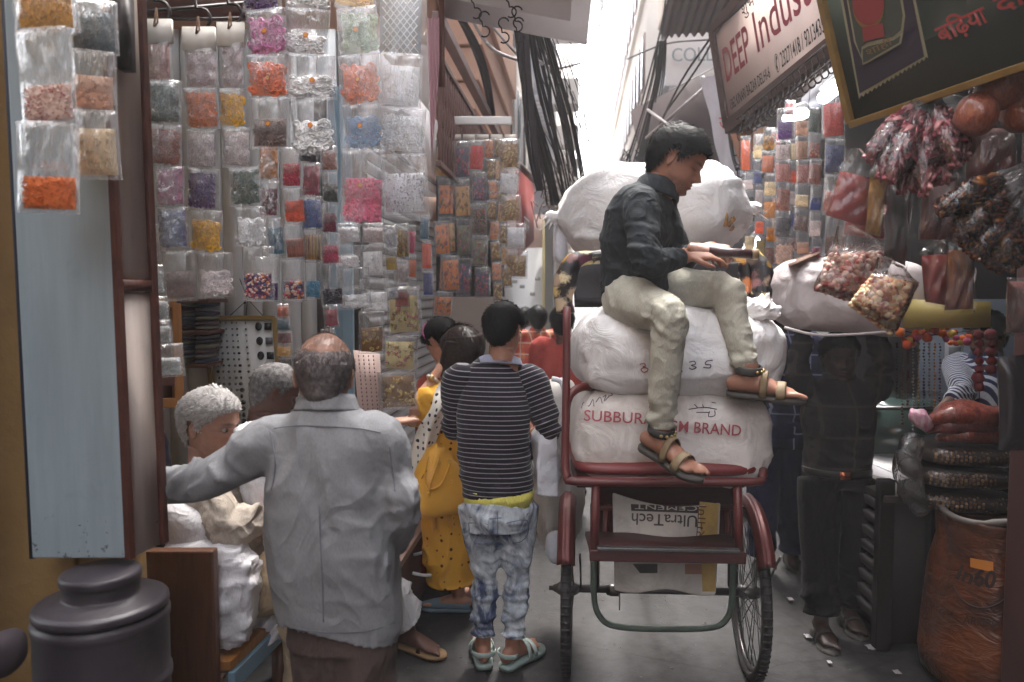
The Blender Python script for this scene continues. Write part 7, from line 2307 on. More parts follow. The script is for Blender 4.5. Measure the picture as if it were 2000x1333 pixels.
# strips under the wooden sign on the right
GR3 = 'packet strips under the wooden sign'
def rnd_rows(px, w, y0, y1, n, cols, drift=0, kinds=('beads', 'grain', 'rings', 'flowers')):
    out = []; dy = (y1 - y0) / n
    for i in range(n):
        out.append((px + drift * i, w, y0 + dy * i, y0 + dy * (i + 1) - 1, cols[i % len(cols)], kinds[(i * 7 + int(px)) % len(kinds)], random.choice((.55, .65, .8))))
    return out
strip('strip with a vivid orange pack at its top, leftmost under the wooden sign', 4.5, [(1458, 24, 266, 336, 'orangebright', 'grain', .9), (1460, 24, 338, 372, 'pale', 'grain', .6), (1464, 26, 372, 436, 'blackgreen', 'beads', .8), (1468, 24, 436, 500, 'cream', 'grain', .6)], GR3)
strip('slim pale strip next to the vivid orange pack', 4.4, rnd_rows(1482, 20, 262, 510, 5, ['cream', 'slate', 'pale', 'coral', 'khaki'], 1), GR3)
strip('strip of amber and rust packs, third from the lane', 4.2, rnd_rows(1502, 26, 250, 520, 6, ['*autumn', 'orangebrown', 'cream', 'mustard', 'mustard', '*mix'], 1), GR3)
strip('strip of violet, rust and navy packs with pink one lowest', 4.0, [(1532, 34, 212, 274, 'purple', 'flowers', .6), (1530, 34, 276, 312, 'pale', 'beads', .8), (1528, 32, 312, 356, 'pinkbrown', 'beads', .8), (1530, 32, 358, 412, 'brown', 'rings', .8), (1532, 38, 412, 466, 'dark', 'flowers', .75), (1532, 38, 466, 518, 'beige', 'rings', .75)], GR3)
strip('strip of beige and grey packs right of the violet one', 3.85, rnd_rows(1566, 30, 220, 500, 6, ['beige', 'beige', 'pinkbrown', 'cream', 'taupe', 'beige'], .5), GR3)
strip('slim strip of green, rust and navy packs beside the large red one', 3.7, rnd_rows(1592, 24, 210, 516, 6, ['dkgreen', '*mix', 'brown', 'navy', 'pale', 'mauve'], .5), GR3)
strip('strip of large packs, brick red over navy blue, rightmost under the sign', 3.5, [(1627, 46, 188, 270, 'redpink', 'grain', .85), (1630, 46, 272, 340, 'slate', 'flowers', .85), (1634, 46, 342, 420, 'pinkbrown', 'grain', .6), (1636, 46, 422, 500, 'taupe', 'grain', .5)], GR3)
strip('slim grey strip with red tag on top behind the violet packs', 4.3, [(1516, 22, 254, 286, 'red', 'cloth', .8)] + rnd_rows(1518, 22, 288, 500, 5, ['*mix', 'slate', 'orangebrown', 'cream', '*mix']), GR3)
strip('pale strip with red square tag high under the hook rail', 4.1, [(1545, 24, 196, 226, 'red', 'cloth', .8)] + rnd_rows(1548, 24, 228, 490, 6, ['lilac', 'cream', 'coral', 'pale', 'navy', '*mix']), GR3)
# ------------------------------------------------------------------ right hand signs, stall and goods
def board(t0, name, q, th, mat):
    g = G(); g.quad_slab([q[0], q[1], q[2], q[3]], th); return mk(name, g, mat, t0)
def plane_frame(q):
    """q: BL, BR, TR, TL -> local axes"""
    ux = (q[1] - q[0]); uy = (q[3] - q[0]); n = ux.normalized().cross(uy.normalized()).normalized()
    return ux, uy, n
def on_plane(me, q, u0, v0, du, dv, out=.004):
    """map text mesh (x right, y up; unit size) on a quad: origin at (u0,v0), scale du per unit x, dv per unit y (fractions of the quad)"""
    ux, uy, n = plane_frame(q); v = co_get(me)
    w = np.array(q[0])[None] + np.outer(u0 + v[:, 0] * du, ux) + np.outer(v0 + v[:, 1] * dv, uy) + np.array(n) * out
    co_set(me, w); return me
def letter(t0, s, q, u0, v0, width, height, mat, out=.006, bold=0.0, shear=0.0, name='lettering'):
    me = text_mesh(s, 1.0, bold=bold, shear=shear); v = co_get(me); L = v[:, 0].max() - v[:, 0].min()
    v[:, 0] -= v[:, 0].min(); co_set(me, v)
    on_plane(me, q, u0, v0, width / L, height / .72, out); co_set(me, co_get(me) - np.array(wloc(t0)))
    return put(name, me, mat, t0)

# wooden framed white shop sign
qs = [P(1424, 240, 5.3), P(1660, 52, 3.75), P(1640, -150, 3.75), P(1396, 62, 5.4)]
sg = empty('shop_sign', qs[0], 'long white shop sign with maroon lettering in a dark wooden frame', 'sign')
board(sg, 'board', qs, .04, pm('sign_white', rgb8(206, 186, 178), .55, .08, 4, dirt=.25, dirtcol=rgb8(150, 128, 116)))
ux, uy, nn = plane_frame(qs)
def frame_bar(t0, q, a, b, w, mat, out=.02, name='frame_bar', th=.05):
    ux, uy, n = plane_frame(q); A = q[0] + ux * a[0] + uy * a[1]; B = q[0] + ux * b[0] + uy * b[1]
    d = (B - A).normalized(); s = n.cross(d) * w / 2; g = G()
    g.hexa([A - s - n * (th - out), B - s - n * (th - out), B + s - n * (th - out), A + s - n * (th - out)], [A - s + n * out, B - s + n * out, B + s + n * out, A + s + n * out]); return mk(name, g, mat, t0, bevel=.003)
M_frame = pm('dark_sign_wood', rgb8(62, 44, 40), .55, .25, 10, dirt=.3)
frame_bar(sg, qs, (-.02, -.02), (-.02, 1.02), .08, M_frame); frame_bar(sg, qs, (-.03, -.03), (1.02, -.03), .09, M_frame); frame_bar(sg, qs, (-.03, -.12), (1.02, -.12), .07, M_frame, -.01); frame_bar(sg, qs, (-.03, 1.03), (1.02, 1.03), .07, M_frame)
M_maroon = pm('maroon_letter', rgb8(126, 50, 60), .55, .12, 10)
letter(sg, 'DEEP', qs, .05, .40, .27, .36, M_maroon, bold=.012); letter(sg, 'Industries', qs, .38, .40, .70, .40, M_maroon, bold=.006)
letter(sg, '1362 KINARI BAZAR DELHI-6', qs, .05, .10, .40, .11, M_dark, bold=.004); letter(sg, '✆ 23271418 / 9213435088 - 9', qs, .50, .10, .48, .14, M_dark, bold=.002)
letter(sg, 'शुभ', qs, .30, .83, .12, .12, M_dark)
# wire hook lattice under the sign
hr = empty('hook_rail', P(1500, 240, 4.6), 'black iron lattice rail with wire hooks under the wooden sign', 'rail')
ra, rb = P(1440, 262, 5.0), P(1655, 96, 3.7)
g = G(); g.tube([ra, rb], .007, 6); mk('rail_rod', g, M_iron, hr); g = G(); g.tube([ra + Vector((0, .02, .10)), rb + Vector((0, .02, .10))], .007, 6); mk('rail_rod', g, M_iron, hr)
for k in range(20):
    p = ra.lerp(rb, (k + .5) / 20); s = .055; g = G()
    pts = [p + Vector((0, .01, .1)), p + Vector((.012, 0, .05)), p, p + Vector((-.014, -.01, -.03)), p + Vector((0, -.014, -.055)), p + Vector((.022, -.014, -.045)), p + Vector((.026, -.014, -.02))]
    g.tube(pts, .0042, 5, sub=3); mk('hook', g, M_iron, hr)
    if k % 2 == 0:
        g = G(); g.tube([p + Vector((0, -.01, -.05)), p + Vector((random.uniform(-.02, .02), 0, -.3))], .0016, 4); mk('hanging_wire', g, M_iron, hr)
g = G(); q = [P(1428, 262, 5.2), P(1500, 246, 5.0), P(1450, 330, 5.1)]; g.hexa([q[0], q[1], q[2], q[2]], [p + Vector((0, .03, 0)) for p in (q[0], q[1], q[2], q[2])])
props(mk('wooden_bracket', g, pm('brown_ply', rgb8(128, 88, 66), .6, .2, 8), None, q[0]), 'brown triangular plywood bracket at the far end of the wooden sign', 'bracket')
M_tube = emit('lit_tube', (1.0, 1.0, 1.0), 3.0)
def tube_lamp(a, b, label):
    t = empty('tube_lamp', a, label, 'lamp', 'lit tube lamps in the right stalls'); g = G(); g.tube([a, b], .035, 8); mk('tube', g, M_tube, t)
    g = G(); g.tube([a + Vector((0, 0, .05)), b + Vector((0, 0, .05))], .03, 4); mk('fitting', g, M_white_paint, t)
tube_lamp(P(1608, 192, 4.4), P(1662, 150, 4.0), 'long lit white tube lamp slanting under the sign behind the top packets')
tube_lamp(P(1536, 232, 5.4), P(1572, 222, 5.2), 'short lit tube lamp glowing deeper under the wooden sign')
tube_lamp(P(1458, 490, 6.0), P(1476, 470, 5.8), 'small lit lamp glowing low at the far stall beside the big white sack')

# dark green product board
qg = [P(1664, 240, 2.55), P(2040, 112, 2.0), P(2010, -190, 2.0), P(1592, -70, 2.5)]
gs = empty('green_sign', qg[0], 'dark green tilted board with red Hindi script and a snack pouch picture', 'sign')
M_grn = pm('dark_green_board', rgb8(52, 58, 50), .45, .15, 4, dirt=.2)
board(gs, 'board', qg, .03, M_grn)
M_gold = pm('gold_trim', rgb8(120, 92, 42), .5, .25, 20, dirt=.3)
frame_bar(gs, qg, (-.0, -.01), (1.0, -.01), .022, M_gold); frame_bar(gs, qg, (-.0, 0), (-.0, 1), .022, M_gold)
def shape(t0, name, q, pts, mat, out):
    ux, uy, n = plane_frame(q); vs = [q[0] + ux * u + uy * v + n * out for u, v in pts]; g = G(); g.add(vs, [tuple(range(len(vs)))]); return mk(name, g, mat, t0, smooth=False)
def ell(cu, cv, ru, rv, n=30): return [(cu + ru * math.cos(a), cv + rv * math.sin(a)) for a in np.linspace(0, 2 * PI, n, endpoint=False)]
def uvq(px, py):
    """photo pixel -> (u, v) on the green board (bilinear, solved on its plane)"""
    ux, uy, n = plane_frame(qg); a = Vector((0, 0, H_EYE)); d = P(px, py, 2) - a; t = (qg[0] - a).dot(n) / d.dot(n); p = a + d * t - qg[0]
    m = np.linalg.lstsq(np.array([ux, uy]).T, np.array(p), rcond=None)[0]; return (m[0], m[1])
def pxshape(name, pts, mat, out): return shape(gs, name, qg, [uvq(*p) for p in pts], mat, out)
M_pl = pm('pouch_outline', rgb8(128, 122, 96), .5); M_pk = pm('pouch_dark', rgb8(44, 36, 46), .4, .1, 5); M_pr = pm('pouch_red', rgb8(122, 44, 42), .5, .15, 6); M_pg = pm('pouch_green', rgb8(58, 60, 50), .5)
pxshape('pouch_print', [(1642, -10), (1680, 194)] + [(1680 + (1815 - 1680) * k / 32 , 194 - (194 - 114) * k / 32 - (6 if k % 2 else 0)) for k in range(1, 33)] + [(1784, -30)], M_pl, .005)
pxshape('pouch_print', [(1648, -10), (1682, 182), (1808, 110), (1780, -30)], M_pk, .007)
pxshape('pouch_print', [(1656, -10), (1672, 82), (1690, 122), (1692, 92), (1700, 86), (1750, 74), (1768, 60), (1772, 30), (1764, -20)], M_pl, .009)
pxshape('pouch_print', [(1660, -10), (1676, 80), (1686, 108), (1688, 90), (1698, 82), (1748, 71), (1764, 58), (1768, 30), (1760, -20)], M_pg, .011)
pxshape('pouch_print', [(1690 + 44 * math.cos(a) * .7 + 12, 12 + 44 * math.sin(a)) for a in np.linspace(0, 2 * PI, 28, endpoint=False)], M_gold, .013)
pxshape('pouch_print', [(1690 + 44 * math.cos(a) * .7 + 12, 6 + 42 * math.sin(a)) for a in np.linspace(0, 2 * PI, 28, endpoint=False)], M_pr, .015)
pxshape('pouch_print', [(1690, 52), (1730, 44), (1734, 70), (1692, 80)], M_pr, .014)
pxshape('pouch_print', [(1688, 92), (1700, 86), (1752, 74), (1770, 60), (1766, 84), (1700, 122), (1690, 126)], M_pl, .013)
pxshape('pouch_print', [(1691, 95), (1702, 89), (1752, 77), (1766, 67), (1762, 82), (1700, 118), (1692, 121)], M_pg, .015)
def pxtext(s, p0, p1, hpx, mat, out, bold=0.0):
    me = text_mesh(s, 1.0, bold=bold); v = co_get(me); x0, x1 = v[:, 0].min(), v[:, 0].max(); a, b = Vector(p0), Vector(p1); nrm = Vector((b.y - a.y, -(b.x - a.x))).normalized()
    ux, uy, n = plane_frame(qg); o = []
    for c in v:
        p = a.lerp(b, (c[0] - x0) / (x1 - x0)) + nrm * (c[1] / .72 * hpx); u, w = uvq(p.x, p.y); o.append(tuple(qg[0] + ux * u + uy * w + n * out - wloc(gs)))
    co_set(me, np.array(o)); put('lettering', me, mat, gs)
M_hin = pm('red_script', rgb8(150, 56, 54), .5); M_hinb = pm('script_outline', rgb8(96, 70, 62), .5)
pxtext('बिढ़या', (1840, 84), (1936, 40), 34, M_hinb, .006, .035); pxtext('बिढ़या', (1841, 84), (1935, 40), 34, M_hin, .009, .006)
pxtext('दा', (1952, 26), (2010, 4), 34, M_hinb, .006, .035); pxtext('दा', (1953, 26), (2009, 4), 34, M_hin, .009, .006)
pxtext('शाही', (1702, 108), (1752, 84), 13, M_gold, .017)

# ---- bagged goods hung on the near right
def coat_mat(name, c, c2, scale=40, rough=.18, bstr=.8, stretch=(1, 1, .35)):
    """shiny wrapped strands: coloured filling under a tight wrinkled film"""
    if name in MATS: return MATS[name]
    t = NT(name); co = t.coords(stretch)
    n = t.noise(co, scale, 4, .6, .6); c_ = t.mix(t.ramp(n, [(.35, 0), (.65, 1)]), c, c2)
    nr = t.bump(t.noise(co, scale * .8, 4, .65, 1.0), bstr, .012)
    t.bsdf(c_, .5, 0, .5, nr, **{'Coat Weight': .8, 'Coat Roughness': rough}); MATS[name] = t.mat; return t.mat
M_pinkst = coat_mat('pink_strand_wrap', rgb8(132, 58, 66), rgb8(192, 130, 130), 95, .14, 1.0); M_bagfilm = plastic_film('bag_film', tint=(.95, .93, .93), body=.05, bstr=1.0, bs=30, rough=.1, gl_=1.1)
M_orangenet = coat_mat('orange_net', rgb8(150, 76, 44), rgb8(110, 50, 36), 120); M_darkred = coat_mat('dark_red_wrap', rgb8(110, 44, 42), rgb8(80, 32, 32), 30)
M_redsheet = coat_mat('red_sheet_wrap', rgb8(168, 58, 56), rgb8(150, 48, 48), 8, .2, .25); M_yel = coat_mat('yellow_wrap', rgb8(196, 146, 46), rgb8(150, 100, 36), 40)
M_goldch = coat_mat('gold_brown_wrap', rgb8(140, 84, 42), rgb8(58, 32, 28), 90, .12, 1.0); M_navybag = coat_mat('dark_bag', rgb8(40, 34, 42), rgb8(26, 22, 28), 20, .3, .6)
def tied(t0, a, pts, rad, mat, name='pouch', side=(1, 0, 0), fold=.012, fr=20, n=18):
    g = G(); g.limb(pts, rad, side=side, n=n, sub=5, p=2.3); return mk(name, g, mat, t0, disp=lambda v: folds(v, [], fold, fr, len(pts)))
pb = empty('pink_bundle', P(1810, 180, 2.3), 'fan of pink strand cones in clear plastic below the green board', 'bundle')
ap = P(1816, 172, 2.34)
def cone_fill(seed, n=280):
    r_ = np.random.RandomState(seed); q = G()
    for _ in range(n):
        z = r_.uniform(.3, .97); w = math.sin(PI * min(1, (z - .22) / .8)) ** .8 * r_.uniform(.2, 1); a_ = r_.uniform(0, 6.3); p = Vector((math.cos(a_) * w, math.sin(a_) * w, z)); d_ = Vector((r_.normal() * .25, r_.normal() * .25, r_.uniform(.015, .045)))
        q.tube([p - d_ * .8, p + Vector((r_.normal() * .1, r_.normal() * .1, 0)), p + d_ * .8], [.02, .045, .02], 4)
    return q.verts(), q.f
CF = [cone_fill(3), cone_fill(8)]
def strand_cone(t0, a, b, w, mat, k):
    """clear film cone with loose twisted strands inside"""
    a, b = Vector(a), Vector(b); z = b - a; x = z.cross(Vector((.1, 1, .2))).normalized(); y = z.cross(x).normalized(); v, f_ = CF[k % 2]
    q = G(); q.add(v @ np.array([x * w, y * w, z]) + np.array(a), f_); o = mk('strands', q, mat, t0)
    q = G(); q.limb([a, a.lerp(b, .25), a.lerp(b, .5), a.lerp(b, .7), a.lerp(b, .9), b], [.008, w * .5, w * .95, w * 1.12, w * .7, w * .1], n=16, sub=3); mk('film', q, M_bagfilm, t0, disp=lambda v: folds(v, [], .006, 30, k))
M_pkf = fill_mat(None, pal=[rgb8(150, 72, 82), rgb8(184, 128, 128), rgb8(128, 52, 62), rgb8(166, 96, 100)], rough=.3)
M_gdf = fill_mat(None, pal=[rgb8(104, 56, 32), rgb8(60, 32, 28), rgb8(140, 84, 44), rgb8(80, 38, 32), rgb8(70, 36, 30)], rough=.25, metal=.2)
for k in range(10):
    u = k / 9; strand_cone(pb, ap, P(1696 + 192 * u, 280 + 92 * math.sin(PI * (u * .8 + .12)) + (12 if k % 2 else 0), 2.26 - .035 * (k % 3)), random.uniform(.03, .038), M_pkf, k)
for px, py, r, lab in ((1952, 168, .066, 'large round orange net ball bag at the top right corner'), (1906, 225, .058, 'smaller glossy orange brown ball bag left of the large net one'), (1992, 224, .05, 'orange net ball bag cut by the right edge of the view')):
    c = P(px, py, 2.2); t = empty('ball_bag', c, lab, 'ball bag', 'ball bags at the right'); g = G(); g.ball(c, (r, r, r * 1.05), 22, 16); mk('ball', g, M_orangenet, t, disp=lambda v: folds(v, [], .006, 30))
    g = G(); g.limb([c + Vector((0, 0, r * .9)), c + Vector((.01, 0, r * 1.5)), c + Vector((0, 0, r * 2.2))], [(r * .4, r * .4), (.01, .01), (.03, .02)], n=14, sub=4); mk('tied_top', g, M_bagfilm, t, disp=lambda v: folds(v, [], .006, 22))
def flat_bag(label, q, Y, mat, th=.02, neck=None, fold=.006, fr=12, film_=True, dyaw=0, name='flat_bag', grp='plastic goods bags on the right'):
    """flat filled pouch: q photo corners TL,TR,BR,BL; neck = photo point of the tied top"""
    c = P(sum(p[0] for p in q) / 4, sum(p[1] for p in q) / 4, Y); t = empty(name, c, label, 'bag', grp)
    g = G(); n = 14; F = np.zeros((n, n, 3)); B = np.zeros((n, n, 3))
    for i in range(n):
        for j in range(n):
            u, v = j / (n - 1), i / (n - 1); p = Vector(q[0] + (0,)).lerp(Vector(q[1] + (0,)), u).lerp(Vector(q[3] + (0,)).lerp(Vector(q[2] + (0,)), u), v)
            b = (1 - abs(2 * u - 1) ** 4) * (1 - abs(2 * v - 1) ** 4); w = P(p.x, p.y, Y + dyaw * (u - .5)); F[i, j] = w + Vector((0, -th * b - .001, 0)); B[i, j] = w + Vector((0, th * b + .001, 0))
    g.grid(F[::-1]); g.grid(B); o = mk('contents', g, mat, t, disp=lambda v: folds(v, [], fold, fr))
    if film_:
        g = G(); k = 1.12; cx, cy = sum(p[0] for p in q) / 4, sum(p[1] for p in q) / 4; qq = [(cx + (a - cx) * k, cy + (b - cy) * k) for a, b in q]
        F = np.zeros((n + 6, n, 3))
        for i in range(n + 6):
            for j in range(n):
                u = j / (n - 1)
                if i < 6 and neck:
                    v = i / 6; nk = Vector((neck[0] + (u - .5) * 14, neck[1], 0)); p = nk.lerp(Vector(qq[0] + (0,)).lerp(Vector(qq[1] + (0,)), u), v); b = .5 * (1 - abs(2 * u - 1) ** 4)
                else:
                    v = max(0, (i - 6)) / (n - 1); p = Vector(qq[0] + (0,)).lerp(Vector(qq[1] + (0,)), u).lerp(Vector(qq[3] + (0,)).lerp(Vector(qq[2] + (0,)), u), v); b = (1 - abs(2 * u - 1) ** 4) * (1 - (2 * v - 1) ** 8 if v > .5 else 1)
                F[i, j] = P(p.x, p.y, Y + dyaw * (u - .5)) + Vector((0, -(th + .012) * b - .004 - .006 * math.sin(u * 17 + i), 0))
        g.grid(F[::-1]); mk('film', g, M_bagfilm, t, disp=lambda v: folds(v, [], .006, 28))
    return t
flat_bag('flat bright red pouch in clear film, foremost of the two red ones', [(1642, 335), (1722, 352), (1700, 450), (1612, 420)], 2.35, M_redsheet, .012, (1668, 292))
flat_bag('flat red pouch hanging lower behind the yellow bag', [(1655, 410), (1742, 405), (1735, 470), (1648, 458)], 2.5, M_redsheet, .012)
flat_bag('narrow yellow wrapped bag beside the bright red pouch', [(1698, 346), (1734, 352), (1718, 462), (1690, 455)], 2.3, M_yel, .014, (1715, 310))
flat_bag('black wrapped bag hanging between the yellow one and the gold strands', [(1722, 340), (1778, 350), (1768, 520), (1728, 500)], 2.42, M_navybag, .02)
flat_bag('dull red flat pouch hanging in the middle of the dark goods', [(1800, 355), (1868, 350), (1862, 470), (1796, 468)], 2.4, M_darkred, .015, (1832, 300))
nb_ = empty('nut_bag', P(1670, 540, 2.45), 'clear bag of pink and white round sweets over the white head load', 'bag', 'bags of round sweets')
def nut_bag(t0, q, Y, pal, neck):
    n = 0; rs = np.random.RandomState(int(q[0][0])); g = G()
    P4 = [Vector(p + (0,)) for p in q]
    for _ in range(520):
        u, v = rs.rand(), rs.rand(); p = P4[0].lerp(P4[1], u).lerp(P4[3].lerp(P4[2], u), v); b = (1 - abs(2 * u - 1) ** 4) * (1 - abs(2 * v - 1) ** 4)
        d = -.05 * b * rs.uniform(.2, 1); M3 = Matrix.Rotation(rs.uniform(0, 6), 3, 'Y') @ Matrix.Rotation(rs.uniform(0, 6), 3, 'X'); g.ball(P(p.x, p.y, Y) + Vector((0, d, 0)), (.0095, .0095, .0125), 8, 6, 0, M3)
    o = mk('sweets', g, fill_mat(None, pal=PALS[pal], rough=.5), t0); o['kind'] = 'stuff'
    g = G(); N = 16; F = np.zeros((N + 5, N, 3)); B = np.zeros((N + 5, N, 3)); c = sum(P4, Vector((0, 0, 0))) / 4; Q = [c + (p - c) * 1.08 for p in P4]
    for i in range(N + 5):
        for j in range(N):
            u = j / (N - 1); top = Q[0].lerp(Q[1], u)
            if i < 5: p = Vector((neck[0] + (u - .5) * 26, neck[1], 0)).lerp(top, i / 5); b = .35
            else:
                v = (i - 5) / (N - 1); p = top.lerp(Q[3].lerp(Q[2], u), v); b = (1 - abs(2 * v - 1) ** 6) if v > .5 else 1
            b *= (1 - abs(2 * u - 1) ** 4); w = P(p.x, p.y, Y); F[i, j] = w + Vector((0, -.068 * b - .002, 0)); B[i, j] = w + Vector((0, .05 * b, 0))
    g.grid(F[::-1]); g.grid(B); mk('film', g, M_bagfilm, t0, disp=lambda v: folds(v, [], .007, 22))
nut_bag(nb_, [(1618, 500), (1740, 492), (1712, 600), (1596, 566)], 2.45, 'nut', (1650, 440))
nb2 = empty('nut_bag', P(1730, 580, 2.32), 'knotted clear bag of pale tan sweets, lowest of the sweet bags', 'bag', 'bags of round sweets')
nut_bag(nb2, [(1706, 540), (1788, 556), (1742, 652), (1662, 596)], 2.3, 'palenut', (1728, 502))
flat_bag('brick red flat pouch right of the tan sweets', [(1800, 500), (1866, 498), (1862, 600), (1808, 590)], 2.3, M_redsheet, .012, (1830, 470))
flat_bag('clear pouch of orange and plum twists right of the brick red pouch', [(1852, 490), (1896, 490), (1900, 604), (1846, 606)], 2.24, coat_mat('orange_plum', rgb8(170, 100, 50), rgb8(96, 48, 58), 24), .012, (1872, 452))
gb = empty('gold_strand_bag', P(1915, 440, 2.15), 'large bag of shining gold brown strands over the brick red pouch', 'bag', 'plastic goods bags on the right')
for k in range(13):
    strand_cone(gb, P(1990 + 20 * random.random(), 322 + 8 * k, 2.12), P(1832 + 12 * k + random.uniform(-10, 10), 412 + 118 * math.sin(k / 12 * 1.6) + random.uniform(-8, 8), 2.1 + .03 * (k % 3)), random.uniform(.028, .036), M_gdf, k)
flat_bag('dark maroon wrapped bag below the ball bags', [(1890, 250), (1985, 250), (1990, 345), (1885, 350)], 2.3, M_darkred, .03, (1930, 200))
flat_bag('dim brown wrapped bag behind the gold strands', [(1740, 190), (1890, 205), (1900, 340), (1770, 330)], 2.6, M_navybag, .03)
flat_bag('dark brown package hanging along the right pillar', [(1950, 700), (2010, 690), (2010, 880), (1950, 880)], 2.35, M_navybag, .03, film_=False)
c = P(1978, 590, 2.3)
flat_bag('dim rust coloured pouch by the dark pillar at the right edge', [(1968, 550), (2010, 550), (2010, 650), (1966, 650)], 2.3, M_darkred, .03)

# porter's load
hl = P(1655, 580, 3.72)
cr = [((-.25, -.2, .1), .16, (.2, 0, 1), .035, .012), ((-.2, -.25, -.1), .2, (.8, 0, 1), .05, .012)]
hs = props(mk('head_sack', sack_shape(hl, (.345, .26, .185), (1, 0, -.04), 4.5, amp=.012, crease=cr, seed=21), woven('linen_sack', rgb8(206, 196, 196), .3), None, hl), 'big white cloth bale carried on the head of the porter', 'sack')
g = G(); g.tube([P(1532, 640, 3.48), P(1600, 655, 3.46), P(1720, 650, 3.46), P(1780, 640, 3.5)], .007, 6, sub=3); mk('seam', g, MATS['linen_sack'], hs)
g = G(); g.quad_slab([P(1540, 520, 3.52), P(1600, 494, 3.6), P(1602, 484, 3.9), P(1538, 512, 3.9)], .008); mk('flap', g, pm('brown_flap', rgb8(130, 100, 84), .7), hs)
# stall base with slats
st = empty('market_stall', Vector((2.0, 4.0, 0)), 'black slatted market stall base under the goods on the right', 'stall')
xs0, xs1 = 1.70, 1.72
for k in range(8):
    g = G(); z = .12 + k * .075; g.hexa([Vector((xs0, 3.5, z)), Vector((xs0 + .03, 3.5, z)), Vector((1.78, 5.0, z)), Vector((1.75, 5.0, z))], [Vector((xs0 - .012, 3.5, z + .045)), Vector((xs0 + .03, 3.5, z + .045)), Vector((1.78, 5.0, z + .045)), Vector((1.738, 5.0, z + .045))]); mk('slat', g, pm('slat_black', rgb8(62, 54, 56), .4, .3, 10, dirt=.3), st)
g = G(); g.box((2.25, 4.2, .36), (.98, 1.45, .66)); mk('body', g, pm('stall_dark', rgb8(36, 30, 32), .7, .3, 6), st)
g = G(); g.box((1.72, 3.49, .40), (.07, .05, .8)); mk('post', g, M_iron, st, bevel=.004); g = G(); g.box((1.93, 3.45, .4), (.06, .06, .8)); mk('post', g, M_iron, st, bevel=.004)
g = G(); g.box((2.25, 4.2, .715), (1.1, 1.5, .03)); mk('top', g, pm('stall_top', rgb8(70, 60, 58), .5, .3, 6), st, bevel=.004)
gc = empty('glass_counter', Vector((2.15, 4.4, .73)), 'low glass display counter behind the stacked packages', 'counter')
g = G(); g.quad_slab([Vector((1.86, 4.05, .80)), Vector((2.5, 4.05, .80)), Vector((2.5, 4.1, 1.04)), Vector((1.9, 4.1, 1.04))], .008); mk('pane', g, pm('green_glass', rgb8(70, 88, 84), .08, .2, 10, spec=.9), gc)
g = G(); g.quad_slab([Vector((1.84, 4.08, 1.05)), Vector((2.5, 4.08, 1.05)), Vector((2.55, 4.6, 1.07)), Vector((1.9, 4.6, 1.07))], .02); mk('glass_top', g, pm('green_glass', (0, 0, 0)), gc)
g = G(); g.tube([Vector((1.84, 4.07, 1.045)), Vector((2.5, 4.07, 1.045))], .008, 4); mk('edge_trim', g, M_steel, gc)
g = G(); g.quad_slab([P(1704, 905, 3.9), P(1772, 935, 3.7), P(1800, 900, 4.1), P(1712, 868, 4.3)], .006)
props(mk('white_cloth', g, M_whitecloth, None, P(1704, 905, 3.9), disp=None), 'white sheet of cloth laid on the stall edge beside the porter', 'cloth')
g = G(); g.quad_slab([P(1704, 950, 3.86), P(1764, 972, 3.7), P(1772, 938, 3.7), P(1704, 908, 3.88)], .004)
props(mk('white_paper', g, pm('white_paper', rgb8(196, 194, 200), .7), None, P(1704, 950, 3.86)), 'white paper hanging over the front edge of the stall', 'paper')
# stack of bead packages
GRS = 'packages stacked on the right stall'
M_beadpack = None
def bead_pack(label, px, py, wpx, hpx, Y, pal, seed):
    c = P(px, py, Y); w, h = wpx / FPX * Y / 2, hpx / FPX * Y / 2; t = empty('bead_package', c - Vector((0, 0, h)), label, 'package', GRS); rs = np.random.RandomState(seed); g = G()
    s = sack_shape(c, (w, .17, h), (1, -.06, -.03), 3.4, 40, 18, amp=.006, seed=seed); mk('pouch', s, pm('package_dark', rgb8(58, 40, 34), .5, .3, 10), t)
    cols = int(wpx / 8)
    for i in range(cols):
        for j in range(4):
            a = (i + .5) / cols * 2 - 1; z = (j + .5 + .25 * (i % 2)) / 4 * 1.5 - .8
            if abs(a) < .93: g.ball(c + Vector((a * w * .97, -.165 * (1 - abs(a) ** 5 * .5) * (1 - .25 * z * z) - rs.uniform(0, .006), z * h * .8 - a * .03 * w)), rs.uniform(.0062, .0085), 6, 5)
    b = mk('beads', g, fill_mat(None, pal=[rgb8(140, 100, 60), rgb8(104, 70, 44), rgb8(176, 136, 84)], rough=.3, metal=.3), t)
    f = sack_shape(c, (w * 1.04, .19, h * 1.08), (1, -.06, -.03), 3.2, 40, 18, amp=.01, seed=seed + 40); mk('film', f, M_bagfilm, t)
bead_pack('bead filled package at the bottom of the dark stack', 1868, 968, 190, 46, 3.38, None, 1)
bead_pack('second bead filled package from the bottom of the dark stack', 1866, 924, 186, 44, 3.36, None, 2)
bead_pack('third bead filled package, just below the orange bundles', 1872, 882, 180, 42, 3.38, None, 3)
M_orb = coat_mat('orange_bundle', rgb8(150, 64, 40), rgb8(92, 34, 32), 60); M_plb = coat_mat('pink_wrap', rgb8(190, 120, 146), rgb8(214, 190, 200), 40)
t = empty('orange_bundle', P(1880, 830, 3.36), 'orange red wrapped bundle crowning the stack of packages', 'bundle', GRS)
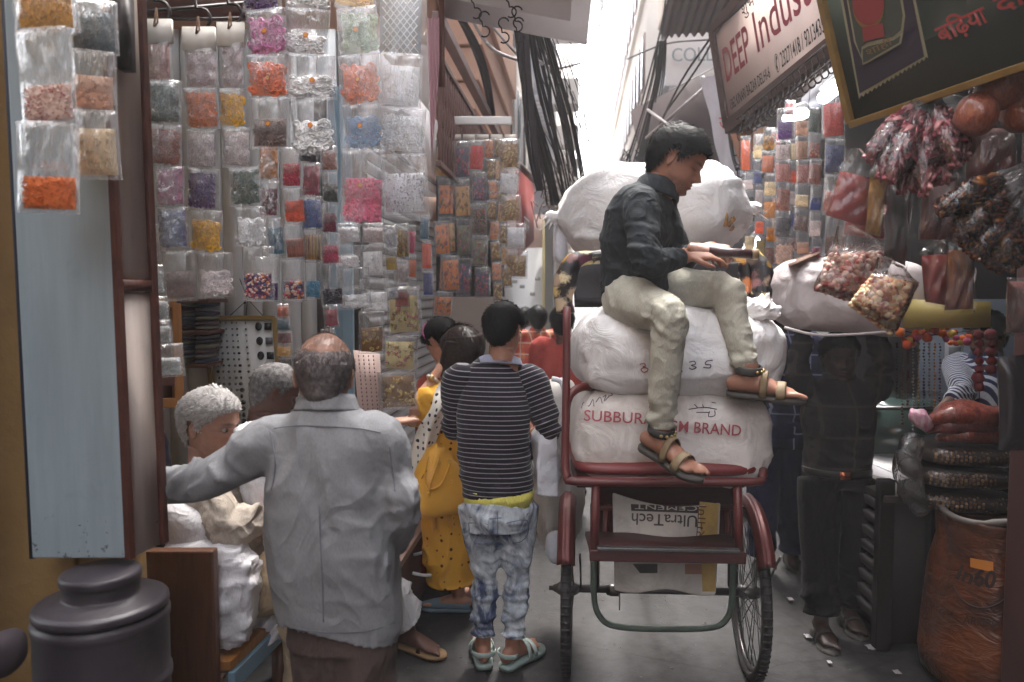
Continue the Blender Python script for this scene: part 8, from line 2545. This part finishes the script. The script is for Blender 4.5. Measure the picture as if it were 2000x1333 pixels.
for k, (a, b, r) in enumerate((((1800, 826), (1965, 806), .05), ((1806, 842), (1950, 834), .04), ((1830, 858), (1960, 854), .035))):
    tied(t, None, [P(*a, 3.3), P((a[0] + b[0]) / 2 - 20, (a[1] + b[1]) / 2 - 8, 3.28), P((a[0] + b[0]) / 2 + 40, (a[1] + b[1]) / 2 - 4, 3.3), P(*b, 3.34)], [(.012, .02), (r, r * 1.5), (r, r * 1.5), (.02, .03)], (M_orb, M_darkred, M_orb)[k], 'wrapped_roll', (0, 0, 1), .014, 18)
t = empty('pink_wrap', P(1800, 822, 3.3), 'crumpled pink and white plastic wrap left of the orange bundle', 'wrapper')
tied(t, None, [P(1778, 800, 3.28), P(1796, 816, 3.26), P(1812, 838, 3.27)], [(.012, .01), (.036, .03), (.02, .02)], M_plb, 'wrap', (1, 0, 0), .02, 26)
t = empty('clear_wrap', P(1786, 880, 3.3), 'crumpled clear plastic spilling left of the bead packages', 'wrapper')
tied(t, None, [P(1790, 850, 3.26), P(1776, 890, 3.24), P(1780, 960, 3.25), P(1800, 1000, 3.28)], [(.03, .03), (.05, .05), (.05, .05), (.03, .03)], M_bagfilm, 'film', (1, 0, 0), .02, 22)
# big orange sack, open at the top
oc = Vector((2.03, 3.2, 0)); osk = empty('orange_sack', oc, 'open orange printed sack standing at the lower right by the stall', 'sack')
t = NT('orange_poly'); co = t.coords(); n = t.noise(co, 5, 5, .6, 1); c = t.mix(t.ramp(n, [(.4, 0), (.62, 1)]), rgb8(118, 64, 32), rgb8(66, 36, 26)); c = t.mix(t.ramp(t.noise(co, 4, 8, .7), [(.5, 0), (.75, .6)]), c, rgb8(54, 40, 38)); t.bsdf(c, .3, 0, .5, t.bump(t.noise(t.coords((1, 1, 2.2)), 9, 3, .55, 1.0), .55, .03)); M_op = t.mat
prof = [(.19, 0), (.25, .03), (.262, .12), (.25, .3), (.23, .5), (.205, .62), (.205, .72), (.206, .735), (.196, .72), (.18, .6), (.17, .45), (.02, .42)]
g = G(); g.lathe(prof, oc, 60); g.move(lambda v: v + np.stack([.012 * vnoise(v * np.array([6, 6, 4])), .012 * vnoise(v * np.array([6, 6, 4]) + 9), .02 * vnoise(v * 5 + 4) * (v[:, 2] > .5)], 1))
ob = mk('pouch', g, M_op, osk, disp=lambda v: folds(v, [((1.95, 3.0, .3), (.3, .3, .4), (.2, 0, 1), .06, .012)], .008, 9)); 
g = G(); a = np.linspace(0, 2 * PI, 40); g.tube([oc + Vector((.2 * math.cos(x), .2 * math.sin(x), .735 + .012 * math.sin(3 * x))) for x in a], .012, 8); mk('rolled_rim', g, pm('grey_rim', rgb8(120, 112, 108), .5, .2, 12), osk, disp=lambda v: folds(v, [], .006, 20))
bvo = bvh_of(ob); M_oprint = pm('sack_print', rgb8(44, 32, 32), .5)
drape_text('lettering', '60', bvo, osk, M_oprint, (1900, 1142), (1942, 1150), None, 34, bold=.03); drape_text('lettering', 'In', bvo, osk, M_oprint, (1866, 1130), (1896, 1142), None, 30, bold=.02)
patch('round_print', [(1895, 1090), (1940, 1098), (1940, 1118), (1895, 1108)], pm('sack_orange_print', rgb8(206, 130, 50), .4), osk, bvo, n=6); drape_line('round_print', bvo, osk, M_oprint, [[(1870 + 0 + 50 + 58 * math.cos(x), 1132 + 56 * math.sin(x)) for x in np.linspace(.3, 2.9, 12)]], .004)
drape_text('lettering', 'ARMPIX', bvo, osk, M_oprint, (1880, 1218), (1955, 1228), None, 16)
# garlands and trinkets
GP = [rgb8(206, 104, 44), rgb8(160, 50, 44), rgb8(196, 80, 40), rgb8(150, 60, 90), rgb8(190, 160, 80)]
gl = empty('pompom_garland', P(1830, 650, 3.5), 'garland of orange and red pompoms along the yellow board', 'garland')
g = G(); g.tube([P(1755, 645, 3.5), P(1820, 655, 3.48), P(1895, 646, 3.5)], .003, 5, sub=4); mk('string', g, M_iron, gl)
for k in range(34):
    u = (k + .5) / 34; p = P(1758 + 136 * u + random.uniform(-5, 5), 650 + 12 * math.sin(u * 9) + random.uniform(-9, 16), 3.48 + random.uniform(-.05, .05)); g = G(); g.ball(p, random.uniform(.012, .022), 9, 7); mk('pompom', g, pm('pompom%d' % (k % 5), GP[k % 5], .9, .3, 60), gl, disp=lambda v: folds(v, [], .003, 120))
NK = (('black', 34, 30, 32), ('brown', 96, 66, 48), ('wine red', 96, 34, 42), ('silver', 170, 168, 166), ('bronze', 140, 104, 60), ('navy', 48, 52, 84), ('grey', 110, 106, 106), ('amber', 160, 96, 40), ('plum', 80, 46, 72))
for k, (nm, *rgb) in enumerate(NK):
    px = 1752 + k * 10.5; ln = (110, 160, 120, 170, 130, 165, 120, 150, 128)[k]; t = empty('bead_necklace', P(px, 690, 3.7), 'slim necklace of %s beads hanging in the gap right of the porter' % nm, 'necklace', 'necklaces hanging in the stall'); q = G()
    for j in range(int(ln / 6)): q.ball(P(px + random.uniform(-1, 1), 672 + j * 6.2, 3.7), random.uniform(.004, .008), 6, 4)
    mk('beads', q, fill_mat(rgb8(*rgb), rough=.25, metal=.3), t)['kind'] = 'stuff'
for px in (1913, 1936):
    t = empty('pompom_string', P(px, 650, 3.4), 'dark red pompom string hanging near the right pillar, %s one' % ('longer' if px < 1920 else 'shorter'), 'pompom string', 'red pompom strings'); g = G(); g.tube([P(px, 640, 3.4), P(px, 780 if px < 1920 else 730, 3.4)], .002, 4); mk('string', g, M_iron, t)
    for j in range(7 if px < 1920 else 5): g = G(); g.ball(P(px + random.uniform(-2, 2), 654 + j * 17, 3.4), random.uniform(.018, .027), 10, 8); mk('pompom', g, pm('pompom_wine', rgb8(112, 34, 44), .9, .3, 60), t, disp=lambda v: folds(v, [], .005, 90))
g = G(); g.quad_slab([P(1765, 642, 3.42), P(1935, 640, 3.3), P(1935, 590, 3.3), P(1765, 585, 3.42)], .03); props(mk('yellow_board', g, pm('olive_board', rgb8(150, 132, 70), .5, .1, 5), None, P(1765, 642, 3.42)), 'olive yellow fascia board above the pompom garland', 'board')
nt = empty('wall_notice', P(1863, 690, 4.7), 'white paper notice pinned on the grey blue stall wall', 'notice'); c = P(1863, 692, 4.6); g = G(); g.box(c, (.105, .012, .135)); mk('paper', g, pm('white_paper', (0, 0, 0)), nt); g = G(); g.box(c + Vector((0, -.008, .012)), (.07, .006, .06)); mk('grey_print', g, pm('notice_grey', rgb8(130, 132, 136), .7), nt)
# ground litter
M_scrap = pm('paper_scrap', rgb8(170, 164, 166), .8, .2, 30)
GL = 'scraps of paper on the lane'
for k, (px, py, lab) in enumerate(((1596, 1158, 'torn white paper scrap behind the porter feet, larger piece'), (1586, 1166, 'tiny white scrap next to the larger torn piece'), (1606, 1165, 'curled white scrap right of the larger torn piece'), (1544, 1168, 'white scrap lying left of the porter sandal'), (1578, 1240, 'pinkish wrapper scrap in front of the porter sandal'), (1700, 1262, 'pale crumpled wrapper at the foot of the stall'), (1720, 1240, 'white chip of paper by the stall post'), (1752, 1310, 'yellowish paper ball near the orange sack'), (1620, 1290, 'small pale scrap on open ground before the porter'), (836, 1135, 'white scrap on the red step behind the old man'), (845, 1118, 'crumpled white paper on the red step'), (1525, 1045, 'shiny wrapper lying behind the right wheel'))):
    a = Vector((0, 0, H_EYE)); d = P(px, py, 1) - a; p = a + d * (-(H_EYE - .012) / d.z); g = G(); n = 6; s = random.uniform(.01, .024)
    pts = np.array([[(p.x + (i / 5 - .5) * s * 1.5, p.y + (j / 5 - .5) * s * 2.2, p.z - .008 + random.uniform(0, s * .25)) for j in range(n)] for i in range(n)]); g.grid(pts)
    props(mk('paper_scrap', g, M_scrap, None, p), lab, 'litter', GL)
rs = np.random.RandomState(9); q = G()
for k in range(900):
    y = rs.uniform(3.2, 12); x = rs.uniform(LX(y) + .3, RX(y) - .35); r = rs.uniform(.0015, .0045) * (2.2 if k % 40 == 0 else 1); q.ball((x, y, r * .5), (r * rs.uniform(.8, 1.8), r, r * .7), 5, 3)
props(mk('gravel', q, pm('grit', rgb8(120, 112, 108), .9, .5, 300)), kind='stuff')
# ------------------------------------------------------------------ left shop furnishings, cables
# drum
dc = Vector((-1.068, 1.955, .105)); dm = empty('water_drum', dc - Vector((0, 0, .105)), 'black plastic water drum with stepped round lid at the lower left', 'drum')
def crisp(pr, e=.002):
    o = [pr[0]]
    for a, b, c in zip(pr, pr[1:], pr[2:]):
        for q in (a, c):
            d = math.hypot(q[0] - b[0], q[1] - b[1]); k = min(.3, e / d); o.append((b[0] + (q[0] - b[0]) * k, b[1] + (q[1] - b[1]) * k))
    return o + [pr[-1]]
g = G(); g.lathe(crisp([(.16, -.1), (.178, -.08), (.182, .3), (.184, .52), (.19, .535), (.19, .55), (.184, .562), (.184, .69), (.188, .70), (.188, .715), (.178, .725), (.10, .735), (.02, .737)]), dc, 56); g.move(lambda v: (v - np.array(dc)) * np.array([.87, .87, 1]) + np.array(dc)); mk('tank', g, M_black, dm)
g = G(); g.lathe(crisp([(.176, .728), (.186, .735), (.184, .75), (.168, .757), (.112, .768), (.106, .772), (.106, .80), (.112, .806), (.112, .822), (.106, .829), (.02, .832)]), dc, 56); g.move(lambda v: (v - np.array(dc)) * np.array([.87, .87, 1]) + np.array(dc)); mk('lid', g, M_black, dm)
g = G(); c = P(8, 1275, 1.75)
props(mk('cloth_bundle', sack_shape(c, (.045, .05, .05), (1, 0, .2), 2.2, 28, 18, amp=.012, seed=31), pm('dusky_cloth', rgb8(60, 50, 56), .8, .3, 10), None, c), 'dusky bundle of cloth poking in at the lower left edge', 'bundle')
# bench, its side board, bolster and cloths
bn = empty('wooden_bench', Vector((-1.2, 2.6, 0)), 'wooden shop bench with dark side board and blue grey edge', 'bench')
g = G(); g.box((-1.068, 2.43, .415), (.225, .045, .83)); mk('side_board', g, M_wood, bn, bevel=.006)
g = G(); g.hexa([Vector((-1.7, 2.46, .41)), Vector((-.925, 2.46, .41)), Vector((-.84, 3.1, .41)), Vector((-1.7, 3.1, .41))], [Vector((-1.7, 2.46, .445)), Vector((-.925, 2.46, .445)), Vector((-.84, 3.1, .445)), Vector((-1.7, 3.1, .445))]); mk('seat_plank', g, M_orange_wood, bn, bevel=.004)
g = G(); g.hexa([Vector((-.935, 2.455, .345)), Vector((-.912, 2.455, .345)), Vector((-.827, 3.1, .345)), Vector((-.85, 3.1, .345))], [Vector((-.935, 2.455, .408)), Vector((-.912, 2.455, .408)), Vector((-.827, 3.1, .408)), Vector((-.85, 3.1, .408))]); mk('edge_rail', g, M_teal_post, bn, bevel=.003)
for y in (2.9, 3.05): g = G(); g.box((-.9, y, .17), (.05, .05, .34)); mk('leg', g, M_wood, bn)
M_bol = cloth('bolster_cotton', rgb8(224, 220, 222), wr=.3, wscale=12)
c = Vector((-1.035, 2.56, .635)); fl = [((0, -.1, -.1), (.25, .25, .2), (0, 0, 1), .028, .010), ((.13, -.05, .05), (.1, .2, .25), (.1, 0, 1), .024, .012)]
bo = props(mk('bolster', sack_shape(c, (.175, .1, .19), (1, .05, 0), 4.0, 60, 44, amp=.006, crease=fl, seed=33), M_bol, None, c), 'upright white bolster cushion behind the bench side board', 'cushion')
c = Vector((-1.14, 2.62, .87)); props(mk('white_cushion', sack_shape(c, (.2, .12, .085), (1, .05, -.5), 3.2, 50, 24, amp=.008, seed=34), M_bol, None, c), 'flat white cushion slumped on top of the bolster', 'cushion')
g = G(); rows = []
for i in range(14):
    rows.append([tuple(P(492 + 68 * u, 1170 + 90 * (i / 13) + 12 * math.sin(u * 6) * (i / 13), 2.72 + .1 * u - (.05 * (i / 13)) + .02 * math.sin(u * 9 + i))) for u in np.linspace(0, 1, 14)])
g.grid(np.array(rows)); me = modded(mesh_of(g, 'draped_cloth'), [('SUBSURF', dict(levels=1, render_levels=1)), ('SOLIDIFY', dict(thickness=.004))]); org = P(520, 1200, 2.75); co_set(me, co_get(me) - np.array(org)); props(put('draped_cloth', me, M_bol, None, org), 'white cloth draped over the bench edge below the beige kurta', 'cloth')
# framed bead chart on the back wall
ch = empty('bead_chart', P(470, 740, 3.85), 'gold framed sample chart of beads hung on the white boarded wall', 'chart')
cq = [P(421, 862, 3.80), P(556, 862, 3.80), P(540, 622, 3.92), P(404, 622, 3.92)]
board(ch, 'card', cq, .01, pm('chart_card', rgb8(212, 214, 214), .5, .04, 4))
M_cf = pm('chart_frame', rgb8(142, 118, 66), .45, .25, 14, dirt=.2)
for a, b in (((0, 0), (0, 1)), ((0, 1), (1, 1)), ((1, 0), (1, 1))): frame_bar(ch, cq, a, b, .024, M_cf, .012, 'frame_bar', .03)
ux, uy, nn = plane_frame(cq); cq0 = cq[0]
M_bs = [pm('bead_black', rgb8(40, 40, 44), .25), pm('bead_grey', rgb8(104, 106, 112), .3), pm('bead_silver', rgb8(168, 170, 174), .3, metal=.5)]
for cu, kind in ((.12, 0), (.2, 1), (.28, 1), (.37, 2), (.44, 0), (.57, 1)):
    g = G(); N = 19
    for j in range(N):
        v = .96 - j * .05; r = .004 + .0085 * (j / N) + (.002 if kind == 0 and j > 10 else 0); p = cq0 + ux * (cu + .006 * math.sin(j * 3)) + uy * v + nn * .006
        M3 = Matrix.Rotation((PI / 4 if kind == 1 else 0), 3, 'Y'); (g.box(p, (r * 1.5, .006, r * 1.5), M3) if kind else g.ball(p, (r * (1.25 if j % 3 else .7), .005, r), 9, 6))
    mk('bead_row', g, M_bs[0 if kind == 0 else 1], ch)['kind'] = 'stuff'
for j in range(7):
    p = cq0 + ux * .76 + uy * (.93 - j * .12) + nn * .008; g = G(); g.ball(p, (.018, .007, .022), 16, 8); mk('disc', g, M_bs[0], ch)
    p = cq0 + ux * .9 + uy * (.93 - j * .12) + nn * .008; g = G(); g.box(p, (.034, .007, .036)); mk('square', g, M_bs[j % 2], ch)
tp = P(484, 585, 3.93)
for px in (446, 480, 516): g = G(); g.tube([P(px, 620, 3.92), tp], .0022, 5); mk('hanging_string', g, M_iron, ch)
g = G(); g.tube([tp, P(468, 545, 3.96)], .0022, 5); g.ball(P(478, 592, 3.92), .007, 6, 5); mk('hanging_string', g, M_iron, ch)
# shelf of folded textiles
shf = empty('textile_shelf', P(378, 650, 3.7), 'dark wall shelf packed with folded dark textiles', 'shelf')
for py in (715, 650, 588): a, b = P(338, py, 3.7), P(408, py, 3.7); g = G(); g.box((a + b) / 2 + Vector((0, .12, 0)), ((b - a).length, .26, .018)); mk('board', g, M_brown, shf, bevel=.003)
a, b = P(338, 590, 3.7), P(338, 715, 3.7); g = G(); g.box((a + b) / 2 + Vector((0, .12, 0)), (.02, .26, (a - b).length)); mk('side_board', g, M_brown, shf)
g = G(); a, b = P(338, 650, 3.94), P(408, 650, 3.94); g.box((a + b) / 2, ((b - a).length, .01, .34)); mk('back_board', g, M_dark, shf)
FN = 'plum slate navy grey maroon olive'.split()
FT = [rgb8(58, 50, 70), rgb8(76, 72, 84), rgb8(50, 58, 80), rgb8(96, 92, 90), rgb8(70, 46, 60), rgb8(110, 108, 90)]
for sy, rows_ in ((713, 6), (648, 6)):
    for i in range(rows_):
        for j, px in enumerate((357, 390)):
            c = P(px, sy - 6 - i * 9.4, 3.72) + Vector((0, .1, 0)); s = sack_shape(c, (.036, .1, .0115), (1, 0, 0), 4, 18, 8, amp=.002, seed=i * 2 + j); o = props(mk('folded_cloth', s, pm('textile%d' % ((i + 3 * j + int(sy)) % 6), FT[(i + 3 * j + int(sy)) % 6], .85, .15, 20), None, c), None, 'cloth', 'folded textiles on the wall shelf'); o['label'] = 'folded %s textile, layer %d of the %s %s pile on the wall shelf' % (FN[(i + 3 * j + int(sy)) % 6], i + 1, 'lower' if sy > 700 else 'upper', 'right' if j else 'left')
# orange wooden tray box hanging at the jamb
wb = empty('wooden_tray', P(320, 690, 2.9), 'orange wooden tray box behind the lowest white pearl packs', 'tray')
wq = [P(276, 788, 2.85), P(346, 786, 2.95), P(340, 588, 2.95), P(270, 588, 2.85)]
board(wb, 'back_panel', wq, .01, M_brown)
for a, b in (((0, 0), (1, 0)), ((1, 0), (1, 1)), ((0, 1), (1, 1)), ((.05, .22), (.9, .22))): frame_bar(wb, wq, a, b, .036, M_orange_wood if a != (.05, .22) else M_brown, .02, 'frame_bar', .03)
# pink card with bead rows by the door post
pc = empty('bead_card', P(716, 745, 3.7), 'pinkish card of bead rows leaning below the pack of gold bows', 'card'); pq = [P(700, 806, 3.6), P(748, 806, 3.62), P(742, 690, 3.66), P(690, 684, 3.64)]
board(pc, 'card', pq, .008, pm('pink_card', rgb8(206, 180, 172), .6, .08, 6)); ux, uy, nn = plane_frame(pq)
for cu in (.2, .4, .6, .8):
    g = G()
    for j in range(14): g.ball(pq[0] + ux * cu + uy * (.06 + j * .065) + nn * .005, (.0035, .004, .005), 6, 4)
    mk('bead_row', g, pm('rose_bead', rgb8(140, 100, 100), .3), pc)['kind'] = 'stuff'
# rail that carries the hooks
g = G(); g.tube([P(252, 26, 2.3), P(480, 6, 2.6)], .006, 6); g.tube([P(252, 40, 2.5), P(475, 34, 2.6)], .002, 4)
props(mk('hanging_rail', g, M_iron, None, P(252, 26, 2.3)), 'thin dark rail carrying the strip hooks in the left shop', 'rail')
g = G(); g.box(P(243, 60, 2.02), (.03, .05, .2)); props(mk('iron_bracket', g, M_iron, None, P(243, 60, 2.02)), 'black iron bracket on top of the cream jamb', 'bracket')
g = G(); a, b = P(222, 12, 2.7), P(480, 8, 2.9); g.box((a + b) / 2, ((b - a).length + .1, .06, .09)); props(mk('lintel_beam', g, M_brown, None, a), 'dark wooden lintel over the left shop opening', 'beam')
# wire on the step
g = G(); g.tube([P(808, 1084, 3.9), P(830, 1078, 3.9), P(852, 1066, 3.95), P(868, 1064, 4.0)], .008, 6, sub=4); props(mk('white_cable', g, M_white_paint, None, P(808, 1084, 3.9)), 'white cable lying along the red step, upper one', 'cable', 'white wiring by the step')
g = G(); g.tube([P(806, 1120, 3.75), P(826, 1124, 3.75), P(846, 1124, 3.8)], .008, 6, sub=4); props(mk('white_cable', g, M_white_paint, None, P(806, 1120, 3.75)), 'short white cable low beside the flip flop foot', 'cable', 'white wiring by the step')
# black cable bundle on the left buildings
cb_ = empty('cable_bundle', P(1060, 200, 6.0), 'heavy tangle of black cables hanging down the left buildings', 'cables'); rs = np.random.RandomState(3)
def cable(t0, pts, r, m=M_iron, name='cable'):
    g = G(); g.tube(pts, r, 6, sub=5); return mk(name, g, m, t0)
M_cab = pm('cable_black', rgb8(42, 36, 40), .6, .25, 20)
for k in range(16):
    o = rs.normal(0, 1); s = rs.normal(0, 1)
    cable(cb_, [P(1022 + 9 * o, 30, 5.0), P(1034 + 10 * o, 130, 5.3), P(1054 + 12 * o + 3 * s, 230, 5.6), P(1078 + 12 * o + 5 * s, 320, 5.9), P(1096 + 10 * o + 8 * s, 400, 6.2)], rs.uniform(.006, .014), M_cab)
for k in range(4):
    o = rs.normal(0, 1); cable(cb_, [P(1028 + 6 * o, 60, 5.0), P(1038 + 6 * o, 200, 5.2), P(1048 + 6 * o, 300, 5.3), P(1058 + 3 * o, 372, 5.4)], .016, M_cab)
for k in range(14):
    o = rs.uniform(-1, 1); s = rs.normal(0, 1)
    cable(cb_, [P(1050 + 16 * o, 40 + 10 * s, 5.6), P(1078 + 18 * o, 150, 6.0), P(1098 + 22 * o + 6 * s, 250, 6.6), P(1112 + 26 * o + 8 * s, 340 + 20 * s, 7.2)], rs.uniform(.005, .011), M_cab)
g = G()
for k in range(40):
    x, y, Y = rs.uniform(1040, 1120), rs.uniform(60, 330), rs.uniform(5.5, 7); L = rs.uniform(60, 160)
    g.tube([P(x, y, Y), P(x + L * .18 + rs.normal(0, 5), y + L * .5, Y), P(x + L * .3 + rs.normal(0, 8), y + L, Y)], rs.uniform(.0025, .005), 4, sub=3)
mk('fine_wires', g, M_cab, cb_)['kind'] = 'stuff'
g = G()
for k in range(30):
    x, y = rs.uniform(1050, 1118), rs.uniform(330, 420); g.tube([P(x + rs.normal(0, 12), y, 6.6), P(x + rs.normal(0, 20), y + rs.uniform(-20, 30), 6.6), P(x + rs.normal(0, 20), y + rs.uniform(-10, 50), 6.6)], .005, 4, sub=3)
mk('wire_tangle', g, pm('pale_wire', rgb8(150, 140, 134), .6), cb_)['kind'] = 'stuff'
c2 = empty('wall_cables', P(940, 120, 5.5), 'dark cable loom running down the peach wall behind the balcony', 'cables')
for k in range(10):
    o = rs.normal(0, 1); cable(c2, [P(900 + 5 * o, 36, 5.0), P(928 + 7 * o, 90, 5.5), P(948 + 6 * o, 150, 6.0), P(962 + 4 * o, 225, 6.5)], rs.uniform(.008, .014), M_cab)
cable(c2, [P(920, 36, 4.6), P(960, 95, 5.0), P(1012, 118, 5.4)], .011, M_grey_tin); cable(c2, [P(958, 48, 4.6), P(990, 85, 5.0), P(1015, 112, 5.4)], .01, M_grey_tin)
cable(c2, [P(1052, 120, 5.8), P(1082, 134, 6.2), P(1132, 124, 7.0)], .014, M_grey_tin)
c3 = empty('right_cables', P(1390, 70, 6.0), 'loose black cables strung from the corrugated roof towards the dark awning', 'cables')
for pts in ([(1408, -20, 5.6), (1395, 60, 5.8), (1330, 160, 6.6), (1262, 300, 8.0)], [(1386, -10, 6.0), (1292, 90, 7.0), (1280, 200, 7.6)], [(1300, 0, 7), (1290, 60, 7.2), (1250, 215, 8.5)], [(1418, 60, 5.6), (1400, 76, 5.8), (1300, 86, 7.4), (1225, 116, 9)], [(1420, 20, 5.6), (1370, 120, 6.2), (1300, 220, 7.0)]):
    cable(c3, [P(*p) for p in pts], .009, M_cab)
for k in range(14):
    o = rs.normal(0, 1); cable(c3, [P(1292 + 4 * o, 80, 7.2), P(1284 + 6 * o, 150, 7.6), P(1266 + 8 * o, 230, 8.0), P(1240 + 12 * o, 330, 8.4)], rs.uniform(.005, .009), M_cab)
g = G()
for k in range(24):
    x = rs.uniform(1212, 1262); g.tube([P(x, rs.uniform(290, 330), 8.3), P(x + rs.normal(0, 12), rs.uniform(300, 335), 8.3), P(x + rs.normal(0, 16), 335, 8.3)], .006, 4, sub=3)
mk('wire_tangle', g, M_cab, c3)['kind'] = 'stuff'
